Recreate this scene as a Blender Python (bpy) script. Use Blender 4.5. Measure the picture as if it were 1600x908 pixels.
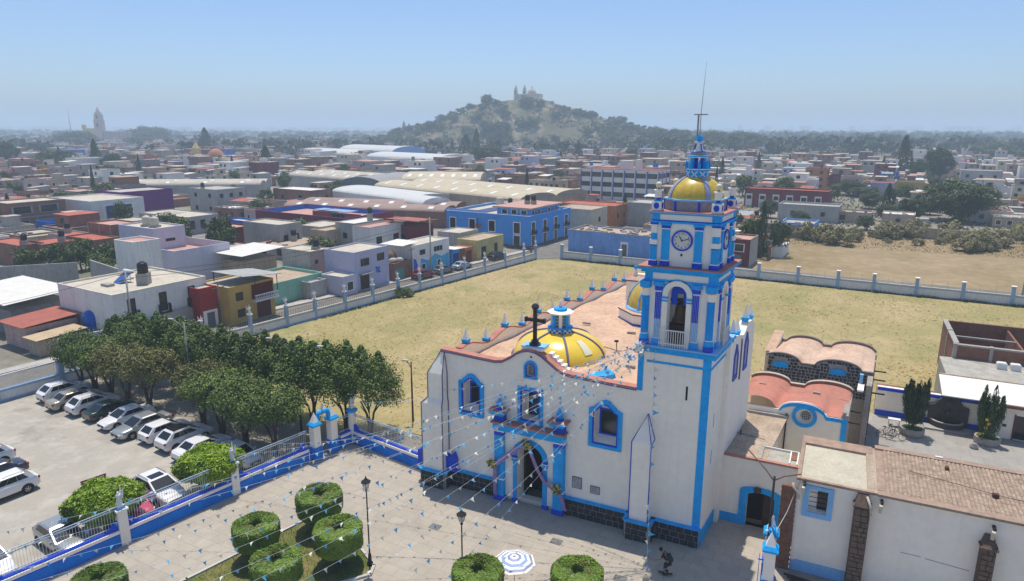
import bpy, bmesh, math, random
from math import sin, cos, pi, radians, atan2, sqrt, hypot
from mathutils import Vector, Matrix, Euler
from mathutils.geometry import tessellate_polygon
for o in list(bpy.data.objects):
    bpy.data.objects.remove(o)
SC = bpy.context.scene
COL = SC.collection
rnd = random.Random(7)
# ------------------------------------------------------------------ camera, world, sun, exposure
YAW = radians(25.8)
CX, CY, CZ = 6.064, -39.784, 26.0
cam = bpy.data.cameras.new('camera')
cam.sensor_width = 36; cam.lens = 1067/1600*36
cam.clip_end = 40000; cam.clip_start = 0.5
camo = bpy.data.objects.new('camera', cam); COL.objects.link(camo)
camo.matrix_world = Matrix.Translation((CX, CY, CZ)) @ Matrix.Rotation(YAW, 4, 'Z') @ Matrix.Rotation(radians(90-13.5), 4, 'X') @ Matrix.Rotation(radians(0.15), 4, 'Z')
SC.camera = camo
SUN_TO = Vector((-0.15, 0.235, 1.0)).normalized()
W = bpy.data.worlds.new('World'); SC.world = W; W.use_nodes = True
nt = W.node_tree; nt.nodes.clear()
sky = nt.nodes.new('ShaderNodeTexSky'); sky.sky_type = 'NISHITA'; sky.sun_disc = False
sky.sun_elevation = math.asin(SUN_TO.z); sky.sun_rotation = atan2(SUN_TO.x, SUN_TO.y)
sky.altitude = 1200; sky.air_density = 1.0; sky.dust_density = 3.2; sky.ozone_density = 8.0
bg = nt.nodes.new('ShaderNodeBackground'); bg.inputs['Strength'].default_value = 0.115
wo = nt.nodes.new('ShaderNodeOutputWorld')
nt.links.new(sky.outputs[0], bg.inputs['Color']); nt.links.new(bg.outputs[0], wo.inputs['Surface'])
sl = bpy.data.lights.new('sun', 'SUN'); sl.energy = 3.3; sl.angle = radians(0.53); sl.color = (1, 0.93, 0.81)
so = bpy.data.objects.new('sun', sl); COL.objects.link(so)
so.rotation_euler = (-SUN_TO).to_track_quat('-Z', 'Y').to_euler(); so.location = (0, 0, 200)
SC.view_settings.view_transform = 'Standard'; SC.view_settings.look = 'None'
SC.view_settings.exposure = 0.42; SC.view_settings.gamma = 1.0
SC.render.resolution_x = 1024; SC.render.resolution_y = 581
SC.render.engine = 'CYCLES'
SC.cycles.max_bounces = 10; SC.cycles.diffuse_bounces = 6; SC.cycles.volume_bounces = 2; SC.cycles.use_denoising = True; SC.cycles.transparent_max_bounces = 8
# ------------------------------------------------------------------ materials
MATS = {}
def mat(name, col, rough=0.85, var=0.12, scale=0.8, spec=0.3, bump=0.0, streak=0.0, metal=0.0, tint=None, fine=6.0, trans=0.0, coat=0.0):
    """painted or natural surface: base colour varied by two noises in world space, optional rain streaks"""
    if name in MATS: return MATS[name]
    m = bpy.data.materials.new(name); MATS[name] = m; m.use_nodes = True
    t = m.node_tree; N = t.nodes; L = t.links
    b = N['Principled BSDF']
    b.inputs['Roughness'].default_value = rough
    b.inputs['Specular IOR Level'].default_value = spec
    b.inputs['Metallic'].default_value = metal
    if coat: b.inputs['Coat Weight'].default_value = coat; b.inputs['Coat Roughness'].default_value = 0.05
    g = N.new('ShaderNodeNewGeometry')
    def noise(sc, det, vec=None):
        n = N.new('ShaderNodeTexNoise'); n.inputs['Scale'].default_value = sc; n.inputs['Detail'].default_value = det
        L.new(vec or g.outputs['Position'], n.inputs['Vector']); return n
    if var <= 0:
        b.inputs['Base Color'].default_value = (*col, 1); return m
    n1 = noise(scale, 4); n2 = noise(scale*fine, 3)
    ad = N.new('ShaderNodeMath'); ad.operation = 'ADD'; L.new(n1.outputs['Fac'], ad.inputs[0]); L.new(n2.outputs['Fac'], ad.inputs[1])
    mr = N.new('ShaderNodeMapRange'); L.new(ad.outputs[0], mr.inputs['Value'])
    mr.inputs['From Min'].default_value = 0.7; mr.inputs['From Max'].default_value = 1.3
    mr.inputs['To Min'].default_value = 0; mr.inputs['To Max'].default_value = 1
    mx = N.new('ShaderNodeMix'); mx.data_type = 'RGBA'
    lo = tuple(max(0, c*(1-var)) for c in (tint or col)); hi = tuple(min(1, c*(1+var*0.6)) for c in col)
    mx.inputs['A'].default_value = (*lo, 1); mx.inputs['B'].default_value = (*hi, 1)
    L.new(mr.outputs[0], mx.inputs['Factor'])
    out = mx.outputs['Result']
    if streak > 0:
        mp = N.new('ShaderNodeMapping'); mp.inputs['Scale'].default_value = (3.5, 3.5, 0.22)
        L.new(g.outputs['Position'], mp.inputs['Vector'])
        n3 = noise(1.0, 5, mp.outputs[0])
        r3 = N.new('ShaderNodeMapRange'); L.new(n3.outputs['Fac'], r3.inputs['Value'])
        r3.inputs['From Min'].default_value = 0.5; r3.inputs['From Max'].default_value = 0.8
        r3.inputs['To Min'].default_value = 0; r3.inputs['To Max'].default_value = streak
        m3 = N.new('ShaderNodeMix'); m3.data_type = 'RGBA'
        L.new(r3.outputs[0], m3.inputs['Factor']); L.new(out, m3.inputs['A'])
        m3.inputs['B'].default_value = (col[0]*0.4, col[1]*0.36, col[2]*0.3, 1)
        out = m3.outputs['Result']
    L.new(out, b.inputs['Base Color'])
    if bump > 0:
        bp = N.new('ShaderNodeBump'); bp.inputs['Strength'].default_value = bump; bp.inputs['Distance'].default_value = 0.05
        n4 = noise(scale*fine*2.5, 4); L.new(n4.outputs['Fac'], bp.inputs['Height']); L.new(bp.outputs[0], b.inputs['Normal'])
    if trans > 0:
        b.inputs['Transmission Weight'].default_value = trans
    return m
def ground_mat(name, cols, scales, rough=0.95, bump=0.3, stretch=None):
    """ground sheet: base colour, then (colour, noise scale, threshold, softness) patches laid over it"""
    m = bpy.data.materials.new(name); MATS[name] = m; m.use_nodes = True
    t = m.node_tree; N = t.nodes; L = t.links; b = N['Principled BSDF']
    b.inputs['Roughness'].default_value = rough; b.inputs['Specular IOR Level'].default_value = 0.13
    g = N.new('ShaderNodeNewGeometry'); vec = g.outputs['Position']
    if stretch:
        mp = N.new('ShaderNodeMapping'); mp.inputs['Scale'].default_value = stretch; L.new(vec, mp.inputs['Vector']); vec = mp.outputs[0]
    rgb = N.new('ShaderNodeRGB'); rgb.outputs[0].default_value = (*cols, 1); out = rgb.outputs[0]
    for i, (c, sc, th, soft, amt) in enumerate(scales):
        n = N.new('ShaderNodeTexNoise'); n.inputs['Scale'].default_value = sc; n.inputs['Detail'].default_value = 6; n.inputs['Roughness'].default_value = 0.62
        off = N.new('ShaderNodeVectorMath'); off.operation = 'ADD'; off.inputs[1].default_value = (i*31.7, i*17.3, i*5.1)
        L.new(vec, off.inputs[0]); L.new(off.outputs[0], n.inputs['Vector'])
        r = N.new('ShaderNodeMapRange'); L.new(n.outputs['Fac'], r.inputs['Value'])
        r.inputs['From Min'].default_value = th-soft; r.inputs['From Max'].default_value = th+soft; r.inputs['To Max'].default_value = amt
        mx = N.new('ShaderNodeMix'); mx.data_type = 'RGBA'; L.new(r.outputs[0], mx.inputs['Factor'])
        L.new(out, mx.inputs['A']); mx.inputs['B'].default_value = (*c, 1); out = mx.outputs['Result']
    L.new(out, b.inputs['Base Color'])
    if bump:
        n = N.new('ShaderNodeTexNoise'); n.inputs['Scale'].default_value = 6; n.inputs['Detail'].default_value = 6; L.new(g.outputs['Position'], n.inputs['Vector'])
        bp = N.new('ShaderNodeBump'); bp.inputs['Strength'].default_value = bump; bp.inputs['Distance'].default_value = 0.08
        L.new(n.outputs['Fac'], bp.inputs['Height']); L.new(bp.outputs[0], b.inputs['Normal'])
    return m
def leaf_mat(name, c1, c2, rough=0.6):
    m = bpy.data.materials.new(name); MATS[name] = m; m.use_nodes = True
    t = m.node_tree; N = t.nodes; L = t.links; b = N['Principled BSDF']
    b.inputs['Roughness'].default_value = rough; b.inputs['Specular IOR Level'].default_value = 0.25
    g = N.new('ShaderNodeNewGeometry')
    oi = N.new('ShaderNodeObjectInfo')
    n = N.new('ShaderNodeTexNoise'); n.inputs['Scale'].default_value = 0.9; n.inputs['Detail'].default_value = 3; L.new(g.outputs['Position'], n.inputs['Vector'])
    a = N.new('ShaderNodeMath'); a.operation = 'MULTIPLY_ADD'; L.new(g.outputs['Random Per Island'], a.inputs[0]); a.inputs[1].default_value = 0.5
    L.new(n.outputs['Fac'], a.inputs[2])
    a2 = N.new('ShaderNodeMath'); a2.operation = 'MULTIPLY_ADD'; L.new(oi.outputs['Random'], a2.inputs[0]); a2.inputs[1].default_value = 0.35; L.new(a.outputs[0], a2.inputs[2])
    r = N.new('ShaderNodeMapRange'); r.inputs['From Min'].default_value = 0.45; r.inputs['From Max'].default_value = 1.25; L.new(a2.outputs[0], r.inputs['Value'])
    mx = N.new('ShaderNodeMix'); mx.data_type = 'RGBA'; mx.inputs['A'].default_value = (*c1, 1); mx.inputs['B'].default_value = (*c2, 1); L.new(r.outputs[0], mx.inputs['Factor'])
    L.new(mx.outputs['Result'], b.inputs['Base Color'])
    b.inputs['Subsurface Weight'].default_value = 0.0
    return m
# ------------------------------------------------------------------ mesh builder
class MB:
    def __init__(s, xf=None):
        s.v = []; s.f = []; s.m = []; s.sm = []; s.xf = xf; s.cur = 0; s.mats = []
    def use(s, m):
        if m not in s.mats: s.mats.append(m)
        s.cur = s.mats.index(m); return s
    def add(s, vs, fs, smooth=False):
        b = len(s.v); s.v += [tuple(v) for v in vs]
        for f in fs:
            s.f.append(tuple(b+i for i in f)); s.m.append(s.cur); s.sm.append(smooth)
        return s
    def box(s, x0, x1, y0, y1, z0, z1):
        return s.add([(x0,y0,z0),(x1,y0,z0),(x1,y1,z0),(x0,y1,z0),(x0,y0,z1),(x1,y0,z1),(x1,y1,z1),(x0,y1,z1)],
            [(3,2,1,0),(4,5,6,7),(0,1,5,4),(1,2,6,5),(2,3,7,6),(3,0,4,7)])
    def cbox(s, c, d, rz=0.0, tilt=None):
        M = Matrix.Rotation(rz, 4, 'Z')
        if tilt: M = M @ tilt
        vs = [Vector(c)+M.to_3x3() @ Vector((sx*d[0]/2, sy*d[1]/2, sz*d[2]/2)) for sz in (-1,1) for sx,sy in ((-1,-1),(1,-1),(1,1),(-1,1))]
        return s.add(vs, [(3,2,1,0),(4,5,6,7),(0,1,5,4),(1,2,6,5),(2,3,7,6),(3,0,4,7)])
    def frustum(s, c, r0, r1, h, n=4, rot=pi/4, cap=True, smooth=False, sx=1, sy=1):
        vs = []
        for k, (r, z) in enumerate(((r0, 0), (r1, h))):
            for i in range(n):
                a = rot+2*pi*i/n; vs.append((c[0]+r*cos(a)*sx, c[1]+r*sin(a)*sy, c[2]+z))
        fs = [(i,(i+1)%n,n+(i+1)%n,n+i) for i in range(n)]
        s.add(vs, fs, smooth)
        if cap: b = len(s.v)-2*n; s.f += [tuple(b+n-1-i for i in range(n)), tuple(b+n+i for i in range(n))]; s.m += [s.cur]*2; s.sm += [False]*2
        return s
    def lathe(s, c, prof, n=24, smooth=True, sx=1.0, sy=1.0, rot=0.0, a0=0.0, a1=2*pi):
        full = abs(a1-a0-2*pi) < 1e-6; m = n if full else n+1
        vs = []
        for r, z in prof:
            for i in range(m):
                a = rot+a0+(a1-a0)*i/n; vs.append((c[0]+r*cos(a)*sx, c[1]+r*sin(a)*sy, c[2]+z))
        fs = []
        for j in range(len(prof)-1):
            for i in range(n):
                i2 = (i+1) % m
                fs.append((j*m+i, j*m+i2, (j+1)*m+i2, (j+1)*m+i))
        return s.add(vs, fs, smooth)
    def sphere(s, c, r, n=16, sz=1.0):
        return s.lathe(c, [(max(1e-4, r*sin(pi*k/(n//2))), -r*sz*cos(pi*k/(n//2))) for k in range(n//2+1)], n)
    def tube(s, pts, r, n=6, smooth=True, taper=None, cap=True):
        pts = [Vector(p) for p in pts]; vs = []
        for k, p in enumerate(pts):
            d = (pts[min(k+1, len(pts)-1)]-pts[max(k-1, 0)]).normalized()
            u = d.cross(Vector((0,0,1)) if abs(d.z) < 0.95 else Vector((1,0,0))).normalized(); w = d.cross(u)
            rr = taper[k] if taper else r
            vs += [p+u*rr*cos(2*pi*i/n)+w*rr*sin(2*pi*i/n) for i in range(n)]
        fs = [(k*n+i, k*n+(i+1) % n, (k+1)*n+(i+1) % n, (k+1)*n+i) for k in range(len(pts)-1) for i in range(n)]
        if cap: fs += [tuple(n-1-i for i in range(n)), tuple((len(pts)-1)*n+i for i in range(n))]
        return s.add(vs, fs, smooth)
    def poly_y(s, outer, holes, y0, y1):
        """flat outline in x,z with holes, thick from y0 (front) to y1"""
        loops = [outer]+list(holes); flat = [p for l in loops for p in l]
        tris = tessellate_polygon([[Vector((x, z, 0)) for x, z in l] for l in loops]); n = len(flat)
        vs = [(x, y0, z) for x, z in flat]+[(x, y1, z) for x, z in flat]
        fs = []
        for t in tris:
            a, b, c = (flat[i] for i in t)
            ccw = (b[0]-a[0])*(c[1]-a[1])-(b[1]-a[1])*(c[0]-a[0]) > 0
            t = tuple(t) if ccw else tuple(reversed(t))
            fs.append(t); fs.append(tuple(n+i for i in reversed(t)))
        b = 0
        for li, l in enumerate(loops):
            m = len(l); area = sum(l[i][0]*l[(i+1) % m][1]-l[(i+1) % m][0]*l[i][1] for i in range(m))
            for i in range(m):
                i2 = (i+1) % m; q = (b+i2, b+i, n+b+i, n+b+i2)
                if (area < 0) != (li > 0): q = tuple(reversed(q))
                fs.append(q)
            b += m
        return s.add(vs, fs)
    def poly_x(s, outer, holes, x0, x1):
        """same in y,z, thick from x0 to x1 (x1 is the face towards +x)"""
        b = len(s.v); nf = len(s.f)
        s.poly_y(outer, holes, 0.0, 1.0)
        for i in range(b, len(s.v)):
            u, d, z = s.v[i]; s.v[i] = (x1+(x0-x1)*d, u, z)
        return s
    def prism_z(s, pts, z0, z1):
        n = len(pts)
        ar = sum(pts[i][0]*pts[(i+1) % n][1]-pts[(i+1) % n][0]*pts[i][1] for i in range(n))
        if ar < 0: pts = list(reversed(pts))
        tris = tessellate_polygon([[Vector((x, y, 0)) for x, y in pts]])
        vs = [(x, y, z0) for x, y in pts]+[(x, y, z1) for x, y in pts]; fs = []
        for t in tris:
            a, b, c = (pts[i] for i in t)
            ccw = (b[0]-a[0])*(c[1]-a[1])-(b[1]-a[1])*(c[0]-a[0]) > 0
            t = tuple(t) if ccw else tuple(reversed(t))
            fs.append(tuple(n+i for i in t)); fs.append(tuple(reversed(t)))
        fs += [(i, (i+1) % n, n+(i+1) % n, n+i) for i in range(n)]
        return s.add(vs, fs)
    def quad(s, a, b, c, d):
        return s.add([a, b, c, d], [(0,1,2,3)])
    def mesh(s, name, m=None):
        me = bpy.data.meshes.new(name)
        v = [s.xf(p) for p in s.v] if s.xf else s.v
        me.from_pydata(v, [], s.f)
        ms = s.mats or ([m] if m else [])
        for q in ms: me.materials.append(q)
        if s.mats: me.polygons.foreach_set('material_index', s.m)
        me.polygons.foreach_set('use_smooth', s.sm)
        me.update(); return me
    def build(s, name, m=None, parent=None, loc=None, label=None):
        return link(name, s.mesh(name, m), parent, loc, label)
def link(name, me, parent=None, loc=None, label=None):
    o = bpy.data.objects.new(name, me); COL.objects.link(o)
    if loc is not None: o.location = loc
    if parent is not None:
        o.parent = parent
        if loc is None: o.matrix_parent_inverse = parent_world(parent).inverted()
    if label: o['label'] = label
    return o
WM = {}
def parent_world(p):
    M = Matrix.LocRotScale(p.location, p.rotation_euler, p.scale)
    if p.parent: M = parent_world(p.parent) @ p.matrix_parent_inverse @ M
    return M
def tag(o, label, cat, group=None, kind=None):
    if label: o['label'] = label
    if cat: o['category'] = cat
    if group: o['group'] = group
    if kind: o['kind'] = kind
    return o
def thing(name, label, cat, loc=(0,0,0), rz=0.0, group=None):
    o = bpy.data.objects.new(name, None); COL.objects.link(o); o.empty_display_size = 0.3
    o.location = loc; o.rotation_euler = (0, 0, rz)
    return tag(o, label, cat, group)
KIDS = {}
def kids(o):
    return [c for c in bpy.data.objects if c.parent == o]
def snapshot(root):
    """tree of a thing as a list, so that copies do not search the whole file"""
    return (root, [(c, [g for g in kids(c)]) for c in kids(root)])
def dup(snap, loc, rz=0.0, label=None, group=None, scale=None, mats=None):
    root, ch = snap
    r = root.copy(); COL.objects.link(r); r.location = loc; r.rotation_euler = (0, 0, rz)
    if scale: r.scale = scale if hasattr(scale, '__len__') else (scale,)*3
    if label: r['label'] = label
    if group: r['group'] = group
    for c, gs in ch:
        d = c.copy(); COL.objects.link(d); d.parent = r
        if mats and c.name.split('.')[0] in mats: set_mat(d, mats[c.name.split('.')[0]])
        for g in gs:
            e = g.copy(); COL.objects.link(e); e.parent = d
            if mats and g.name.split('.')[0] in mats: set_mat(e, mats[g.name.split('.')[0]])
    return r
def set_mat(o, m):
    o.material_slots[0].link = 'OBJECT'; o.material_slots[0].material = m
def struct(name, mb, m=None, kind='structure'):
    o = mb.build(name, m); o['kind'] = kind; return o
def skew(k): return lambda p: (p[0]+k*p[1], p[1], p[2])
def cf(X, Y):
    """metres right of / ahead of the viewpoint's axis -> plan coordinates of the place"""
    return (CX+X*cos(YAW)-Y*sin(YAW), CY+X*sin(YAW)+Y*cos(YAW))
# palette (real-world base colours)
WHITE = mat('white_limewash', (0.94,0.865,0.745), 0.9, 0.06, 0.35, streak=0.09, bump=0.1)
WHITE2 = mat('white_trim_paint', (0.91,0.85,0.755), 0.8, 0.05, 1.0, streak=0.05)
BLUE = mat('azure_paint', (0.012,0.385,0.86), 0.8, 0.2, 1.3, streak=0.14)
DBLUE = mat('ultramarine_paint', (0.014,0.075,0.62), 0.7, 0.12, 0.9)
PBLUE = mat('pale_blue_paint', (0.25,0.50,0.80), 0.8, 0.12, 0.9, streak=0.1)
PINKROOF = mat('terracotta_wash_roof', (0.60,0.40,0.275), 0.9, 0.16, 0.45, streak=0.0, tint=(0.50,0.335,0.23), bump=0.2)
COPING = mat('red_brick_coping', (0.47,0.20,0.15), 0.9, 0.2, 1.5)
YELLOW = mat('yellow_glazed_tile', (0.78,0.56,0.05), 0.22, 0.08, 2.0, spec=0.5)
GOLD = mat('ochre_glazed_tile', (0.60,0.42,0.06), 0.35, 0.25, 3.0, spec=0.5)
PURPLE = mat('slate_violet_trim', (0.16,0.13,0.25), 0.6, 0.15, 2.0)
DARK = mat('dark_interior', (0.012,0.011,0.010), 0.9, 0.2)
GLASS = mat('dark_window_glass', (0.02,0.024,0.028), 0.08, 0.2, 1.5, spec=0.5)
IRON = mat('black_iron', (0.025,0.024,0.026), 0.6, 0.2)
STONE = mat('dark_basalt_block', (0.045,0.042,0.045), 0.85, 0.35, 2.0, bump=0.3)
MORTAR = mat('light_mortar', (0.34,0.33,0.31), 0.95, 0.1)
BRICKC = mat('red_brown_brick', (0.24,0.115,0.075), 0.9, 0.3, 1.5, bump=0.3)
BRONZE = mat('aged_bronze', (0.11,0.065,0.04), 0.5, 0.3, 4.0, metal=0.6)
CONC = mat('grey_concrete', (0.36,0.34,0.31), 0.95, 0.18, 0.6, streak=0.18, bump=0.2)
STAT = mat('statue_white_stone', (0.72,0.72,0.74), 0.8, 0.1, 3.0)
RAILW = mat('white_rail_paint', (0.70,0.70,0.68), 0.6, 0.06)
RAILG = mat('pale_blue_rail_paint', (0.45,0.55,0.66), 0.5, 0.08)
TRUNK = mat('bark', (0.10,0.075,0.055), 0.95, 0.3, 3.0, bump=0.3)
# ------------------------------------------------------------------ the church
KS = 0.09; SKW = skew(KS)
church = thing('church', 'white church with azure window frames, shallow yellow dome and pink roof behind the plaza', 'church', (-10, 6, 0))
def arch_pts(x0, x1, z0, zs, n=10, ry=None):
    """opening outline: straight jambs, half-round head"""
    r = (x1-x0)/2; c = (x0+x1)/2; ry = ry or r
    return [(x0, z0), (x1, z0)]+[(c+r*cos(pi*i/n), zs+ry*sin(pi*i/n)) for i in range(n+1)]
def peak_pts(x0, x1, z0, zs, zp, steps=True):
    c = (x0+x1)/2; w = (x1-x0)/2; d = zp-zs
    return [(x0, z0), (x1, z0), (x1, zs), (x1-w*0.28, zs+d*0.18), (x1-w*0.40, zs+d*0.42), (x1-w*0.62, zs+d*0.66), (x1-w*0.72, zs+d*0.88), (c, zp),
            (x0+w*0.72, zs+d*0.88), (x0+w*0.62, zs+d*0.66), (x0+w*0.40, zs+d*0.42), (x0+w*0.28, zs+d*0.18), (x0, zs)]
ROOFLINE = [(-18.8,10.38),(-17.5,10.33),(-15.8,10.24),(-14.4,10.2),(-13.85,10.30),(-13.25,10.66),(-12.75,11.05),(-12.35,11.27),(-11.9,11.38),(-11.4,11.32),(-10.94,11.12),(-10.3,10.68),(-9.8,10.33),(-9.4,10.16),(-8.9,10.07),(-7.5,10.01),(-6.0,9.96),(-4.43,9.93)]
W1 = (-17.02, -15.66, 6.13, 8.20, 8.66); W3 = (-7.17, -5.58, 5.77, 7.98, 8.50); W2 = (-12.38, -11.06, 6.38, 8.52)
fac = MB()
outer = [(-18.8, 0), (-4.205, 0), (-4.205, 9.9)]+list(reversed(ROOFLINE))
door_h = arch_pts(-12.66, -10.68, 0.02, 3.62, 12)
fac.poly_y(outer, [peak_pts(*W1), peak_pts(*W3), [(W2[0],W2[2]),(W2[1],W2[2]),(W2[1],W2[3]),(W2[0],W2[3])], arch_pts(-12.04, -11.42, 9.58, 10.17, 8), door_h], 0.0, 0.5)
fac.build('facade_wall', WHITE, church)
MB().poly_y([(-18.7,0),(-4.206,0),(-4.206,9.1),(-18.7,9.1)], [peak_pts(*W1), peak_pts(*W3), [(W2[0],W2[2]),(W2[1],W2[2]),(W2[1],W2[3]),(W2[0],W2[3])], door_h], 0.502, 1.0).build('wall_backing', WHITE, church)
# coping that follows the curved gable
cp = MB(); 
for a, b in zip(ROOFLINE, ROOFLINE[1:]):
    for m, y0, y1, z0, z1 in ((COPING, -0.10, 0.52, 0.06, 0.15), (PURPLE, -0.16, 0.55, -0.05, 0.058)):
        cp.use(m)
        cp.add([(a[0],y0,a[1]+z0),(b[0],y0,b[1]+z0),(b[0],y1,b[1]+z0),(a[0],y1,a[1]+z0),(a[0],y0,a[1]+z1),(b[0],y0,b[1]+z1),(b[0],y1,b[1]+z1),(a[0],y1,a[1]+z1)],
            [(3,2,1,0),(4,5,6,7),(0,1,5,4),(1,2,6,5),(2,3,7,6),(3,0,4,7)])
cp.build('gable_coping', None, church)
# windows: proud azure surround, ultramarine lip, recessed dark pane
def peaked_window(w, lab):
    x0, x1, z0, zs, zp = w
    f = MB().poly_y(peak_pts(x0-0.33, x1+0.33, z0-0.32, zs+0.16, zp+0.36), [peak_pts(x0, x1, z0, zs, zp)], -0.13, 0.02).build('window_frame', BLUE, church, label=lab)
    MB().poly_y(peak_pts(x0-0.07, x1+0.07, z0-0.07, zs+0.02, zp+0.08), [peak_pts(x0+0.004, x1-0.004, z0+0.004, zs, zp-0.004)], -0.16, -0.02).build('inner_moulding', DBLUE, f)
    MB().add([(x0+.003,0.02,z0+.003),(x1-.003,0.02,z0+.003),(x1-.003,0.8,z0+0.34),(x0+.003,0.8,z0+0.34)], [(0,1,2,3)]).build('sill', WHITE2, f)
    p = MB().use(DBLUE).poly_y([(x0+.14,z0+.3),(x1-.14,z0+.3),(x1-.14,zs-.08),(x0+.14,zs-.08)], [[(x0+.26,z0+.42),(x1-.26,z0+.42),(x1-.26,zs-.2),(x0+.26,zs-.2)]], 0.72, 0.85).build('casement', None, f)
    MB().box(x0+.24, x1-.24, 0.78, 0.80, z0+.4, zs-.18).build('pane', GLASS, f)
    MB().box(x0, x1, 0.84, 0.9, z0, zp).build('back_panel', WHITE2, f)
    return f
peaked_window(W1, 'left peaked window with azure surround'); peaked_window(W3, 'right peaked window with azure surround')
x0, x1, z0, z1 = W2
f = MB().poly_y([(x0-.3,z0-.27),(x1+.26,z0-.27),(x1+.26,z1+.22),(x0-.3,z1+.22)], [[(x0,z0),(x1,z0),(x1,z1),(x0,z1)]], -0.13, 0.02).build('window_frame', BLUE, church, label='square window above the church door')
MB().poly_y([(x0-.07,z0-.07),(x1+.07,z0-.07),(x1+.07,z1+.07),(x0-.07,z1+.07)], [[(x0+.004,z0+.004),(x1-.004,z0+.004),(x1-.004,z1-.004),(x0+.004,z1-.004)]], -0.16, -0.02).build('inner_moulding', DBLUE, f)
MB().box(x0, x1, 0.84, 0.9, z0, z1).build('back_panel', WHITE2, f)
MB().box(x0+.2, x1-.12, 0.70, 0.74, z0+.1, z1-.1).build('pane', GLASS, f)
lead = MB()
for i in range(1, 3): lead.box(x0+.2+(x1-x0-.32)*i/3-.015, x0+.2+(x1-x0-.32)*i/3+.015, 0.67, 0.71, z0+.1, z1-.1)
for i in range(1, 4): lead.box(x0+.2, x1-.12, 0.672, 0.712, z0+.1+(z1-z0-.2)*i/4-.015, z0+.1+(z1-z0-.2)*i/4+.015)
lead.build('glazing_bars', DBLUE, f)
n = MB().poly_y(arch_pts(-12.24, -11.24, 9.40, 10.17, 10, 0.53), [arch_pts(-12.04, -11.42, 9.58, 10.17, 8)], -0.1, 0.02).build('niche_frame', BLUE, church)
MB().poly_y(arch_pts(-12.08, -11.38, 9.54, 10.17, 10), [arch_pts(-12.036, -11.424, 9.584, 10.17, 8)], -0.13, -0.02).build('inner_moulding', DBLUE, n)
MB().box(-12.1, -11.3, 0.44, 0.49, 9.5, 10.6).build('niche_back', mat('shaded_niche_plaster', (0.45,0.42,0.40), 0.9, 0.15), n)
MB().lathe((-11.72,0.28,9.6), [(0.12,0),(0.14,.1),(0.10,.45),(0.13,.55),(0.05,.62),(0.07,.7),(0.06,.78),(0.01,.82)], 10).build('niche_figure', CONC, n)
MB().lathe((-11.72,-0.02,10.95),[(0.001,-.07),(0.05,-.05),(0.07,0),(0.05,.05),(0.001,.07)],8).build('wall_lamp', IRON, church)
# portal
po = MB().use(WHITE2)
po.poly_y([(-14.3,0.05),(-12.9,0.05),(-12.9,5.3),(-14.3,5.3)], [], -0.18, 0.02) if False else None
arch_o = [(-13.55,0.04),(-12.95,0.04)]
wp = MB().use(WHITE2).poly_y([(-13.57,0.3),(-9.82,0.3),(-9.82,5.4),(-13.57,5.4)], [arch_pts(-12.66,-10.68,0.303,3.62,12)], -0.2, -0.004)
portal = wp.build('portal_surround', None, church)
for xc, in ((-13.93,), (-9.45,)):
    p = MB().use(BLUE).box(xc-.36, xc+.36, -0.5, -0.004, 0.36, 5.36).use(DBLUE).box(xc-.42, xc+.42, -0.56, -0.002, 0.0, 0.36).use(DBLUE).box(xc-.37, xc+.37, -0.51, -0.003, 5.0, 5.3)
    p.use(WHITE2).box(xc-.4, xc+.4, -0.54, -0.003, 1.62, 1.72).box(xc-.42, xc+.42, -0.55, -0.003, 5.3, 5.42)
    p = p.build('pilaster', None, church)
    q = MB().use(DBLUE).box(xc-.36, xc+.36, -0.5, -0.004, 6.09, 6.55).use(BLUE).frustum((xc, -0.33, 6.55), 0.55, 0.98, 0.34).use(COPING).box(xc-.7, xc+.7, -0.95, 0.1, 6.89, 6.95)
    q.build('upper_capital', None, church)
    u = MB().use(DBLUE).frustum((xc, -0.35, 6.95), 0.3, 0.18, 0.16, 8).use(BLUE).lathe((xc,-0.35,7.11), [(0.14,0),(0.24,.12),(0.22,.3),(0.10,.48),(0.13,.55),(0.02,.66)], 10)
    u.build('finial_urn', None, church)
e = MB().use(BLUE).box(-14.34, -9.04, -0.62, -0.005, 5.42, 5.9).use(WHITE2).box(-14.3, -9.08, -0.56, -0.004, 5.905, 5.97).use(COPING).box(-14.45, -8.93, -0.78, -0.003, 5.972, 6.085)
e.build('entablature', None, church)
ring = [(-11.67+1.36*cos(pi*i/16), 3.62+1.36*sin(pi*i/16)) for i in range(17)]; rin = [(-11.67+0.985*cos(pi*i/16), 3.62+0.985*sin(pi*i/16)) for i in range(17)]
MB().poly_y(ring+list(reversed(rin)), [], -0.27, -0.19).build('arch_ring', BLUE, church)
for xa, xb in ((-12.95,-12.66), (-10.68,-10.34)):
    j = MB().use(BLUE).box(xa, xb, -0.25, -0.19, 0.3, 3.15).use(DBLUE).box(xa-.04, xb+.04, -0.3, -0.004, 0.0, 0.3).use(BLUE).box(xa-.06, xb+.06, -0.33, -0.19, 3.2, 3.38).use(WHITE2).box(xa-.03, xb+.03, -0.3, -0.19, 3.38, 3.46).use(DBLUE).box(xa-.06, xb+.06, -0.33, -0.19, 3.46, 3.6)
    j.build('door_jamb', None, church)
inr = MB().use(mat('door_brown_and_doorway_shade', (0.05,0.028,0.018), 0.6, 0.3)).add([(-12.664,0.95,0.02),(-12.664,2.0,0.02),(-12.664,2.0,4.7),(-12.664,0.95,4.7)], [(0,1,2,3)]).use(DARK).box(-12.9, -10.4, 2.0, 2.05, 0.0, 4.8).box(-12.9,-10.4,1.0,2.0,4.68,4.75)  # left reveal takes the door brown to put the doorway's shade into its colour
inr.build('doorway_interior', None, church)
MB().box(-12.6, -12.5, 0.95, 1.9, 0.05, 3.5).build('open_door_leaf', mat('door_brown_and_doorway_shade', (0.05,0.028,0.018), 0.6, 0.3), church)
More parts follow.
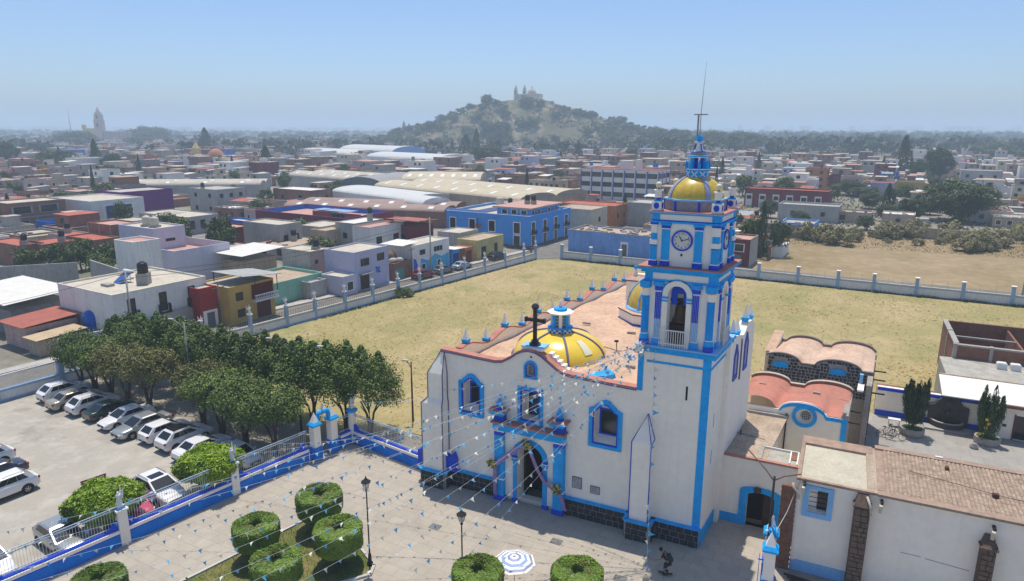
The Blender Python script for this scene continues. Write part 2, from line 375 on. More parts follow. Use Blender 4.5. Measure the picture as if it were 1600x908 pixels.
for (a, b, c, d) in ((-8.57,-7.88,2.1,2.94), (-7.27,-6.6,2.0,2.56)):
    q = MB().box(a, b, -0.05, -0.003, c, d).build('plaque', mat('slate_plaque_border', (0.12,0.12,0.14), 0.6, 0.2), church)
    MB().box(a+.05, b-.05, -0.06, -0.048, c+.05, d-.05).build('plaque_face', mat('grey_marble', (0.42,0.42,0.44), 0.5, 0.35, 5.0), q)
    for i in range(5):
        MB().box(a+.12, b-.12-.06*(i % 2), -0.063, -0.058, d-.17-i*(d-c-.25)/5, d-.145-i*(d-c-.25)/5).build('inscription_line', mat('engraved_grey', (0.22,0.22,0.24), 0.7, 0.1), q)
# violet-edged diagonal buttress on the left corner and pointed buttress at right of the door
bt = MB().use(WHITE)
P0 = [(-20.05,0.35),(-20.05,-0.9),(-18.3,-0.9),(-18.3,-0.003),(-18.79,-0.003),(-18.79,0.35)]; P1 = [(-19.6,0.35),(-19.6,-0.66),(-18.36,-0.66),(-18.36,-0.003),(-18.79,-0.003),(-18.79,0.35)]
bt.prism_z(P0, 1.25, 6.5)
def ringcap(mb, A, za, B, zb):
    n = len(A)
    mb.add([(x,y,za) for x, y in A]+[(x,y,zb) for x, y in B], [(i,(i+1) % n,n+(i+1) % n,n+i) for i in range(n)])
ringcap(bt, P0, 6.5, P1, 6.95); bt.prism_z(P1, 6.951, 8.8)
ringcap(bt, P1, 8.8, [(-18.84,0.3),(-18.84,-0.05),(-18.5,-0.05),(-18.5,-0.004),(-18.79,-0.003),(-18.79,0.3)], 10.3)
b0 = bt.build('corner_buttress', None, church)
ed = MB()
for i in (1, 2):
    ed.tube([(P0[i][0],P0[i][1],1.3),(P0[i][0],P0[i][1],6.5),(P1[i][0],P1[i][1],6.95),(P1[i][0],P1[i][1],8.8),((-18.84,-18.5)[i-1],-.06,10.3)], 0.045, 5)
ed.tube([(-18.28,-.03,1.3),(-18.28,-.03,6.5),(-18.34,-.03,6.95),(-18.34,-.03,8.8),(-18.5,-.03,10.0)], .045, 5)
ed.build('edge_trim', PURPLE, b0)
MB().use(DBLUE).poly_y([(-20.75,.9),(-20.056,.9),(-20.056,2.75),(-20.3,2.9),(-20.5,2.5),(-20.75,2.45)], [], -.5, -.1).build('blue_scroll', None, b0)
MB().use(DBLUE).poly_y([(-18.294,1.3),(-17.5,1.3),(-17.5,2.2),(-17.7,2.75),(-17.95,2.4),(-18.294,2.5)], [], -.5, -.05).build('blue_scroll', None, b0)
fb = MB().use(WHITE).box(-4.36, -3.1, -0.85, -0.004, 1.2, 6.75)
fb.add([(-4.36,-.85,6.75),(-3.1,-.85,6.75),(-3.1,-.004,6.75),(-4.36,-.004,6.75),(-3.6,-.1,8.4),(-3.6,-.004,8.42)], [(0,1,4),(1,2,5,4),(3,0,4,5)])
b1 = fb.build('pointed_buttress', None, church)
ed = MB()
for pts in ([(-4.36,-.86,1.25),(-4.36,-.86,6.75),(-3.6,-.11,8.42),(-3.1,-.86,6.75),(-3.1,-.86,1.25)], [(-3.1,-.86,6.75),(-3.1,-.02,6.78),(-3.6,-.02,8.44)]):
    ed.tube(pts, 0.04, 5)
ed.build('edge_trim', DBLUE, b1)
# dark stone plinth, each block its own piece, and the blue band above it
pl = MB().use(MORTAR); pb = MB().use(BLUE); blocks = []
def plinth(a, b, zt=1.24, zb=0.0, rows=3):
    """run of plinth from a to b (plan points); outward is to the right of a->b"""
    d = Vector((b[0]-a[0], b[1]-a[1], 0)); Ln = d.length; d.normalize(); o = Vector((d.y, -d.x, 0)); rz = atan2(d.y, d.x)
    h = (zt-zb)/rows
    c = (Vector((a[0],a[1],0))+Vector((b[0],b[1],0)))/2+o*0.03
    pl.use(MORTAR).cbox((c.x, c.y, (zt+zb)/2-.01), (Ln-.004, 0.2, zt-zb-.02), rz)
    pb.cbox((c.x+o.x*.05, c.y+o.y*.05, zt+0.06), (Ln+.22, 0.25, 0.12), rz)
    for r in range(rows):
        x = -rnd.uniform(0.05, 0.3) if r % 2 else 0.0
        while x < Ln-.03:
            w = rnd.uniform(0.42, 0.55); xa = max(x, 0)+.02; xb = min(x+w, Ln)-.02
            if xb-xa > .08:
                m = Vector((a[0],a[1],0))+d*((xa+xb)/2)+o*(0.09+rnd.uniform(0, 0.03)); blocks.append((m.x, m.y, zb+(r+.5)*h, xb-xa, h-.045, rz))
            x += w
plinth((-20.15,.3),(-20.15,-.9)); plinth((-20.13,-.95),(-18.2,-.95)); plinth((-18.2,-.9),(-18.2,-.06)); plinth((-18.1,-.06),(-14.4,-.06)); plinth((-8.98,-.06),(-4.5,-.06))
plinth((-4.48,-.06),(-4.48,-.9)); plinth((-4.46,-.95),(-3.0,-.95)); plinth((-2.98,-.9),(-2.98,-.06))
plinth_o = pl.build('plinth', None, church); plinth_o['kind'] = 'stuff'; pb.build('plinth_band', None, church)['kind'] = 'stuff'
bb = MB().use(STONE).cbox((0,0,0), (1,1,1)); bev = bmesh.new(); bev.from_mesh(bb.mesh('stone_block')); bmesh.ops.bevel(bev, geom=bev.edges, offset=0.06, segments=1, affect='EDGES')
BLOCK = bpy.data.meshes.new('stone_block'); bev.to_mesh(BLOCK); bev.free(); BLOCK.materials.append(STONE)
def lay_blocks(parent, items, me=None, depth=0.12):
    inv = parent_world(parent).inverted()
    for (x, y, z, w, h, rz) in items:
        o = link('stone_block', me or BLOCK, None); o.parent = parent; o.matrix_parent_inverse = inv
        o.location = (x, y, z); o.rotation_euler = (0, 0, rz); o.scale = (w, depth, h)
lay_blocks(plinth_o, blocks)
# nave walls, roof, wavy side parapets with pinnacles
KL = skew(0.125)
lw = [(0.98, 0)]+[(34.0, 0)]
top = [(y, 10.0+0.28*cos(2*pi*(y-2.4)/5.2)-0.006*y) for y in [34-0.65*i for i in range(0, 51)] if y > 1]
MB(KL).poly_x(lw+top, [], -18.6, -18.2).build('side_wall', WHITE, church)
cpn = MB(KL).use(COPING)
for a, b in zip(top, top[1:]):
    cpn.add([(-18.68,a[0],a[1]+.02),(-18.13,a[0],a[1]+.02),(-18.13,b[0],b[1]+.02),(-18.68,b[0],b[1]+.02),(-18.68,a[0],a[1]+.11),(-18.13,a[0],a[1]+.11),(-18.13,b[0],b[1]+.11),(-18.68,b[0],b[1]+.11)],
        [(0,1,2,3),(7,6,5,4),(1,0,4,5),(2,1,5,6),(3,2,6,7),(0,3,7,4)])
cpn.build('parapet_coping', None, church)
def pinnacle(x, y, z, xf):
    p = xf((x, y, z))
    return MB().use(BLUE).frustum((p[0],p[1],p[2]), 0.30, 0.38, 0.27).use(WHITE2).frustum((p[0],p[1],p[2]+.27), 0.27, 0.02, 0.85).build('pinnacle', None, church)
for i in range(12):
    y = 2.4+2.6*i; pinnacle(-18.42, y, 10.0+0.28*cos(pi*i)-0.006*y+.12, KL)
rf = MB().use(PINKROOF)
NX, NY = 16, 24; vs = []; fs = []
for j in range(NY+1):
    for i in range(NX+1):
        y = 0.52+33.5*j/NY; xl = -18.1+0.125*y; xr = -0.28+KS*y if y < 10.4 else -4.2+.02*y
        x = xl+(xr-xl)*i/NX; vs.append((x, y, 9.3+0.42*sin(pi*i/NX)+0.05*sin(y*1.3)))
for j in range(NY):
    for i in range(NX): a = j*(NX+1)+i; fs.append((a, a+1, a+NX+2, a+NX+1))
rf.add(vs, fs, True); rf.build('nave_roof', None, church)
MB().use(WHITE).box(-14.6, -3.6, 33.6, 34.2, 0, 10.0).add([(-4.0,10.4,0),(-3.55,34,0),(-3.55,34,9.9),(-4.0,10.4,9.9),(-4.3,10.4,0),(-3.85,34,0),(-3.85,34,9.9),(-4.3,10.4,9.9)],[(0,1,2,3),(5,4,7,6),(3,2,6,7)]).build('rear_wall', None, church)
MB(SKW).use(WHITE).box(-5.0,-.3,10.1,10.4,0,11.2).use(COPING).box(-5.0,-.3,10.05,10.45,11.2,11.3).build('side_parapet', None, church)
# right-hand wall behind the tower
rt = [(3.4,12.9),(3.9,12.55),(4.6,12.7),(5.0,12.75),(6.2,12.5),(7.0,12.3),(7.6,12.5),(8.2,12.9),(9.6,12.75),(10.4,12.3)]
MB(SKW).poly_x([(3.4,0),(10.4,0)]+list(reversed(rt)), [], -0.3, 0.3).build('right_wall', WHITE, church)
for yc, zb, zt in ((5.0, 9.75, 11.9), (7.9, 9.6, 12.0)):
    w = MB(SKW).poly_x([(yc-.5,zb),(yc+.5,zb),(yc+.5,zt-.5),(yc,zt+.3),(yc-.5,zt-.5)], [[(yc-.36,zb+.3),(yc+.36,zb+.3),(yc+.36,zt-.55),(yc,zt),(yc-.36,zt-.55)]], 0.29, 0.4).build('lancet_frame', mat('violet_blue_trim', (0.10,0.13,0.45), 0.8, 0.1), church)
    MB(SKW).poly_x([(yc-.37,zb+.28),(yc+.37,zb+.28),(yc+.37,zt-.55),(yc,zt+.02),(yc-.37,zt-.55)], [], 0.28, 0.33).build('blind_panel', mat('lilac_shade_panel', (0.42,0.42,0.52), 0.9, 0.1), w)
MB(SKW).use(BLUE).box(0.3, 0.36, 7.5, 8.3, 9.6, 9.95).build('blue_sill', None, church)
for y, z in ((4.8,12.8),(5.9,12.6),(8.3,12.95),(9.7,12.8)): pinnacle(0.05, y, z, SKW)
MB(SKW).use(PURPLE).tube([(0.36,6.4,12.2),(0.36,6.4,9.3)], 0.05, 5).build('downpipe', None, church)
# front dome and its lantern
DC = (-11.75, 5.25, 9.35)
dom = MB().use(YELLOW).lathe(DC, [(3.42*cos(pi/2*i/12), 0.25+1.85*sin(pi/2*i/12)) for i in range(13)], 48)
dome = dom.build('yellow_dome', None, church)
MB().use(PURPLE).lathe(DC, [(3.62,-.2),(3.62,.22),(3.40,.28)], 48).build('dome_base_ring', None, dome)
for k in range(6):
    a = radians(-58+60*k)
    pts = [(DC[0]+(3.44*cos(pi/2*i/12))*cos(a), DC[1]+(3.44*cos(pi/2*i/12))*sin(a), DC[2]+.26+1.86*sin(pi/2*i/12)) for i in range(0, 12)]
    MB().tube(pts, 0.085, 6).build('dome_rib', PURPLE, dome)
hm = MB(); n_ = 5; vs = []
for i in range(n_+1):
    for j in range(n_+1):
        an = radians(-34+13*i/n_); q = (.26+.34*j/n_)*pi/2; vs.append((DC[0]+3.455*cos(q)*cos(an), DC[1]+3.455*cos(q)*sin(an), DC[2]+.27+1.865*sin(q)))
hm.add(vs, [(i*(n_+1)+j,(i+1)*(n_+1)+j,(i+1)*(n_+1)+j+1,i*(n_+1)+j+1) for i in range(n_) for j in range(n_)])
hm.build('dome_patch', mat('cream_patch', (0.72,0.68,0.50), 0.7, 0.1), dome)
LC = (DC[0], DC[1], 11.3)
lan = MB().use(WHITE2).lathe(LC, [(0.72,-.1),(0.72,.3)], 8, False, rot=pi/8)
lantern = lan.build('lantern', None, church)
chk = MB()
for r in range(3):
    for i in range(28):
        chk.use(DBLUE if (r+i) % 2 else WHITE2)
        a0 = 2*pi*i/28; a1 = 2*pi*(i+1)/28; z = LC[2]-.05+r*.13
        chk.add([(LC[0]+.9*cos(a0),LC[1]+.9*sin(a0),z),(LC[0]+.9*cos(a1),LC[1]+.9*sin(a1),z),(LC[0]+.9*cos(a1),LC[1]+.9*sin(a1),z+.13),(LC[0]+.9*cos(a0),LC[1]+.9*sin(a0),z+.13)], [(0,1,2,3)])
chk.use(BLUE).lathe(LC, [(.9,.34),(.94,.34),(.94,.42),(.68,.44)], 28)
chk.build('chequered_ring', None, lantern)
MB().use(mat('lantern_glass',(0.20,0.20,0.16),0.3,0.3,6.0)).lathe(LC, [(0.58,.42),(0.58,1.4)], 8, False, rot=pi/8).build('lantern_glass', None, lantern)
for k in range(8):
    a = pi/8+2*pi*k/8
    MB().use(BLUE if k % 2 else WHITE2).cbox((LC[0]+.62*cos(a), LC[1]+.62*sin(a), LC[2]+.91), (.2,.24,.98), a).build('lantern_post', None, lantern)
    a2 = 2*pi*k/8
    gb = MB()
    for q in range(1, 4): gb.cbox((LC[0]+.55*cos(a2), LC[1]+.55*sin(a2), LC[2]+.42+q*.245), (.03,.36,.02), a2)
    gb.build('glazing_bar', WHITE2, lantern)
MB().use(WHITE2).frustum((LC[0],LC[1],LC[2]+1.4), 0.78, 1.0, .14, 8, pi/8).frustum((LC[0],LC[1],LC[2]+1.542), 1.0, .7, .1, 8, pi/8).use(BLUE).lathe((LC[0],LC[1],LC[2]+1.64), [(.5,0),(.5,.12),(.4,.2),(.12,.26)], 16).use(WHITE2).lathe((LC[0],LC[1],LC[2]+1.88), [(.1,0),(.16,.1),(.07,.2),(.13,.34),(.1,.46),(.02,.6)], 12).build('lantern_cap', None, lantern)
# rear dome, its drum and turret
RC = (-7.6, 17.6, 9.6)
rd = MB().use(WHITE).lathe((RC[0],RC[1],RC[2]), [(3.3,-.2),(3.3,1.0)], 8, False, rot=pi/8).use(DBLUE).lathe(RC, [(3.36,-.2),(3.36,.22)], 8, False, rot=pi/8).use(PURPLE).lathe(RC, [(3.34,.95),(3.4,.95),(3.4,1.08)], 8, False, rot=pi/8).use(PINKROOF).lathe(RC, [(3.4,1.08),(2.4,1.1)], 8, False, rot=pi/8)
rear = rd.build('rear_dome_drum', None, church)
MB().use(PBLUE).lathe(RC, [(2.75,1.06),(2.75,1.22),(2.55,1.3)], 32).build('dome_base_ring', None, rear)
MB().use(GOLD).lathe(RC, [(2.55*cos(pi/2*i/12)+.01, 1.2+2.7*sin(pi/2*i/12)) for i in range(13)], 40).build('ochre_dome', None, rear)
for k in range(8):
    a = radians(200+45*k)
    MB().tube([(RC[0]+2.57*cos(pi/2*i/12)*cos(a), RC[1]+2.57*cos(pi/2*i/12)*sin(a), RC[2]+1.22+2.71*sin(pi/2*i/12)) for i in range(13)], .11, 6).build('dome_rib', PBLUE, rear)
tt = MB().use(WHITE).box(-11.2, -9.9, 20.2, 21.5, 9.4, 12.2).use(PURPLE).box(-11.32,-9.78,20.08,21.62,12.2,12.32).use(PINKROOF).frustum((-10.55,20.85,12.322),1.05,.3,.35)
tt.use(WHITE2).lathe((-10.55,20.85,12.6),[(.25,0),(.3,.15),(.12,.3),(.2,.5),(.05,.62)],10).use(BLUE).lathe((-10.55,20.85,13.22),[(.05,0),(.17,.1),(.15,.3),(.02,.42)],10)
tt.build('stair_turret', None, church)
# crest: pedestal, black cross, white steps behind the gable
cr = MB().use(WHITE2).box(-12.45,-10.9,0.02,1.05,11.42,11.62).use(PBLUE).box(-12.5,-10.85,-.02,1.1,11.62,11.68)
crest = cr.build('cross_pedestal', None, church)
x, y, z = -11.68, 0.5, 11.68
cx = MB().use(IRON).lathe((x,y,z),[(.4,0),(.42,.1),(.25,.2),(.28,.32),(.12,.4)],8,False).box(x-.115,x+.115,y-.1,y+.1,z+.35,z+2.55).box(x-.66,x+.66,y-.09,y+.09,z+1.62,z+1.84)
cx.frustum((x,y,z+2.5),.2,.28,.2,8).frustum((x,y,z+2.7),.28,.14,.16,8)
for sx in (-1, 1): cx.box(x+sx*.66-.08, x+sx*.66+.08, y-.12, y+.12, z+1.57, z+1.89)
cx.build('cross', None, crest)
for i in range(5): MB().box(-10.72+i*.3, -10.42+i*.3+.01, .56, 1.1, 9.6, 11.2-i*.24).build('roof_step', WHITE2, church)
bw = MB().use(BLUE); bw.add([(-9.0,1.25,9.55),(-6.6,1.25,9.5),(-6.35,2.0,9.5),(-6.9,2.7,9.5),(-7.0,2.3,10.15),(-6.45,1.9,10.0),(-6.75,1.3,10.0)], [(0,1,6),(1,2,5,6),(2,3,4,5),(0,6,5,4),(0,4,3)])
bw.build('blue_roof_wedge', None, church)
rd2 = MB().use(CONC)
for xx, yy in ((-6.4,7.8),(-5.2,10.5),(-8.3,12.2),(-12.5,13.2),(-6.1,4.4)): rd2.cbox((xx,yy,9.78),(.7,.16,.14),rnd.uniform(-.3,.3))
rd2.use(IRON).tube([(-9.6,8.0,9.75),(-7.8,7.2,9.78),(-5.2,10.0,9.78),(-3.9,11.0,9.78)],.025,4).tube([(-8.0,7.3,9.7),(-8.05,7.3,10.5)],.035,5).cbox((-8.05,7.3,10.5),(.3,.12,.14),.4)
rd2.build('roof_fittings', None, church)
# purple drapes and flower wreaths round the door
DR = mat('violet_cloth', (0.34,0.22,0.42), 0.85, 0.2, 3.0)
def drape(pts, w):
    mb = MB()
    for a, b in zip(pts, pts[1:]):
        a = Vector(a); b = Vector(b); d = (b-a).normalized(); s = Vector((d.z, 0, -d.x))*w; s.y = .06
        mb.add([a-s, a+s, b+s, b-s, a-s+Vector((0,.04,0)), a+s+Vector((0,.04,0)), b+s+Vector((0,.04,0)), b-s+Vector((0,.04,0))], [(0,1,2,3),(7,6,5,4),(0,4,5,1),(1,5,6,2),(2,6,7,3),(3,7,4,0)])
    return mb.build('violet_drape', DR)
dA = drape([(-11.7,-.45,4.85),(-11.4,-.5,4.0),(-10.95,-.5,3.0),(-10.4,-.52,2.2),(-9.7,-.62,1.95),(-9.1,-.65,1.5),(-8.85,-.6,.5)], .16)
tag(dA, 'violet cloth swag hanging across the right half of the church door', 'drape')
dB = drape([(-11.7,-.45,4.85),(-12.5,-.6,4.3),(-13.3,-.7,3.6),(-14.1,-.75,2.9),(-14.2,-.65,1.6),(-14.2,-.6,.4)], .17)
tag(dB, 'violet cloth swag hanging across the left half of the church door', 'drape')
FL = mat('yellow_flowers', (0.62,0.50,0.12), 0.7, 0.3, 9.0); FG = mat('wreath_leaves', (0.10,0.13,0.05), 0.8, 0.3, 6.0)
for (x, z, lab) in ((-9.42,2.1,'round yellow flower wreath pinned on the right door pilaster'),(-14.35,2.9,'yellow flower wreath pinned on the left door pilaster'),(-11.66,4.95,'flower bunch at the crown of the church door arch')):
    t = thing('flower_wreath', lab, 'wreath', (x, -.72, z))
    lv = MB(); fl = MB()
    for i in range(60):
        a = rnd.uniform(0, 2*pi); r = .36*sqrt(rnd.random()); p = (r*cos(a), -.05-.1*rnd.random()*(1-r), r*sin(a))
        (fl if i % 2 else lv).cbox(p, (.1,.08,.1), a, Matrix.Rotation(a, 4, 'X'))
    lv.build('leaves', FG, t, (0,0,0)); fl.build('flowers', FL, t, (0,0,0))
# ------------------------------------------------------------------ the bell tower
tower = thing('bell_tower', 'tall blue and white bell tower with clock stage, ochre dome and antenna mast', 'tower', (-2.1, 2, 0))
TX0, TX1, TY1 = -4.2, 0.0, 4.0
TB = lambda: MB(SKW)
sh = TB().use(WHITE).box(TX0, TX1, 0.0, TY1, 0, 12.6)
sh.build('tower_shaft', None, tower)
t2 = TB().use(BLUE).box(-0.46, 0.03, -0.03, 0.0, 1.36, 12.6).box(-4.42, -4.06, -0.035, 0.0, 9.9, 12.6).box(TX0+.34, -.46, -0.04, 0.0, 11.86, 12.0).box(0.0, .04, 0.0, TY1, 11.85, 11.99)
t2.build('corner_strip', None, tower)
TB().use(BLUE).box(0.0, 0.06, 0.06, TY1, 0, .95).build('blue_dado', None, tower)
TB().use(mat('violet_blue_trim', (0.10,0.13,0.45), 0.8, 0.1)).box(0.002, .035, TY1-.06, TY1+.01, .95, 12.6).build('edge_trim', None, tower)
TB().use(DARK).box(-1.38, -1.26, -0.012, 0.0, 9.75, 10.65).build('slit_window', None, tower)
for zz in (5.1, 7.6): TB().use(mat('grey_crack', (0.35,0.34,0.36), 0.9, 0.2)).box(0.001, .012, 1.6, 1.72, zz, zz+.9).build('slit_vent', None, tower)
ptb = MB().use(MORTAR); pl = ptb; pb = MB().use(BLUE); blocks = []
plinth((-2.96,-.06),(0.02,-.06)); pt_o = ptb.build('plinth', None, tower); pb.build('plinth_band', None, tower); lay_blocks(pt_o, blocks)
def square_ring(mb, x0, x1, y0, y1, z0, z1): mb.box(x0, x1, y0, y1, z0, z1)
TB().use(BLUE).box(-4.5, .3, -.3, TY1+.3, 12.602, 12.95).use(PBLUE).box(-4.55,.35,-.35,TY1+.35,12.95,13.03).build('balcony_ledge', None, tower)
# belfry: four arched walls
bx0, bx1, by0, by1 = -4.2, -0.1, 0.1, 3.9; bz0, bz1 = 13.032, 17.0
bxc = -2.25; byc = 2.0
wf = TB().use(WHITE2)
wf.poly_y([(bx0,bz0),(bx1,bz0),(bx1,bz1),(bx0,bz1)], [arch_pts(bxc-.56,bxc+.56,bz0+.03,16.25,10)], by0, by0+.5)
wf.poly_y([(bx0,bz0),(bx1,bz0),(bx1,bz1),(bx0,bz1)], [arch_pts(bxc-.56,bxc+.56,bz0+.03,16.25,10)], by1-.5, by1)
wf.poly_x([(by0+.502,bz0),(by1-.502,bz0),(by1-.502,bz1),(by0+.502,bz1)], [arch_pts(byc-.5,byc+.5,bz0+.03,16.2,10)], bx1-.5, bx1)
wf.poly_x([(by0+.502,bz0),(by1-.502,bz0),(by1-.502,bz1),(by0+.502,bz1)], [arch_pts(byc-.5,byc+.5,bz0+.03,16.2,10)], bx0, bx0+.5)
belfry = wf.build('belfry', None, tower)
ar = TB().use(WHITE2)
def arch_ring_y(mb, xc, zs, r0, r1, y0, y1, z0):
    o = [(xc-r1, z0)]+[(xc+r1*cos(pi-pi*i/14), zs+r1*sin(pi-pi*i/14)) for i in range(15)]+[(xc+r1,z0),(xc+r0,z0)]+[(xc+r0*cos(pi*i/14), zs+r0*sin(pi*i/14)) for i in range(15)]+[(xc-r0,z0)]
    mb.poly_y(list(reversed(o)), [], y0, y1)
def arch_ring_x(mb, yc, zs, r0, r1, x0, x1, z0):
    o = [(yc-r1, z0)]+[(yc+r1*cos(pi-pi*i/14), zs+r1*sin(pi-pi*i/14)) for i in range(15)]+[(yc+r1,z0),(yc+r0,z0)]+[(yc+r0*cos(pi*i/14), zs+r0*sin(pi*i/14)) for i in range(15)]+[(yc-r0,z0)]
    mb.poly_x(list(reversed(o)), [], x0, x1)
arch_ring_y(ar, bxc, 16.25, .563, .88, by0-.13, by0-.003, bz0); arch_ring_x(ar, byc, 16.2, .503, .78, bx1+.003, bx1+.13, bz0)
ar.use(BLUE)
for sx in (-1, 1): ar.box(bxc+sx*.73-.19, bxc+sx*.73+.19, by0-.18, by0-.02, 16.0, 16.12).box(bxc+sx*.73-.19, bxc+sx*.73+.19, by0-.18, by0-.02, 15.82, 15.9)
for sy in (-1, 1): ar.box(bx1+.02, bx1+.18, byc+sy*.65-.17, byc+sy*.65+.17, 15.95, 16.07)
arch_ring_y(ar, bxc, 16.25, .88, .95, by0-.1, by0-.003, 16.1); arch_ring_x(ar, byc, 16.2, .78, .85, bx1+.003, bx1+.1, 16.1)
ar.build('arch_surround', None, belfry)
def fluted(x, y, face):
    mb = TB(); w = .2
    def bxx(a, b, z0, z1, p):
        if face == 'y': mb.box(x+a, x+b, y-p, y-.003, z0, z1)
        else: mb.box(x+.003, x+p, y+a, y+b, z0, z1)
    mb.use(WHITE2); bxx(-w, w, bz0, 16.95, .1)
    for i in range(4):
        a = -w+.02+i*.098; mb.use(DBLUE); bxx(a, a+.066, 14.7, 16.35, .15); mb.use(PBLUE); bxx(a, a+.066, 13.5, 14.7, .13)
    mb.use(DBLUE); bxx(-w-.02, w+.02, 16.45, 16.7, .14); mb.use(BLUE); bxx(-w-.06, w+.06, 13.04, 13.42, .16); bxx(-w-.1, w+.1, 16.75, 16.99, .2)
    mb.build('fluted_pilaster', None, belfry)
for xx in (-3.37, -1.13): fluted(xx, by0, 'y')
for yy in (0.95, 3.05): fluted(bx1, yy, 'x')
def spiral_column(x, y):
    prof = [(.3,0),(.3,.34),(.26,.36),(.29,.44),(.27,.6),(.22,.66)]
    mb = TB().use(DBLUE).lathe((x,y,bz0), prof[:2], 12).use(BLUE).lathe((x,y,bz0), prof[1:], 12).use(WHITE2).lathe((x,y,bz0),[(.24,.66),(.24,.72)],12).use(BLUE)
    zz = []; n = 60
    for i in range(n+1): zz.append((.2+.035*(i % 2), .72+2.35*i/n))
    mb.lathe((x,y,bz0), zz, 12, False).use(WHITE2).lathe((x,y,bz0),[(.24,3.07),(.26,3.2),(.25,3.5),(.3,3.55)],12).use(BLUE).box(x-.3,x+.3,y-.3,y+.3,bz0+3.6,bz1-.004)
    mb.build('spiral_column', None, belfry)
for xx in (-4.14, -.26):
    for yy in (.02, 3.9): spiral_column(xx, yy)
spiral_column(.0, .55) if False else None
rl = TB().use(RAILW)
for i in range(13): rl.box(bxc-.85+i*.14-.018, bxc-.85+i*.14+.018, -.29, -.25, 13.04, 14.1)
rl.box(bxc-.9, bxc+.9, -.3, -.24, 14.08, 14.15).box(bxc-.9, bxc+.9, -.3, -.24, 13.25, 13.3)
for i in range(9): rl.box(.24, .28, byc-.6+i*.15-.015, byc-.6+i*.15+.015, 13.04, 14.05)
rl.box(.23,.29,byc-.65,byc+.65,14.05,14.1)
rl.build('balcony_railing', None, belfry)
MB(SKW).box(-3.6,-.6,.61,3.39,13.04,13.06).build('belfry_floor', CONC, belfry)
bell = thing('bell', 'bronze bell hanging inside the arch of the belfry', 'bell', (-2.12, .95, 14.45)); bell.scale = (1.15,1.15,1.15)
MB().lathe((0,0,0), [(.52,0),(.5,.06),(.42,.2),(.36,.5),(.33,.8),(.26,.98),(.1,1.05),(.02,1.06)], 20).build('bell_body', BRONZE, bell, (0,0,0))
MB().use(mat('dark_timber',(0.07,0.04,0.025),.8,.3)).box(-.6,.6,-.09,.09,1.05,1.22).build('headstock', None, bell, (0,0,0))
MB().tube([(0,0,.6),(0,0,-.1)],.05,6).sphere((0,0,-.15),.1,8).build('clapper', IRON, bell, (0,0,0))
MB(SKW).use(mat('dark_timber',(0.07,0.04,0.025),.8,.3)).box(-2.95,-1.5,.75,1.3,13.07,14.25).build('bell_frame', None, belfry)
so_ = MB(SKW).use(DBLUE)
for sx in (-1, 1): so_.box(-2.25+sx*.36-.17,-2.25+sx*.36+.17,.66,.74,15.5,16.75)
so_.box(-2.44,-2.06,.665,.735,16.2,16.65); so_.build('blue_louvre', None, belfry)
# entablature above belfry
en = TB().use(WHITE2).box(bx0-.02, bx1+.02, by0-.02, by1+.02, 17.002, 17.55).use(BLUE).box(bx0-.1, bx1+.1, by0-.1, by1+.1, 17.0, 17.12)
for xx in (bx0-.06, bx1-.4): en.box(xx, xx+.46, by0-.07, by0, 17.12, 17.55)
en.box(bx1, bx1+.07, by0-.068, by0+.4, 17.12, 17.55).box(bx1, bx1+.07, by1-.4, by1+.06, 17.12, 17.55)
en.use(BLUE).box(bx0-.25, bx1+.25, by0-.25, by1+.25, 17.552, 17.72).box(bx0-.42, bx1+.42, by0-.42, by1+.42, 17.72, 17.88).use(COPING).box(bx0-.44, bx1+.44, by0-.44, by1+.44, 17.88, 17.94)
en.build('belfry_entablature', None, tower)
# clock stage
cx0, cx1, cy0, cy1 = -3.98, -.2, .25, 3.75; cz0, cz1 = 17.942, 20.5
cs = TB().use(WHITE2).box(cx0, cx1, cy0, cy1, cz0, cz1)
clk = cs.build('clock_stage', None, tower)
def clock_pil(xa, xb, ya, yb, band=True, parts=True):
    mb = TB().use(BLUE).box(xa, xb, ya, yb, cz0+.36, cz1-.35).use(DBLUE).box(xa-.05, xb+.05, ya-.05, yb+.05, cz0, cz0+.3).use(WHITE2).box(xa-.03, xb+.03, ya-.03, yb+.03, cz0+.3, cz0+.36)
    mb.use(DBLUE).box(xa-.02, xb+.02, ya-.02, yb+.02, cz1-.3, cz1-.12).use(WHITE2).box(xa-.03,xb+.03,ya-.03,yb+.03,cz1-.35,cz1-.3).use(BLUE).box(xa-.08, xb+.08, ya-.08, yb+.08, cz1-.12, cz1-.004)
    mb.build('clock_pilaster', None, clk)
for xa, xb in ((-3.42,-2.96), (-1.5,-1.05)): clock_pil(xa, xb, cy0-.1, cy0-.002)
for ya, yb in ((.85,1.2), (2.8,3.15)): clock_pil(cx1+.002, cx1+.1, ya, yb)
def corner_post(xa, xb, ya, yb):
    mb = TB().use(DBLUE).box(xa-.06,xb+.06,ya-.06,yb+.06,cz0,cz0+.28).use(WHITE2).box(xa-.04,xb+.04,ya-.04,yb+.04,cz0+.28,cz0+.34).use(BLUE).box(xa,xb,ya,yb,cz0+.34,cz0+1.2)
    mb.use(DBLUE).box(xa-.03,xb+.03,ya-.03,yb+.03,cz0+1.2,cz0+1.26).use(WHITE2).box(xa-.04,xb+.04,ya-.04,yb+.04,cz0+1.26,cz0+1.55).use(BLUE).box(xa+.02,xb-.02,ya+.02,yb-.02,cz0+1.55,cz0+1.95).use(WHITE2).box(xa,xb,ya,yb,cz0+1.95,cz1-.1).use(DBLUE).box(xa-.04,xb+.04,ya-.04,yb+.04,cz1-.1,cz1-.004)
    mb.build('corner_post', None, clk)
for xa, xb in ((-4.06,-3.7), (-.5,-.1)):
    for ya, yb in ((.1,.42), (3.58,3.95)): corner_post(xa, xb, ya, yb)
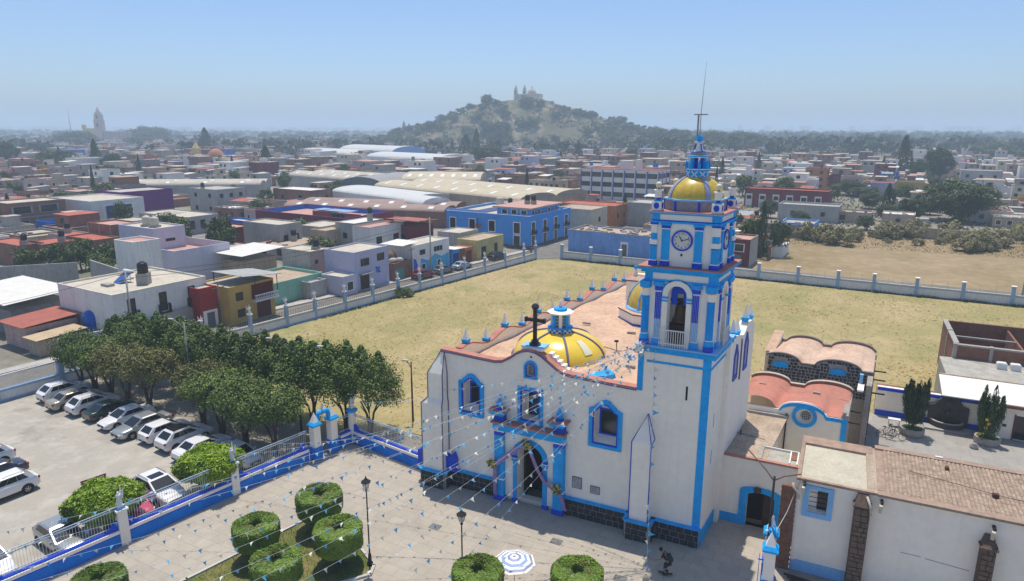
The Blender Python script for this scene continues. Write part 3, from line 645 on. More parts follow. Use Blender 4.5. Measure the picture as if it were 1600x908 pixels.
def clock_face(front):
    N_ = 40
    o = MB(); R = .6
    def P(x, z, d):
        return SKW((-2.22+x, cy0-d, 19.52+z)) if front else SKW((cx1+d, 2.0+x, 19.5+z))
    def disc(r0, r1, d, m):
        mb = MB().use(m)
        vs = [P(r*cos(2*pi*i/N_), r*sin(2*pi*i/N_), dd) for r, dd in ((r1, .0), (r1, d), (r0, d)) for i in range(N_)]
        fs = [(j*N_+i, j*N_+(i+1) % N_, (j+1)*N_+(i+1) % N_, (j+1)*N_+i) for j in range(2) for i in range(N_)]
        if r0 < .1: fs.append(tuple(2*N_+i for i in range(N_)))
        mb.add(vs, fs); return mb
    c = disc(.52, .62, .09, DBLUE).build('clock_ring', None, clk)
    disc(.01, .53, .05, mat('clock_dial', (0.66,0.65,0.60), .5, .1, 3.0)).build('dial', None, c)
    def rect(cx_, cz_, w, h, a, d0):
        pts = []
        for sx, sz in ((-1,-1),(1,-1),(1,1),(-1,1)):
            x = sx*w/2; z = sz*h/2; pts.append(P(cx_+x*cos(a)-z*sin(a), cz_+x*sin(a)+z*cos(a), d0))
        return pts
    INK = mat('clock_black', (0.02,0.02,0.03), .5, .1)
    for k in range(12):
        cu = bpy.data.curves.new('numeral', 'FONT'); cu.body = str(12 if k == 0 else k); cu.size = .17; cu.align_x = 'CENTER'; cu.align_y = 'CENTER'; cu.extrude = .004
        ob = bpy.data.objects.new('numeral_src', cu); dg = bpy.context.evaluated_depsgraph_get()
        me = bpy.data.meshes.new_from_object(ob); bpy.data.objects.remove(ob)
        a = pi/2-2*pi*k/12
        for v in me.vertices:
            v.co = P(v.co.x+.41*cos(a), v.co.y+.41*sin(a), .056+v.co.z) if front else P((v.co.x+.41*cos(a)), v.co.y+.41*sin(a), .056+v.co.z)
        me.materials.append(INK); link('numeral', me, c)
    for nm, ln, ang, w in (('hour_hand', .3, radians(90+35), .05), ('minute_hand', .44, radians(90-72), .035)):
        mb = MB(); mb.add(rect(cos(ang)*ln*.4, sin(ang)*ln*.4, ln*1.2, w, ang, .075)+rect(cos(ang)*ln*.4, sin(ang)*ln*.4, ln*1.2, w, ang, .066), [(0,1,2,3),(4,7,6,5),(0,4,5,1),(1,5,6,2),(2,6,7,3),(3,7,4,0)]); mb.build(nm, INK, c)
clock_face(True); clock_face(False)
TB().use(IRON).box(-2.27,-2.17,cy0-.06,cy0-.002,18.6,18.72).build('clock_lamp', None, clk)
e2 = TB().use(BLUE).box(cx0-.12,cx1+.14,cy0-.14,cy1+.14,20.502,20.62).use(DBLUE).box(cx0-.06,cx1+.08,cy0-.08,cy1+.08,20.62,20.68).use(WHITE2).box(cx0-.02,cx1+.04,cy0-.04,cy1+.04,20.68,21.02)
e2.use(BLUE)
for xx in (cx0-.05, cx1-.38): e2.box(xx, xx+.44, cy0-.08, cy0-.03, 20.684, 21.02)
e2.box(cx1+.04, cx1+.09, cy0-.075, cy0+.35, 20.684, 21.02).box(cx1+.04, cx1+.09, cy1-.35, cy1+.03, 20.684, 21.02)
e2.box(cx0-.16,cx1+.18,cy0-.18,cy1+.18,21.022,21.1).use(PBLUE).box(cx0-.24,cx1+.26,cy0-.26,cy1+.26,21.1,21.17).use(COPING).box(cx0-.25,cx1+.27,cy0-.27,cy1+.27,21.17,21.21)
e2.build('clock_entablature', None, tower)
tcx, tcy = -2.1, 2.0
dr = TB().use(mat('grey_violet_tile', (0.30,0.28,0.33), .6, .35, 6.0)).lathe((tcx,tcy,21.2), [(1.78,0),(1.78,.6)], 8, False, rot=pi/8).use(PBLUE).lathe((tcx,tcy,21.2), [(1.78,.58),(1.86,.6),(1.86,.7),(1.5,.7)], 8, False, rot=pi/8)
for i in range(8):
    a = pi/8+2*pi*i/8; dr.use(DBLUE).cbox((tcx+1.8*cos(a),tcy+1.8*sin(a),21.5),(.07,.12,.6),a)
drum = dr.build('dome_drum', None, tower)
TB().use(GOLD).lathe((tcx,tcy,21.75), [(1.62*cos(pi/2*i/12)+.02, 1.5*sin(pi/2*i/12)) for i in range(13)], 40).build('ochre_dome', None, drum)
LAV = mat('lavender_tile_rib', (0.30,0.34,0.52), .5, .3, 9.0)
for k in range(4):
    a = radians(-49+90*k)
    mb = MB()
    for i in range(12):
        q0 = pi/2*i/12; q1 = pi/2*(i+1)/12; w = .17
        P = lambda q, s: SKW((tcx+1.66*cos(q)*cos(a)-s*w*(.35+.65*cos(q))*sin(a), tcy+1.66*cos(q)*sin(a)+s*w*(.35+.65*cos(q))*cos(a), 21.76+1.54*sin(q)))
        mb.add([P(q0,-1),P(q0,1),P(q1,1),P(q1,-1)], [(0,1,2,3)])
    mb.build('dome_rib', LAV, drum)
for sx in (-1, 1):
    for sy in (-1, 1):
        x, y = tcx+sx*1.72, tcy+sy*1.6
        mb = TB().use(WHITE2).box(x-.27,x+.27,y-.27,y+.27,21.212,21.75)
        p = mb.build('corner_pedestal', None, tower)
        ov = MB().use(DBLUE)
        for fx in ((0,-1),(1,0)):
            c = Vector((x+fx[0]*.275, y+fx[1]*.275, 21.5)); vs = []
            for i in range(14):
                a = 2*pi*i/14; u = .17*cos(a); w = .19*sin(a)
                vs.append(SKW((c.x+(u if fx[0]==0 else 0), c.y+(u if fx[1]==0 else 0), c.z+w)))
            ov.add(vs, [tuple(range(14)) if fx[0]==0 else tuple(range(14))])
        ov.build('blue_oval', None, p)
        TB().use(BLUE).box(x-.2,x+.2,y-.2,y+.2,21.752,21.84).use(DBLUE).lathe((x,y,21.84),[(.12,0),(.12,.12)],10).use(WHITE2).lathe((x,y,21.96),[(.22,0),(.2,.36),(.28,.4),(.28,.46),(.1,.5)],8,False).use(DBLUE).lathe((x,y,22.44),[(.05,0),(.05,.14)],8).use(mat('cream_globe',(0.72,0.66,0.42),.4,.05)).sphere((x,y,22.7),.19,12).build('urn_finial', None, p)
ln = TB().use(BLUE).lathe((tcx,tcy,23.05),[(.66,0),(.62,.5)],8,False,rot=pi/8).use(WHITE2).lathe((tcx,tcy,23.05),[(.66,.5),(.66,.56),(.4,.56)],8,False,rot=pi/8).use(DBLUE).lathe((tcx,tcy,23.05),[(.22,.5),(.22,1.2)],8,False,rot=pi/8).use(WHITE2)
tl = ln.build('top_lantern', None, tower)
for k in range(8):
    a = 2*pi*k/8; a2 = a+pi/8
    TB().use(BLUE if k % 2 else WHITE2).cbox((tcx+.46*cos(a2),tcy+.46*sin(a2),23.05+.88),(.11,.11,.66),a2).build('lantern_post', None, tl)
    TB().use(BLUE).frustum((tcx+.64*cos(a2),tcy+.64*sin(a2),23.6),.12,.09,.3,4,a2+pi/4).frustum((tcx+.64*cos(a2),tcy+.64*sin(a2),23.902),.1,.01,.24,4,a2+pi/4).build('small_pinnacle', None, tl)
    xb = TB().use(WHITE2)
    for sg in (-1, 1): xb.cbox((tcx+.6*cos(a),tcy+.6*sin(a),23.3),(.03,.48,.05),a,Matrix.Rotation(sg*.75,4,'X'))
    xb.build('cross_brace', None, tl)
TB().use(WHITE2).lathe((tcx,tcy,24.24),[(.5,0),(.66,.06)],16).use(BLUE).lathe((tcx,tcy,24.24),[(.66,.06),(.66,.14),(.45,.18)],16).use(GOLD).lathe((tcx,tcy,24.42),[(.48,0),(.44,.14)],16).use(DBLUE).lathe((tcx,tcy,24.56),[(.5,0),(.42,.06)],16).use(WHITE2).lathe((tcx,tcy,24.62),[(.38,0),(.24,.16),(.18,.4),(.2,.5)],16).use(PBLUE).lathe((tcx,tcy,25.12),[(.3,0),(.3,.05),(.08,.09)],16).use(BLUE).sphere((tcx,tcy,25.38),.19,16).build('lantern_cap', None, tl)
for k in range(4):
    a = pi/4+pi/2*k; TB().use(DBLUE).tube([(tcx+.39*cos(a),tcy+.39*sin(a),24.64),(tcx+.26*cos(a),tcy+.26*sin(a),24.8),(tcx+.2*cos(a),tcy+.2*sin(a),25.04)],.035,5).build('cap_rib', None, tl)
MET = mat('weathered_grey_metal',(0.30,0.29,0.29),.5,.1,metal=.3)
ms = TB().use(MET).tube([(tcx,tcy,25.5),(tcx,tcy,27.0),(tcx+.12,tcy,29.7)],.03,6,taper=[.028,.018,.008]).build('antenna_mast', None, tower)
TB().use(MET).box(tcx-.4,tcx+.4,tcy-.03,tcy+.03,26.68,26.74).box(tcx-.18,tcx-.1,tcy-.04,tcy+.04,25.5,26.72).build('mast_cross', None, tower)
# ------------------------------------------------------------------ annex with the arched side door
annex = thing('chapel_annex', 'low white annex with blue arched door and weathered flat roof at the tower foot', 'annex', (2.5, 7, 0))
ROOFTAN = mat('weathered_tan_roof', (0.42,0.34,0.26), 0.95, 0.3, 0.9, tint=(0.40,0.30,0.21), bump=0.3)
ROOFGREY = mat('grey_patched_roof', (0.40,0.38,0.33), 0.95, 0.3, 1.2, bump=0.3)
ROOFCREAM = mat('cream_screed_roof', (0.50,0.46,0.36), 0.95, 0.18, 0.9, bump=0.2)
REDWASH = mat('red_washed_vault', (0.48,0.18,0.13), 0.9, 0.2, 0.5, tint=(0.46,0.22,0.16), bump=0.15)
TANV = mat('sand_pink_vault', (0.60,0.44,0.33), 0.9, 0.15, 0.7, tint=(0.52,0.34,0.24), bump=0.15)
BROWNST = mat('brown_rubble_stone', (0.15,0.10,0.075), 0.95, 0.5, 1.6, tint=(0.17,0.12,0.085), bump=0.6)
w = MB().use(WHITE).poly_y([(0.36,0),(5.5,0),(5.5,4.72),(0.36,4.72)], [arch_pts(2.35,4.05,0.0,2.25,8,.3)], 4.0, 4.4)
w.build('front_wall', None, annex)
MB().use(BLUE).poly_y([(1.85,0),(4.4,0),(4.4,2.5)]+[(3.12+1.28*cos(pi*i/10), 2.5+.42*sin(pi*i/10)) for i in range(1,10)]+[(1.85,2.5)], [arch_pts(2.35,4.05,0.003,2.25,8,.3)], 3.9, 3.997).box(.4,1.85,3.93,3.997,0,.62).box(4.4,5.4,3.93,3.997,0,.62).build('door_surround', None, annex)
MB().use(DARK).box(2.3,4.1,4.95,5.0,0,2.7).box(2.3,4.1,4.41,4.95,2.58,2.62).build('doorway_interior', None, annex)
MB().use(mat('door_brown_and_doorway_shade', (0.05,0.028,0.018), .6, .3)).box(3.35,4.02,4.25,4.31,.02,2.3).build('door_leaf', None, annex)
MB().use(BRONZE).lathe((2.95,3.86,2.75),[(.02,-.24),(.2,-.14),(.24,0),(.2,.14),(.02,.24)],12).build('door_bell_ornament', None, annex)
MB(SKW).use(ROOFTAN).box(0.02,2.9,4.0,12.0,4.725,4.85).build('flat_roof', None, annex)
MB(SKW).use(CONC).box(0.1,3.0,11.7,12.0,4.852,5.05).build('roof_kerb', None, annex)
MB().use(COPING).box(.36,5.4,3.85,4.1,4.855,4.93).build('eaves_course', None, annex)
r2 = MB().use(ROOFGREY).box(2.95,5.25,4.1,6.2,4.73,4.84).use(mat('white_frame',(0.75,0.75,0.72),.7,.05)).box(3.0,5.2,6.0,6.08,4.842,4.98).box(4.65,4.73,4.2,6.0,4.842,4.96).box(5.1,5.18,4.2,6.0,4.842,4.96).use(CONC).box(2.75,3.0,4.1,6.2,4.842,4.95).use(BRICKC).box(4.74,5.09,4.9,5.9,4.842,4.9)
r2.build('patched_roof', None, annex)
MB().use(IRON).tube([(.5,7.6,4.95),(2.9,7.0,5.0)],.02,4).box(1.2,1.28,7.4,7.5,4.85,5.2).build('roof_cable', None, annex)
# ------------------------------------------------------------------ vaulted sacristy behind
sac = thing('vaulted_sacristy', 'sacristy with red washed vaulted roof and round blue ringed window', 'sacristy', (5, 14, 0))
def arcs(x, base, cs, h):
    for c, hw in cs:
        if abs(x-c) < hw: return base+h*sqrt(max(0, 1-((x-c)/hw)**2))*0.95
    return base
front = [(0.5,0),(7.95,0),(7.95,5.42)]+[(x, arcs(x, 5.42, [(4.95,1.6)], .78)) for x in [7.9-.2*i for i in range(38)] if x > .5]+[(0.5,5.42)]
SH2 = lambda p: (p[0]+.06*(p[1]-12), p[1], p[2])
RW = [(5.12+.62*cos(2*pi*i/24), 5.18+.62*sin(2*pi*i/24)) for i in range(24)]
MB().use(WHITE).poly_y(front, [RW], 12.0, 12.35).build('front_wall', None, sac)
ed = [(x, arcs(x, 5.42, [(4.95,1.6)], .78)) for x in [3.36+.2*i for i in range(23)]]+[(7.95,5.42)]
bnd = MB().use(BLUE)
bnd.poly_y([(a, b-.26) for a, b in ed]+list(reversed([(a, b+.02) for a, b in ed])), [], 11.93, 11.997)
bnd.box(7.62,7.97,11.92,11.995,0,5.15)
bnd.build('blue_border', None, sac)
rg = MB().use(BLUE).poly_y([(5.12+.86*cos(2*pi*i/28), 5.18+.86*sin(2*pi*i/28)) for i in range(28)], [[(5.12+.6*cos(2*pi*i/28), 5.18+.6*sin(2*pi*i/28)) for i in range(28)]], 11.9, 11.996)
rgo = rg.build('round_window', None, sac)
MB().use(WHITE2).box(4.4,5.85,12.3,12.34,4.5,5.9).build('recess_back', None, rgo)
MB().use(GLASS).poly_y([(5.2+.36*cos(2*pi*i/20), 5.15+.36*sin(2*pi*i/20)) for i in range(20)], [], 12.27, 12.297).build('pane', None, rgo)
gr = MB().use(RAILW)
for i in range(5):
    q = -.28+.14*i; L = sqrt(.36**2-q*q); gr.box(5.2+q-.014,5.2+q+.014,12.25,12.266,5.15-L,5.15+L).box(5.2-L,5.2+L,12.24,12.25,5.15+q-.014,5.15+q+.014)
gr.build('grille', None, rgo)
MB().use(IRON).tube([(3.9,11.9,5.2),(3.9,11.9,0)],.06,6).build('downpipe', None, sac)
MB(SH2).use(WHITE).box(3.2,3.55,6.3,11.99,0,4.7).build('light_well_wall', None, sac)
def vault(name, m, xa, xb, ya, yb, base, cf_, hf, cb_, hb, dip, parent):
    mb = MB(SH2).use(m); NX, NY = 44, 10; vs = []; fs = []
    for j in range(NY+1):
        t = j/NY
        for i in range(NX+1):
            x = xa+(xb-xa)*i/NX
            z = arcs(x, base, cf_, hf)*(1-t)+arcs(x, base+.12, cb_, hb)*t
            z += dip*4*t*(1-t)*(0.4+.6*abs(sin(pi*(x-xa)/(xb-xa)*2)))
            vs.append((x, ya+(yb-ya)*t, z))
    for j in range(NY):
        for i in range(NX): a = j*(NX+1)+i; fs.append((a, a+1, a+NX+2, a+NX+1))
    mb.add(vs, fs, True); return mb.build(name, None, parent)
CBK = [(1.9,1.55),(6.3,1.75)]
vault('red_vault', REDWASH, 0.42, 7.9, 12.1, 17.0, 5.47, [(4.95,1.6),(1.8,1.2)], .76, CBK, .62, -.28, sac)
def coping_line(name, xa, xb, y0, y1, base, cs, h, m, th, parent):
    mb = MB(SH2).use(m); xs = [xa+(xb-xa)*i/50 for i in range(51)]
    for a, b in zip(xs, xs[1:]):
        za, zb = arcs(a, base, cs, h), arcs(b, base, cs, h)
        mb.add([(a,y0,za),(b,y0,zb),(b,y1,zb),(a,y1,za),(a,y0,za+th),(b,y0,zb+th),(b,y1,zb+th),(a,y1,za+th)], [(3,2,1,0),(4,5,6,7),(0,1,5,4),(1,2,6,5),(2,3,7,6),(3,0,4,7)])
    return mb.build(name, None, parent)
coping_line('vault_coping', .42, 8.0, 17.0, 17.35, 5.58, CBK, .62, mat('brown_brick_edge',(0.26,0.15,0.11),.9,.3,3.0), .2, sac)
coping_line('vault_coping_top', .42, 8.0, 17.02, 17.36, 5.79, CBK, .62, mat('pale_coping_top',(0.50,0.42,0.34),.9,.2,3.0), .04, sac)
MB(SH2).use(WHITE).box(.5,8.0,17.0,17.33,0,5.57).build('middle_wall', None, sac)
ew = MB(SH2).use(mat('grey_brown_stucco',(0.33,0.29,0.26),.95,.3,1.5,bump=.3)).box(7.6,8.0,12.36,17.0,0,5.6).use(BROWNST)
ew.build('end_wall', None, sac)
MB().use(CONC).lathe((7.75,12.2,5.45),[(.2,0),(.22,.1),(.1,.3),(.18,.4),(.02,.5)],8).build('dark_urn', None, sac)
for yy in (13.6, 16.0): MB(SH2).use(IRON).box(8.0,8.75,yy-.05,yy+.05,4.6,4.7).build('water_spout', None, sac)
for xx, yy in ((1.3,15.4),(5.3,15.2)): MB(SH2).use(CONC).box(xx,xx+.5,yy,yy+.18,5.9,6.02).build('roof_lump', None, sac)
MB(SH2).use(mat('pale_wire',(0.5,0.45,0.4),.8,.1)).tube([(0.6,16.2,6.0),(4.2,15.6,5.75),(7.8,15.3,5.7)],.015,4).build('roof_cable', None, sac)
hall = thing('vaulted_hall', 'hall with sand pink vaulted roof and dark cobbled arcade front', 'hall', (5, 23, 0))
CB2 = [(2.2,1.5),(6.6,1.75)]
frontb = [(1.0,0),(9.2,0)]+[(x, arcs(x, 6.5, CB2, .72)) for x in [9.2-.2*i for i in range(42)] if x >= 1.0]
MB(SH2).use(BROWNST).poly_y(frontb, [], 20.2, 20.6).build('cobbled_front', None, hall)
COB = mat('black_cobble',(0.05,0.05,0.055),.8,.4,3.0,bump=.4); GRT = mat('cobble_joint',(0.36,0.34,0.32),.95,.2)
MB(SH2).use(GRT).poly_y([(x, z if z < 1 else z-.02) for x, z in frontb], [], 20.16, 20.197).build('joint_bed', None, hall)
cb = MB(SH2).use(COB)
for r in range(14):
    x = 1.05+rnd.uniform(0,.2)
    while x < 9.0:
        z = 4.2+r*.27+rnd.uniform(-.02,.02); w_ = rnd.uniform(.2,.42)
        if z+.2 < arcs(x+w_/2, 6.5, CB2, .72) and not any(abs(x+w_/2-c) < .6 and 5.9 < z < arcs(x+w_/2,6.5,CB2,.72)-.35 for c, _ in CB2):
            q = rnd.uniform(-.03,.03); cb.add([(x+.02,20.16,z+.02+q),(x+w_-.07,20.16,z+q),(x+w_-.05,20.16,z+.2),(x+.0,20.16,z+.21+q),(x+.05,20.08,z+.05),(x+w_-.1,20.08,z+.04+q),(x+w_-.09,20.08,z+.17),(x+.05,20.08,z+.18)],[(0,1,5,4),(1,2,6,5),(2,3,7,6),(3,0,4,7),(4,5,6,7)])
        x += w_
c_o = cb.build('cobble_stone', None, hall); c_o['kind'] = 'stuff'
for c, hw in CB2:
    MB(SH2).use(BLUE).poly_y([(c-.6,6.0),(c+.6,6.0)]+[(c+.6*cos(pi*i/12), 6.25+.3*sin(pi*i/12)) for i in range(13)], [], 20.05, 20.15).build('blue_lunette', None, hall)
vault('sand_vault', TANV, 1.0, 9.2, 20.2, 25.8, 6.52, CB2, .7, [(3.4,1.5),(7.4,1.7)], .62, -.25, hall)
coping_line('front_coping', 1.0, 9.25, 20.0, 20.3, 6.53, CB2, .72, mat('dark_grey_coping',(0.12,0.11,0.11),.9,.2), .1, hall)
coping_line('rear_coping', 1.0, 9.25, 25.8, 26.1, 6.64, [(3.4,1.5),(7.4,1.7)], .62, mat('brown_grey_coping',(0.20,0.16,0.14),.9,.2), .2, hall)
MB(SH2).use(WHITE).box(1.0,9.0,25.8,26.0,0,6.6).build('rear_wall', None, hall)
e3 = MB(SH2).use(mat('grey_brown_stucco',(0.33,0.29,0.26),.95,.3)).box(8.85,9.25,17.4,26.0,0,6.4)
e3.build('end_wall', None, hall)
st = MB(SH2).use(COB)
for i in range(110): 
    yy = rnd.uniform(17.6,25.6); zz = rnd.uniform(.6,6.1); s_ = rnd.uniform(.12,.3)
    st.box(9.25,9.31,yy,yy+s_*1.4,zz,zz+s_)
st.build('cobble_inlay', None, hall)['kind'] = 'stuff'
for yy in (19.2, 22.6, 25.0): MB(SH2).use(IRON).box(9.25,10.2,yy-.06,yy+.06,5.2,5.3).build('water_spout', None, hall)
MB(SH2).use(PBLUE).box(8.3,8.55,19.0,19.3,5.8,6.7).use(WHITE2).box(8.25,8.7,17.4,19.0,5.8,5.95).build('roof_gutter', None, hall)
MB().use(WHITE).add([(1.2,22.5,0),(1.6,26.4,0),(2.3,26.4,0),(1.9,22.5,0),(1.2,22.5,6.6),(1.6,26.4,7.5),(2.3,26.4,7.5),(1.9,22.5,6.6)], [(0,3,7,4),(3,2,6,7),(1,0,4,5)]).use(PINKROOF).add([(1.15,22.4,6.62),(1.95,22.4,6.62),(2.35,26.4,7.52),(1.55,26.4,7.52)], [(0,1,2,3)]).build('sloped_buttress', None, hall)
# ------------------------------------------------------------------ parish house in front, at right
par = thing('parish_house', 'long white parish house with tiled roof and brown stone buttresses', 'house', (11, 3, 0))
wx = MB().use(WHITE).poly_y([(5.38,0),(26,0),(26,5.95),(5.38,5.95)], [[(6.05,4.05),(7.05,4.05),(7.05,5.5),(6.05,5.5)]], 0.3, 0.75).box(5.38,5.7,.752,6.0,0,5.95).box(5.702,26,6.0,6.4,0,5.95)
wx.build('outer_wall', None, par)
fr = MB().use(PBLUE).poly_y([(5.74,3.72),(7.34,3.72),(7.34,5.72),(5.74,5.72)], [[(6.05,4.05),(7.05,4.05),(7.05,5.5),(6.05,5.5)]], .2, .297).build('window_frame', None, par)
MB().use(WHITE2).box(6.05,7.05,.70,.74,4.05,5.5).build('recess_back', None, fr); MB().use(GLASS).box(6.5,7.02,.66,.69,4.1,5.45).build('pane', None, fr)
gb = MB().use(IRON)
for i in range(4): gb.box(6.52+i*.16,6.545+i*.16,.6,.63,4.08,5.48)
for i in range(5): gb.box(6.06,7.04,.61,.635,4.2+i*.3,4.225+i*.3)
gb.build('window_bars', None, fr)
MB().use(PBLUE).box(5.38,8.4,.22,.297,0,.72).build('skirting', None, par)
MB().use(mat('grey_crack', (0.35,0.34,0.36), .9, .2)).box(11.0,12.0,.292,.2985,2.75,2.79).add([(12.2,.2985,2.7),(14.3,.2985,2.58),(14.3,.2985,2.63),(12.2,.2985,2.75)], [(0,1,2,3)]).build('wall_crack', None, par)
MB().use(WHITE).box(5.4,5.6,.2,.296,.7,5.9).build('corner_lesene', None, par)
def stone_buttress(xa, xb, zt, lab):
    b = MB().use(BROWNST).box(xa, xb, -.32, .297, 0, zt-.5).add([(xa,-.32,zt-.5),(xb,-.32,zt-.5),(xb,.297,zt-.5),(xa,.297,zt-.5),(xa+.12,.1,zt),(xb-.12,.1,zt),(xb-.12,.297,zt),(xa+.12,.297,zt)], [(0,1,5,4),(1,2,6,5),(3,0,4,7),(4,5,6,7)])
    b.box(xa-.08,xb+.08,-.4,.297,zt-.62,zt-.52)
    o = b.build('stone_buttress', None, par)
    its = []
    z = .02
    while z < zt-.75:
        x = xa+.02; h = rnd.uniform(.22,.4)
        while x < xb-.06:
            w_ = min(rnd.uniform(.22,.5), xb-x-.01)
            its.append((x+w_/2, -.33, min(z+h/2, zt-.7), w_-.035, h-.035, 0)); x += w_
        z += h
    lay_blocks(o, its, ROUGH, .16)
    return o
rb = bmesh.new(); bmesh.ops.create_cube(rb, size=1); bmesh.ops.bevel(rb, geom=rb.edges, offset=.12, segments=1, affect='EDGES')
ROUGH = bpy.data.meshes.new('rough_stone'); rb.to_mesh(ROUGH); rb.free(); ROUGH.materials.append(mat('brown_field_stone',(0.17,0.115,0.085),.95,.45,1.7,tint=(0.19,0.13,0.09),bump=.5))
stone_buttress(8.42, 9.22, 5.9, ''); stone_buttress(14.55, 15.2, 5.05, '')
bp = MB().use(BRICKC).box(4.55,5.36,.05,.297,0,5.5)
bpo = bp.build('brick_pier', None, par)
BR = bpy.data.meshes.new('brick'); rb = bmesh.new(); bmesh.ops.create_cube(rb, size=1); rb.to_mesh(BR); rb.free(); BR.materials.append(mat('brick_face',(0.25,0.12,0.08),.9,.35,2.5,bump=.3))
inv = parent_world(bpo).inverted()
for r in range(34):
    for c in range(3):
        o = link('brick', BR); o.parent = bpo; o.matrix_parent_inverse = inv
        o.location = (4.7+.27*c-(.07 if r % 2 else 0)+.02, .045, .1+r*.16); o.scale = (.25,.03+.015*rnd.random(),.135)
for (pp) in ([(5.15,0,5.8),(5.15,-.1,5.6),(5.35,-.14,5.4),(5.5,-.12,5.2),(5.52,-.1,4.9)], [(9.0,0,5.85),(9.15,-.4,5.6),(9.22,-.42,5.3),(9.25,-.42,5.0)]):
    MB().use(mat('pale_gutter_pipe',(0.52,0.48,0.40),.7,.2)).tube(pp, .07, 8).build('gutter_pipe', None, par)
for x, z in ((9.75,5.35),(15.0,5.2),(5.75,5.5)):
    MB().use(IRON).box(x-.07,x+.07,-.1,.297,z+.25,z+.4).use(mat('lamp_cream',(0.55,0.50,0.40),.5,.1)).cbox((x-.05,-.12,z),(.16,.16,.5),0,Matrix.Rotation(.25,4,'X')).build('wall_floodlight', None, par)
MB().use(mat('dusty_brick_coping',(0.36,0.25,0.19),.9,.3,2.0)).box(5.3,9.35,.15,.35,5.952,6.1).box(5.3,9.35,5.3,6.45,5.952,6.1).box(5.3,5.5,.352,5.298,5.952,6.1).use(ROOFTAN).box(9.0,9.5,.2,6.3,5.952,6.09).build('parapet', None, par)
MB().use(ROOFCREAM).box(5.5,9.0,.35,5.3,5.9,5.96).build('flat_roof', None, par)
MB().use(mat('brick_rim',(0.35,0.25,0.19),.9,.3,2.0)).box(9.5,26,.1,.62,5.955,6.1).box(9.5,26,6.1,6.6,5.955,6.22).box(9.5,9.9,.622,6.098,5.955,6.12).build('roof_rim', None, par)
MB().use(mat('terracotta_bed',(0.32,0.215,0.15),.95,.2)).add([(9.9,.6,5.97),(26,.6,5.97),(26,6.12,6.12),(9.9,6.12,6.12)], [(0,1,2,3)]).build('tile_bed', None, par)
TILE = mat('sandy_roof_tile',(0.40,0.31,0.235),.95,.4,3.0,tint=(0.33,0.235,0.17))
tl_ = MB().use(TILE)
for r in range(18):
    y = .64+r*.305; z = 5.985+(y-.6)*.027
    for c in range(74):
        x = 9.95+c*.217; j = rnd.uniform(-.012,.012); dz = rnd.uniform(0,.02)
        tl_.add([(x,y+j,z+dz),(x+.06,y+j,z+.04+dz),(x+.13,y+j,z+.04+dz),(x+.19,y+j,z+dz),(x,y+.33+j,z+.01+dz),(x+.06,y+.33+j,z+.045+dz),(x+.13,y+.33+j,z+.045+dz),(x+.19,y+.33+j,z+.01+dz)], [(0,1,5,4),(1,2,6,5),(2,3,7,6),(0,3,2,1)])
tl_.build('roof_tile', None, par)['kind'] = 'stuff'
q = MB().use(IRON).tube([(11.2,3.7,6.2),(16.0,2.6,6.2),(20,2.4,6.2)],.018,4).use(BRONZE).box(15.2,15.5,2.5,2.75,6.1,6.3).box(13.2,13.4,4.9,5.2,6.15,6.3).use(WHITE2).box(12.8,13.2,6.3,6.42,6.225,6.3)
q.build('roof_clutter', None, par)
# ------------------------------------------------------------------ courtyard behind the parish house
cw = thing('courtyard_wall', 'white courtyard wall with ultramarine top and foot bands', 'wall', (14.5, 28.6, 0))
MB().use(WHITE).box(10.7,18.9,28.4,28.75,0,2.75).build('wall', None, cw)
MB().use(DBLUE).box(10.7,18.9,28.34,28.397,2.42,2.7).box(10.7,18.9,28.34,28.397,0,.5).build('blue_band', None, cw)
MB().use(BRICKC).box(10.7,15.4,28.756,29.7,0,2.6).build('brick_backing', None, cw)
ft = thing('wall_fountain', 'dark stone wall fountain with curved basin against the courtyard wall', 'fountain', (16.4, 27.6, 0))
FS = mat('fountain_stone',(0.07,0.062,0.06),.8,.35,2.0,bump=.4)
MB().poly_y([(14.9,0),(17.95,0),(17.95,1.9),(17.55,2.0),(17.3,2.4),(16.9,2.75),(16.4,2.85),(15.95,2.75),(15.55,2.4),(15.3,2.0),(14.9,1.9)], [], 27.95, 28.33).build('back_panel', FS, ft)
MB().lathe((16.4,27.95,0), [(1.3,0),(1.3,.62),(1.12,.62),(1.1,.5)], 20, False, sx=1.0, sy=.75, a0=pi, a1=2*pi).build('basin', FS, ft)
MB().use(mat('water_surface',(0.03,0.04,0.04),.05,.1)).lathe((16.4,27.95,.5),[(1.12,0),(.01,0)],20,False,sy=.75,a0=pi,a1=2*pi).build('water', None, ft)
MB().use(CONC).lathe((16.4,27.95,.62), [(1.32,0),(1.32,.06),(1.1,.06)], 20, False, sy=.75, a0=pi, a1=2*pi).box(14.6,18.2,26.7,27.9,0,.16).build('pale_rim', None, ft)
MB().use(FS).sphere((16.4,27.85,2.25),.34,12).sphere((16.4,27.7,1.4),.25,10).build('relief_boss', None, ft)
rb_ = thing('white_roofed_outbuilding', 'low white outbuilding with bright sheet roof beside the courtyard', 'outbuilding', (23, 29, 0))
ob = MB().use(WHITE).poly_y([(19.2,0),(31,0),(31,3.2),(19.2,3.2)], [[(21.2,0.01),(22.3,0.01),(22.3,2.2),(21.2,2.2)]], 27.5, 27.8).box(19.2,19.5,27.802,33,0,3.2)
ob.build('outer_wall', None, rb_)
MB().use(mat('maroon_door_frame',(0.20,0.03,0.03),.7,.1)).box(21.1,21.2,27.4,27.5,0,2.3).box(22.3,22.4,27.4,27.5,0,2.3).use(GLASS).box(21.2,22.3,27.7,27.75,0,2.2).build('door', None, rb_)
MB().use(IRON).box(20.0,20.4,27.38,27.498,1.7,2.0).box(20.35,20.6,27.4,27.498,1.1,1.3).build('meter_box', None, rb_)
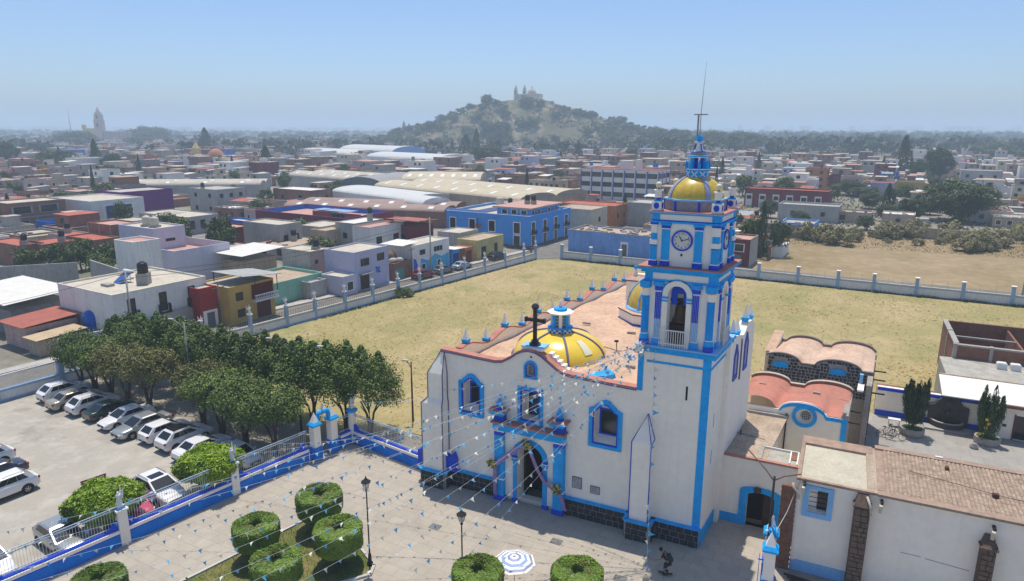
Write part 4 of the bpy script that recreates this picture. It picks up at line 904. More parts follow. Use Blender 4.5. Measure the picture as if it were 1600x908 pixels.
MB().use(mat('bright_sheet_roof',(0.74,0.71,0.64),.6,.08,1.2)).add([(15.6,26.9,3.22),(31,26.9,3.22),(31,32,3.5),(15.8,32,3.5),(15.6,26.9,3.3),(31,26.9,3.3),(31,32,3.58),(15.8,32,3.58)], [(3,2,1,0),(4,5,6,7),(0,1,5,4),(3,0,4,7)]).use(BRICKC).box(19.0,31,26.75,26.9,3.0,3.26).build('sheet_roof', None, rb_)
MB().use(ROOFGREY).box(16.4,32,32.2,38,3.3,3.6).use(CONC).box(16.4,16.7,32.2,38,0,3.298).box(16.7,32,32.2,32.5,0,3.298).use(ROOFTAN).box(15.8,31,32.0,32.2,3.4,3.66).build('terrace_roof', None, rb_)
by = thing('brick_yard_building', 'open topped red brick building with concrete posts at the right edge', 'building', (25, 42, 0))
b_ = MB().use(BRICKC).box(17.6,36,38.0,38.3,0,4.9).box(17.6,17.9,38.3,48,0,5.0).box(17.9,36,47.7,48,0,5.0).box(23.5,23.7,38.3,47.7,0,4.6)
b_.build('brick_wall', None, by)
c_ = MB().use(CONC)
for xx in (17.5,20.5,23.4,27.0,31.0): c_.box(xx,xx+.3,37.9,38.4,0,5.1)
c_.box(17.45,36,37.92,38.36,4.9,5.05).box(17.5,17.95,43,43.3,0,5.2).box(17.48,17.96,38.3,48,5.002,5.12).box(17.9,23.5,42.9,43.15,4.4,4.6)
c_.build('concrete_frame', None, by)
TANKW = mat('white_plastic_tank',(0.70,0.70,0.68),.5,.05)
for i, (xx, nm) in enumerate(((20.9,'left'),(22.0,'right'))):
    tag(MB().use(TANKW).box(xx,xx+.8,35.9,36.6,3.6,4.15).box(xx+.06,xx+.74,35.95,36.55,4.152,4.22).build('rooftop_box'), f'white rooftop equipment box, {nm} one of two before the brick wall', 'equipment box')
MB().use(STAT).box(0,0,0,0,0,0) if False else None
# planters with cypress
def planter(x, y, lab):
    t = thing('round_planter', lab, 'planter', (x, y, 0))
    MB().use(CONC).lathe((0,0,0), [(.78,0),(.85,.2),(.85,.62),(.72,.62),(.7,.5)], 10, False, sx=1.15).build('planter_wall', None, t, (0,0,0))
    MB().use(mat('planter_greenery',(0.06,0.12,0.03),.9,.4,5.0)).lathe((0,0,0), [(.82,.5),(.4,.62),(.01,.66)], 14, True, sx=1.1).build('ground_cover', None, t, (0,0,0))
planter(13.5, 24.9, 'pale concrete planter under the fuller dark cypress, left in courtyard'); planter(19.1, 25.7, 'pale concrete planter under the ragged cypress with yellow flowers')
for (x, y, rz, col, lab) in ((11.5,23.4,.3,(0.35,0.05,0.05),'red bicycle parked in the courtyard shade'),(12.0,24.2,.5,(0.4,0.4,0.42),'silver bicycle parked between the wall and the left planter'),(12.2,23.0,.2,(0.05,0.05,0.06),'black bicycle nearest the parish roof in courtyard')):
    t = thing('bicycle', lab, 'bicycle', (x, y, 0), rz)
    for sx in (-.52, .52):
        wv = [(sx+.33*cos(2*pi*i/16), 0, .34+.33*sin(2*pi*i/16)) for i in range(17)]
        wh = MB().tube(wv, .022, 5, cap=False); 
        for i in range(6): wh.tube([(sx,0,.34),(sx+.32*cos(pi*i/3),0,.34+.32*sin(pi*i/3))],.006,3)
        wh.build('wheel', IRON, t, (0,0,0))
    cm = mat('cycle_paint_%d' % int(col[0]*100), col, .4, .05)
    MB().tube([(-.52,0,.34),(-.05,0,.3),(.38,0,.78),(-.18,0,.78),(-.52,0,.34)],.02,5).tube([(-.05,0,.3),(-.22,0,.9)],.02,5).tube([(.52,0,.34),(.36,0,.95)],.02,5).build('cycle_frame', cm, t, (0,0,0))
    MB().cbox((-.23,0,.94),(.25,.12,.05)).build('saddle', IRON, t, (0,0,0)); MB().tube([(.3,-.26,1.0),(.38,0,.97),(.3,.26,1.0)],.015,5).build('handlebar', IRON, t, (0,0,0))
tb = thing('white_table', 'small white table standing by the left courtyard planter', 'table', (12.2, 26.2, 0)); tb.scale = (.75,.75,.8)
MB().cbox((0,0,.8),(1.3,.7,.08)).build('table_top', RAILW, tb, (0,0,0))
for sx in (-.55,.55):
    for sy in (-.28,.28): MB().cbox((sx,sy,.38),(.06,.06,.76)).build('leg', RAILW, tb, (0,0,0))
tag(MB().use(CONC).lathe((18.0,24.2,0),[(.28,0),(.35,.2),(.15,.3),(.2,.42),(.02,.45)],8).build('small_stone_urn'), 'small dark stone urn on courtyard paving left of ragged cypress', 'urn')
t = thing('plank_pile','dark weathered planks lying at the foot of parish house wall','planks',(6.6,-.6,0))
for i in range(5): MB().use(mat('dark_timber',(0.07,0.04,0.025),.8,.3)).cbox((.1*i,-.16*i,.05+.04*(i%2)),(2.9-.2*i,.14,.05),.05*i-.1).build('plank', None, t, (0,0,0))
# ------------------------------------------------------------------ ground sheets
def sheet(name, pts, z, m):
    mb = MB(); n = len(pts)
    tris = tessellate_polygon([[Vector((x, y, 0)) for x, y in pts]])
    fs = []
    for t in tris:
        a, b, c = (pts[i] for i in t)
        fs.append(tuple(t) if (b[0]-a[0])*(c[1]-a[1])-(b[1]-a[1])*(c[0]-a[0]) > 0 else tuple(reversed(t)))
    mb.add([(x, y, z) for x, y in pts], fs); return struct(name, mb, m)
TOWNG = ground_mat('dusty_town_ground', (0.26,0.235,0.20), [((0.17,0.16,0.14),.03,.5,.12,.6), ((0.12,0.14,0.07),.012,.56,.08,.7), ((0.36,0.32,0.27),.2,.56,.1,.6)])
sheet('ground', [cf(-9000,-300), cf(9000,-300), cf(9000,12000), cf(-9000,12000)], -0.09, TOWNG)
FIELD = ground_mat('dry_grass_field', (0.43,0.34,0.18), [((0.345,0.28,0.14),.05,.5,.12,.7), ((0.25,0.235,0.085),.07,.50,.1,.8), ((0.20,0.215,0.075),.16,.58,.07,.75), ((0.46,0.36,0.19),.25,.58,.08,.6), ((0.26,0.21,0.12),1.3,.58,.1,.35), ((0.45,0.35,0.19),5,.55,.15,.35)], bump=.4, stretch=(1,.8,1))
sheet('dry_field', [(-64.2,-.2),(-60,18),(-54,53),(-48.5,84.4),(-44.4,87),(0,84.4),(40,82),(60,81),(60,28),(11,28),(9,6),(-28,6),(-29.3,2.6),(-29.6,1.0),(-64.2,1.6)], -0.03, FIELD)
PARK = ground_mat('parking_concrete', (0.38,0.35,0.295), [((0.36,0.335,0.29),.12,.5,.12,.8), ((0.25,0.23,0.20),.3,.60,.05,.65), ((0.50,0.47,0.41),.6,.56,.1,.6), ((0.30,0.28,0.25),2.5,.60,.08,.4)], bump=.2)
sheet('parking_lot', [(-70,-45),(-36,-45),(-34.6,-22),(-33.3,-15.5),(-31.6,-8),(-29.9,-1),(-29.4,0.0),(-40,-.9),(-64.4,0.2),(-66,-12)], -0.02, PARK)
PATH = ground_mat('tree_bed_path', (0.38,0.34,0.28), [((0.27,0.235,0.18),.25,.5,.12,.7), ((0.17,0.15,0.11),.6,.58,.1,.5)])
sheet('path', [(-64.2,1.2),(-64.4,.2),(-40,-.9),(-29.5,-.1),(-29.4,2.2),(-40,3.4),(-62,6.2)], -0.012, PATH)
def paving(name, col, lo, joint):
    m = ground_mat(name, col, [(lo,.18,.5,.14,.75), (tuple(c*.8 for c in col),.5,.60,.07,.55), (tuple(min(1,c*1.12) for c in col),1.1,.56,.1,.5), (tuple(c*.7 for c in lo),2.2,.66,.05,.5)], bump=.15)
    t = m.node_tree; N = t.nodes; L = t.links; b = N['Principled BSDF']
    src = b.inputs['Base Color'].links[0].from_socket
    g = N.new('ShaderNodeNewGeometry'); mp = N.new('ShaderNodeMapping'); mp.inputs['Rotation'].default_value = (0,0,radians(2)); L.new(g.outputs['Position'], mp.inputs['Vector'])
    bt_ = N.new('ShaderNodeTexBrick'); bt_.inputs['Scale'].default_value = 1.0; bt_.inputs['Brick Width'].default_value = joint; bt_.inputs['Row Height'].default_value = joint*.8; bt_.inputs['Mortar Size'].default_value = .018; bt_.offset = .5
    bt_.inputs['Color1'].default_value = (1,1,1,1); bt_.inputs['Color2'].default_value = (.88,.88,.88,1); bt_.inputs['Mortar'].default_value = (.62,.60,.57,1); L.new(mp.outputs[0], bt_.inputs['Vector'])
    mx = N.new('ShaderNodeMix'); mx.data_type = 'RGBA'; mx.blend_type = 'MULTIPLY'; mx.inputs['Factor'].default_value = .62
    L.new(src, mx.inputs['A']); L.new(bt_.outputs['Color'], mx.inputs['B']); L.new(mx.outputs['Result'], b.inputs['Base Color'])
    return m
PLAZA = paving('plaza_paving', (0.42,0.375,0.31), (0.37,0.33,0.275), 1.1)
sheet('plaza_pavement', [(-38,-45),(-34.55,-22),(-33.2,-15.4),(-31.5,-8),(-29.9,-1),(-29.3,2.0),(-18.9,1.0),(-18,.4),(5.4,.4),(5.4,-1.0),(5.0,-45)], 0.0, PLAZA)
sheet('side_door_apron', [(0,.404),(5.45,.404),(5.45,4.05),(0.3,4.05)], 0.004, PLAZA)
sheet('side_yard', [(5.4,.4),(30,.4),(30,-45),(5.0,-45),(5.4,-1.0)], -0.006, PATH)
COURT = paving('courtyard_paving', (0.36,0.34,0.31), (0.30,0.285,0.26), 1.6)
sheet('courtyard_pavement', [(8.5,6.4),(34,6.4),(34,28.4),(8.5,28.4)], -0.008, COURT)
ASPH = ground_mat('worn_street', (0.17,0.16,0.145), [((0.24,0.22,0.19),.15,.5,.12,.7), ((0.11,0.105,0.10),.6,.58,.08,.5)])
sheet('street', [(-78,-60),(-66,-60),(-65.2,-12),(-64.8,-.4),(-60.4,18),(-54.4,53),(-49,84.6),(-44.6,88),(60,82.9),(60,92),(-44,96),(-40,140),(-48,141),(-53.4,92),(-61.5,53),(-69.5,18),(-76,-12)], -0.04, ASPH)
KERB = mat('kerb_concrete',(0.42,0.40,0.37),.95,.2)
kb = MB().use(KERB)
for a, b in (((-69.7,18),(-61.7,53)),((-61.7,53),(-53.6,92)),((-75.5,-12),(-69.7,18))):
    d = Vector((b[0]-a[0],b[1]-a[1],0)); L_ = d.length; kb.cbox(((a[0]+b[0])/2-.5,(a[1]+b[1])/2,.02),(L_,1.5,.24),atan2(d.y,d.x))
kb.build('pavement')['kind'] = 'structure'
VAC = ground_mat('vacant_dry_lot', (0.275,0.20,0.11), [((0.21,0.17,0.08),.06,.52,.1,.7), ((0.36,0.27,0.165),.12,.52,.12,.7), ((0.42,0.34,0.22),.4,.60,.1,.5), ((0.19,0.16,0.07),.7,.60,.1,.5)], bump=.5)
sheet('vacant_lot', [(-18,92),(60,88),(90,84),(120,150),(60,182),(-20,140)], -0.05, VAC)
# ------------------------------------------------------------------ planted bed with clipped drum trees
BEDP = [(-24.4,-8.2),(-22.6,-7.6),(-17.3,-10.6),(-16.95,-11.4),(-18.2,-13.0),(-21,-17.5),(-24,-23),(-28.5,-23),(-26.4,-16.5)]
LAWN = ground_mat('patchy_lawn', (0.115,0.135,0.035), [((0.23,0.19,0.075),.5,.5,.1,.85), ((0.07,0.115,0.022),.7,.56,.08,.7), ((0.20,0.17,0.08),3,.58,.1,.4)], bump=.5)
bd = sheet('garden_bed', BEDP, 0.03, LAWN)
kb = MB().use(mat('pale_bed_kerb',(0.50,0.49,0.46),.9,.15))
for a, b in zip(BEDP, BEDP[1:]+BEDP[:1]):
    d = Vector((b[0]-a[0],b[1]-a[1],0)); kb.cbox(((a[0]+b[0])/2,(a[1]+b[1])/2,.06),(d.length+.1,.16,.14),atan2(d.y,d.x))
kb.build('bed_kerb')['kind'] = 'structure'
def inside(p, poly):
    c = False; n = len(poly)
    for i in range(n):
        a, b = poly[i], poly[i-1]
        if (a[1] > p[1]) != (b[1] > p[1]) and p[0] < (b[0]-a[0])*(p[1]-a[1])/(b[1]-a[1])+a[0]: c = not c
    return c
GRASS = leaf_mat('grass_blades', (0.16,0.15,0.05), (0.09,0.16,0.025))
gm = MB().use(GRASS)
for i in range(9000):
    x, y = rnd.uniform(-28,-17), rnd.uniform(-20,-7.6)
    if inside((x,y), BEDP):
        a = rnd.uniform(0,6.28); h = rnd.uniform(.05,.13); w = .02
        gm.add([(x-w*cos(a),y-w*sin(a),.03),(x+w*cos(a),y+w*sin(a),.03),(x+rnd.uniform(-.05,.05),y+rnd.uniform(-.05,.05),.03+h)], [(0,1,2)])
tag(gm.build('lawn_grass'), 'short patchy green and straw lawn grass in the plaza bed', 'grass', kind='stuff')
TOPI = leaf_mat('clipped_leaf', (0.026,0.055,0.008), (0.17,0.275,0.03), .5)
TOPB = leaf_mat('dry_brown_leaf', (0.09,0.07,0.03), (0.20,0.16,0.06), .8)
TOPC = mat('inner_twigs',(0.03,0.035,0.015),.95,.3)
def drum_leaves(R, H, n, seed, hole=.42, square=0.0):
    r_ = random.Random(seed); mb = MB().use(TOPI)
    for i in range(n):
        u = r_.random()
        if u < .36:
            rr = R*sqrt(r_.uniform((hole/R)**2, 1)); a = r_.uniform(0,2*pi); e = max(0, rr-R+.14); nz = H-1.0*e*e/.14; p = Vector((rr*cos(a), rr*sin(a), nz+.05*sin(5*a+seed))); N_ = Vector((cos(a)*.3,sin(a)*.3,1))
        elif u < .9:
            a = r_.uniform(0,2*pi); z = r_.uniform(0,1)**.9*(H-.08); rr = R*(1-.34*max(0,1-z/.55)**2)+.03*sin(7*a+3*z); p = Vector((rr*cos(a), rr*sin(a), z)); N_ = Vector((cos(a),sin(a),.15))
        else:
            a = r_.uniform(0,2*pi); z = H-r_.uniform(0,.5); p = Vector((hole*cos(a),hole*sin(a),z)); N_ = Vector((-cos(a),-sin(a),.3))
        if square:
            m_ = max(abs(cos(a)), abs(sin(a))); k_ = 1+square*(1/m_-1); p.x *= k_; p.y *= k_
        p += Vector((r_.gauss(0,.03),r_.gauss(0,.03),r_.gauss(0,.03)))
        N_ = (N_+Vector((r_.gauss(0,.27),r_.gauss(0,.27),r_.gauss(0,.27)))).normalized()
        t = N_.orthogonal().normalized(); t.rotate(Matrix.Rotation(r_.uniform(0,6.28),3,N_)); b = N_.cross(t); s = r_.uniform(.035,.065)
        mb.use(TOPB if (hypot(p.x,p.y) < R*.62 and p.z > H-.5 and sin(atan2(p.y,p.x)*1.0+seed*2) > .2 and r_.random() < .3) or r_.random() < .015 else TOPI)
        mb.add([p-t*s*1.3, p+b*s*.7, p+t*s*1.3, p-b*s*.7], [(0,1,2,3)])
    return mb.mesh('crown_leaves')
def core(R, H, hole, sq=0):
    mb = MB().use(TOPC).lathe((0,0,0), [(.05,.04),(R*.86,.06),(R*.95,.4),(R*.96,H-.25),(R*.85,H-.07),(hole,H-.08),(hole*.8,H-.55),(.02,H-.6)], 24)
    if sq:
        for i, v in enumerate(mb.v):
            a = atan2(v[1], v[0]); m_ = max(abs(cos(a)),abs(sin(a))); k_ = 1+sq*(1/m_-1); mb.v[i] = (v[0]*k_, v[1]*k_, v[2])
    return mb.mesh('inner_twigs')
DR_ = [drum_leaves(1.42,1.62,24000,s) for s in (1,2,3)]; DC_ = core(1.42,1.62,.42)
TOPIS = [(-22.9,-8.9,1.02,'round clipped drum tree nearest the blue gate, hollow dark centre on top'),(-24.2,-13.1,.95,'round clipped drum tree at the left edge of the planted bed'),(-19.3,-11.35,1.0,'round clipped drum tree beside the tall lamp post at the bed corner'),(-20.5,-15.2,.97,'round clipped drum tree in the front of the bed, browning hollow on top'),(-9.85,-11.1,.98,'pale green clipped drum tree next to the striped parasol'),(-4.9,-8.8,.98,'clipped drum tree standing alone on plaza right of the parasol'),(-27.9,-20.6,.95,'clipped drum tree cut by the bottom edge at the lower left')]
for i, (x, y, s, lab) in enumerate(TOPIS):
    t = thing('topiary_tree', lab, 'topiary tree', (x, y, 0), i*1.1, 'clipped drum trees on the plaza'); t.scale = (s,s,s)
    MB().use(TRUNK).tube([(0,0,0),(.03,0,.5),(0,.02,1.2)],.1,7,taper=[.14,.1,.1]).tube([(.02,0,.45),(.3,.1,1.1)],.05,5).tube([(0,.0,.5),(-.25,-.15,1.1)],.05,5).build('trunk', None, t, (0,0,0))
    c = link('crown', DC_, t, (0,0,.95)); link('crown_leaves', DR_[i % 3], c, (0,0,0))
# bright hedge-topped trees behind the fence
HED = leaf_mat('bright_hedge_leaf', (0.09,0.17,0.008), (0.29,0.42,0.018), .5)
def cushion(n, seed, rx, ry, h):
    r_ = random.Random(seed); mb = MB().use(HED)
    for i in range(n):
        a = r_.uniform(0,2*pi); m_ = max(abs(cos(a)),abs(sin(a))); k_ = 1+.5*(1/m_-1); u = r_.random()
        if u < .5: rr = sqrt(r_.random()); p = Vector((rx*rr*k_*cos(a), ry*rr*k_*sin(a), h*(1-.35*rr**4)+.16*sin(2.3*rx*rr*cos(a)+seed)*sin(2.9*ry*rr*sin(a)))); N_ = Vector((cos(a)*.2,sin(a)*.2,1))
        else:
            z = r_.random(); rr = 1-.3*(1-z)**2+.07*sin(6*a+seed)+.05*sin(11*a+4*z); p = Vector((rx*rr*k_*cos(a), ry*rr*k_*sin(a), h*.65*z)); N_ = Vector((cos(a),sin(a),.3))
        p += Vector((r_.gauss(0,.07),r_.gauss(0,.07),r_.gauss(0,.07)))
        N_ = (N_+Vector((r_.gauss(0,.6),r_.gauss(0,.6),r_.gauss(0,.6)))).normalized()
        t = N_.orthogonal().normalized(); t.rotate(Matrix.Rotation(r_.uniform(0,6.28),3,N_)); b = N_.cross(t); s = r_.uniform(.06,.13)
        mb.add([p-t*s*1.5, p+b*s*.5, p+t*s*1.5, p-b*s*.5], [(0,1,2,3)])
    return mb.mesh('crown_leaves')
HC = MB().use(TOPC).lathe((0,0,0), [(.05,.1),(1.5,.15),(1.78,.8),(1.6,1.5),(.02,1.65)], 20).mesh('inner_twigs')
for i, (x, y, lab) in enumerate(((-33.3,-8.6,'bright green cushion tree behind the fence near the right angel pillar'),(-35.3,-15.2,'bright green cushion tree behind the fence near the left angel pillar'))):
    t = thing('cushion_tree', lab, 'tree', (x, y, 0), .25+i*.1, 'bright cushion trees along the plaza fence')
    MB().use(TRUNK).tube([(0,0,0),(.05,0,.9),(0,0,2)],.16,7,taper=[.2,.15,.13]).tube([(0,0,.8),(.6,.3,1.9)],.08,5).tube([(0,0,.9),(-.6,-.3,1.9)],.08,5).build('trunk', None, t, (0,0,0))
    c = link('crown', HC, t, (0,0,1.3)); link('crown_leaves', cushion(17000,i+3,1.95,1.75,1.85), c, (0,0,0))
# ------------------------------------------------------------------ angel statue, reused on every pillar
def angel():
    t = thing('angel_statue', '', 'statue')
    b = MB().use(STAT).box(-.2,.2,-.2,.2,0,.12).lathe((0,0,.12), [(.17,0),(.2,.06),(.15,.35),(.12,.52),(.15,.66),(.13,.76),(.05,.81)], 12)
    b.tube([(.1,-.02,.84),(.24,-.06,.8),(.3,-.1,1.0)],.035,5).tube([(-.1,-.02,.84),(-.2,-.1,.68)],.035,5)
    b.build('robe', None, t, (0,0,0)); MB().use(STAT).sphere((0,-.01,.98),.085,10,1.2).build('head', None, t, (0,0,0))
    for sx in (-1,1):
        w = MB().use(STAT); o = [(sx*.06,.08,.5),(sx*.2,.14,.62),(sx*.36,.2,1.0),(sx*.33,.22,1.38),(sx*.2,.17,1.05),(sx*.05,.1,.86)]
        w.add(o+[(x,y+.045,z) for x,y,z in o], [(0,1,2,3,4,5),(11,10,9,8,7,6)]+[(i,(i+1)%6,6+(i+1)%6,6+i) for i in range(6)]); w.build('wing', None, t, (0,0,0))
    return t
ANG = angel(); ANGS = snapshot(ANG); ang_used = [False]
def put_angel(x, y, z, rz, lab, group, s=1.0):
    if not ang_used[0]:
        ang_used[0] = True; ANG.location = (x,y,z); ANG.rotation_euler = (0,0,rz); ANG['label'] = lab; ANG['group'] = group; ANG.scale = (s,)*3; return ANG
    return dup(ANGS, (x,y,z), rz, lab, group, s)
# ------------------------------------------------------------------ plaza fence
BARM = MB().use(RAILW).cbox((0,0,.75),(.016,.016,1.5)).cbox((0,0,1.5),(.035,.016,.035),0,Matrix.Rotation(pi/4,4,'Y')).mesh('fence_bar')
def fence_run(root, a, b, col_low, z_low=.78, bar_h=1.45, bars=True, step=.16, scroll=True):
    A = Vector((*a,0)); B = Vector((*b,0)); d = B-A; L_ = d.length; rz = atan2(d.y,d.x); d.normalize(); c = (A+B)/2
    MB().use(col_low).cbox((c.x,c.y,z_low/2),(L_,.34,z_low),rz).build('wall_base', None, root)
    MB().use(DBLUE).cbox((c.x,c.y,z_low+.045),(L_-.01,.38,.09),rz).use(WHITE2).cbox((c.x,c.y,z_low+.2),(L_-.02,.44,.21),rz).use(DBLUE).cbox((c.x,c.y,z_low+.36),(L_-.01,.24,.1),rz).build('coping', None, root)
    if scroll:
        for e, s in ((A,1),(B,-1)):
            p = e+d*s*.62; n = Vector((-d.y,d.x,0))
            prof = [(-.35,0),(.35,0),(.35,.12),(.12,.2),(0,.4),(-.2,.52),(-.35,.5)]; vs = []
            for q in (-.1,.1):
                for u, z in prof: w_ = p+d*(u*s)+n*q; vs.append((w_.x,w_.y,z_low+.4+z))
            k_ = len(prof); fs = [tuple(range(k_)),tuple(range(2*k_-1,k_-1,-1))]+[(i,k_+i,k_+(i+1)%k_,(i+1)%k_) for i in range(k_)]
            MB().use(DBLUE).add(vs, fs).build('blue_scroll', None, root)
    for zz, r in ((z_low+.58,.03),(z_low+.5+bar_h*.82,.035),(z_low+.5+bar_h*.93,.03)):
        MB().use(RAILG).cbox((c.x,c.y,zz),(L_,r*1.6,r*1.6),rz).build('rail', None, root)
    if bars:
        n = int(L_/step); inv = parent_world(root).inverted()
        for i in range(1, n):
            p = A+d*(L_*i/n); o = link('fence_bar', BARM); o.parent = root; o.matrix_parent_inverse = inv
            o.location = (p.x,p.y,z_low+.42); o.rotation_euler = (0,0,rz); o.scale = (1,1,bar_h/1.5)
FBLUE = mat('fence_blue_paint',(0.006,0.20,0.74),.75,.15,1.0,streak=.06)
pf = thing('plaza_fence', 'bright blue and white fence with iron bars between parking lot and plaza', 'fence', (-32, -10, 0))
FP = [(-36.2,-30.5),(-34.65,-22.9),(-33.1,-15.65),(-31.55,-8.15),(-30.2,-2.0)]
for a, b in zip(FP, FP[1:]): fence_run(pf, a, b, FBLUE)
def pillar(root, x, y, h, rz=0, w=.56):
    m = Matrix.Rotation(rz,4,'Z')
    MB().use(WHITE2).cbox((x,y,h/2),(w,w,h),rz).cbox((x,y,h+.06),(w+.16,w+.16,.12),rz).use(PBLUE).frustum((x,y,h+.12),.42,.2,.14,4,pi/4+rz).build('pillar', None, root)
for i, (x, y) in enumerate(FP[1:4]): pillar(pf, x, y, 2.35, radians(-12))
put_angel(-33.1,-15.65,2.6,radians(-20),'white winged angel statue on the left pillar of the blue plaza fence','angel statues on the plaza fence pillars',.95)
put_angel(-31.55,-8.15,2.6,radians(-20),'white winged angel statue on the plaza fence pillar nearer the gate','angel statues on the plaza fence pillars',.95)
def gate(loc, rz, lab):
    t = thing('gateway', lab, 'gate', loc, rz)
    def blt(mb, nm): return mb.build(nm, None, t, (0,0,0))
    for s in (-1,1):
        blt(MB().use(WHITE2).box(-.3,.3,s*.85-.32,s*.85+.32,1.1,2.9).use(FBLUE).box(-.36,.36,s*.85-.38,s*.85+.38,0,1.1).use(BLUE).box(-.42,.42,s*.85-.44,s*.85+.44,2.9,3.02).frustum((0,s*.85,3.02),.62,.4,.2).use(WHITE2).frustum((0,s*.85,3.22),.36,.02,.75), 'gate_pillar')
    pts = [(0,.62*cos(pi*i/12)*1.0,2.95+.8*sin(pi*i/12)+.2*sin(pi*i/6)**2) for i in range(13)]
    blt(MB().use(BLUE).tube(pts,.2,8), 'scrolled_arch'); blt(MB().use(PBLUE).tube([(x-.02,y,z+.15) for x,y,z in pts],.07,6), 'arch_trim')
    blt(MB().use(STAT).lathe((0,0,3.85),[(.16,0),(.1,.2),(.12,.35),(.05,.5),(.08,.6),(.02,.7)],10), 'crest_figure')
    lf = MB().use(DBLUE)
    for i in range(5): lf.box(-.55-.22*i if False else -.02,.02,.5-.02,.52,0,.01)
    for k in range(4): lf.tube([(-.05-.16*k,-.52,.15),(-.05-.16*k,-.52,2.3+.1*sin(k))],.018,4)
    lf.box(-.6,.0,-.54,-.5,.3,.36).box(-.6,.0,-.54,-.5,1.9,1.96); blt(lf, 'open_gate_leaf')
    return t
gate((-29.75,-.55,0), radians(-10), 'blue scrolled arched gateway with white pyramid caps at the plaza corner')
gate((4.35,-2.0,0), radians(4), 'blue and white arched gateway seen edge on at the lower right')
bf = thing('rear_plaza_fence', 'white barred fence on a blue wall between the corner gate and church', 'fence', (-25, 1.8, 0))
fence_run(bf, (-29.2,2.35), (-20.8,.85), FBLUE); fence_run(bf, (-29.5,1.0), (-29.25,2.3), FBLUE, bars=False, scroll=False)
MB().use(WHITE2).frustum((-29.25,2.4,0),.36,.33,2.7,10).use(BLUE).lathe((-29.25,2.4,2.7),[(.34,0),(.5,.1),(.5,.2),(.28,.34),(.1,.36)],12).build('round_pillar', None, bf)
put_angel(-29.25,2.4,3.05,radians(-15),'white winged angel statue on the round pillar beside the corner gateway','angel statues on the plaza fence pillars',.9)
# ------------------------------------------------------------------ lamp posts
def lamp(x, y, h, lab):
    t = thing('street_lantern', lab, 'lamp post', (x, y, 0), .3, 'black lantern lamp posts on the plaza')
    MB().use(IRON).lathe((0,0,0), [(.2,0),(.2,.15),(.12,.25),(.1,.7),(.06,.8),(.045,1.2),(.04,h-1.05),(.07,h-1.0),(.09,h-.93),(.04,h-.88),(.12,h-.8)], 10).build('pole', None, t, (0,0,0))
    MB().use(mat('frosted_lantern_glass',(0.55,0.53,0.47),.3,.1)).frustum((0,0,h-.8),.13,.24,.42,6).build('lantern_glass', None, t, (0,0,0))
    fr = MB().use(IRON).frustum((0,0,h-.38),.32,.1,.18,6).frustum((0,0,h-.2),.1,.05,.1,6).lathe((0,0,h-.1),[(.05,0),(.03,.06),(.005,.12)],8)
    for i in range(6):
        a = pi/4+pi/3*i; fr.tube([(.135*cos(a),.135*sin(a),h-.8),(.245*cos(a),.245*sin(a),h-.38)],.014,4)
    fr.build('lantern_cap', None, t, (0,0,0))
lamp(-17.6,-10.6,5.95,'tall black lantern lamp post at the corner of the planted bed'); lamp(-11.4,-10.1,5.2,'black lantern lamp post on open plaza in front of the door')
# Y-armed dark pole at right
t = thing('wire_pole', 'dark pole with two thin arms in front of the brick pier', 'pole', (4.2,-2.1,0))
MB().use(IRON).tube([(0,0,0),(0,0,7.0)],.07,8,taper=[.085,.06]).build('pole', None, t, (0,0,0))
for pts in ([(0,0,6.7),(-.5,.4,7.1),(-1.8,1.6,7.7)], [(0,0,6.75),(.5,.25,7.0),(1.3,.8,7.05)]): MB().use(mat('rusty_pipe',(0.16,0.08,0.06),.8,.3)).tube(pts,.035,6).build('arm', None, t, (0,0,0))
MB().use(RAILW).box(.05,.3,-.1,.1,2.9,3.15).sphere((-.1,-.1,3.6),.1,8).build('junction_box', None, t, (0,0,0))
tag(MB().use(mat('cream_cable',(0.55,0.52,0.44),.7,.1)).tube([(4.2,-2.1,3.4),(4.6,-1.4,3.4),(5.0,-.6,4.2),(5.3,.1,5.2),(5.55,.15,6.0)],.025,5).build('drooping_cable'), 'pale cable drooping from the dark pole up to the parish roof', 'cable')
# ------------------------------------------------------------------ striped parasol
t = thing('parasol', 'blue and white ring striped parasol open on the plaza', 'parasol', (-8.55,-9.15,0), .2)
um = MB(); rings = [0.02,.1,.25,.42,.6,.78,.95,1.1,1.22]; cols = [LAV,WHITE2,LAV,WHITE2,mat('parasol_sky_blue',(0.30,0.42,0.66),.7,.1),WHITE2,LAV,WHITE2]
for k in range(8):
    um.use(cols[k])
    r0, r1 = rings[k], rings[k+1]; z = lambda r: 2.45-.36*(r/1.22)**1.5
    um.lathe((0,0,0), [(r0,z(r0)),(r1,z(r1))], 8, False)
um.build('canopy', None, t, (0,0,0)); MB().use(RAILW).tube([(0,0,0),(0,0,2.5)],.025,6).build('pole', None, t, (0,0,0)); MB().use(CONC).lathe((0,0,0),[(.3,0),(.3,.1),(.04,.14)],12).build('foot', None, t, (0,0,0))
rb = MB().use(RAILW)
for k in range(8): a = pi/4*k; rb.tube([(0,0,2.4),(1.18*cos(a),1.18*sin(a),2.06)],.012,4)
rb.build('rib', None, t, (0,0,0))
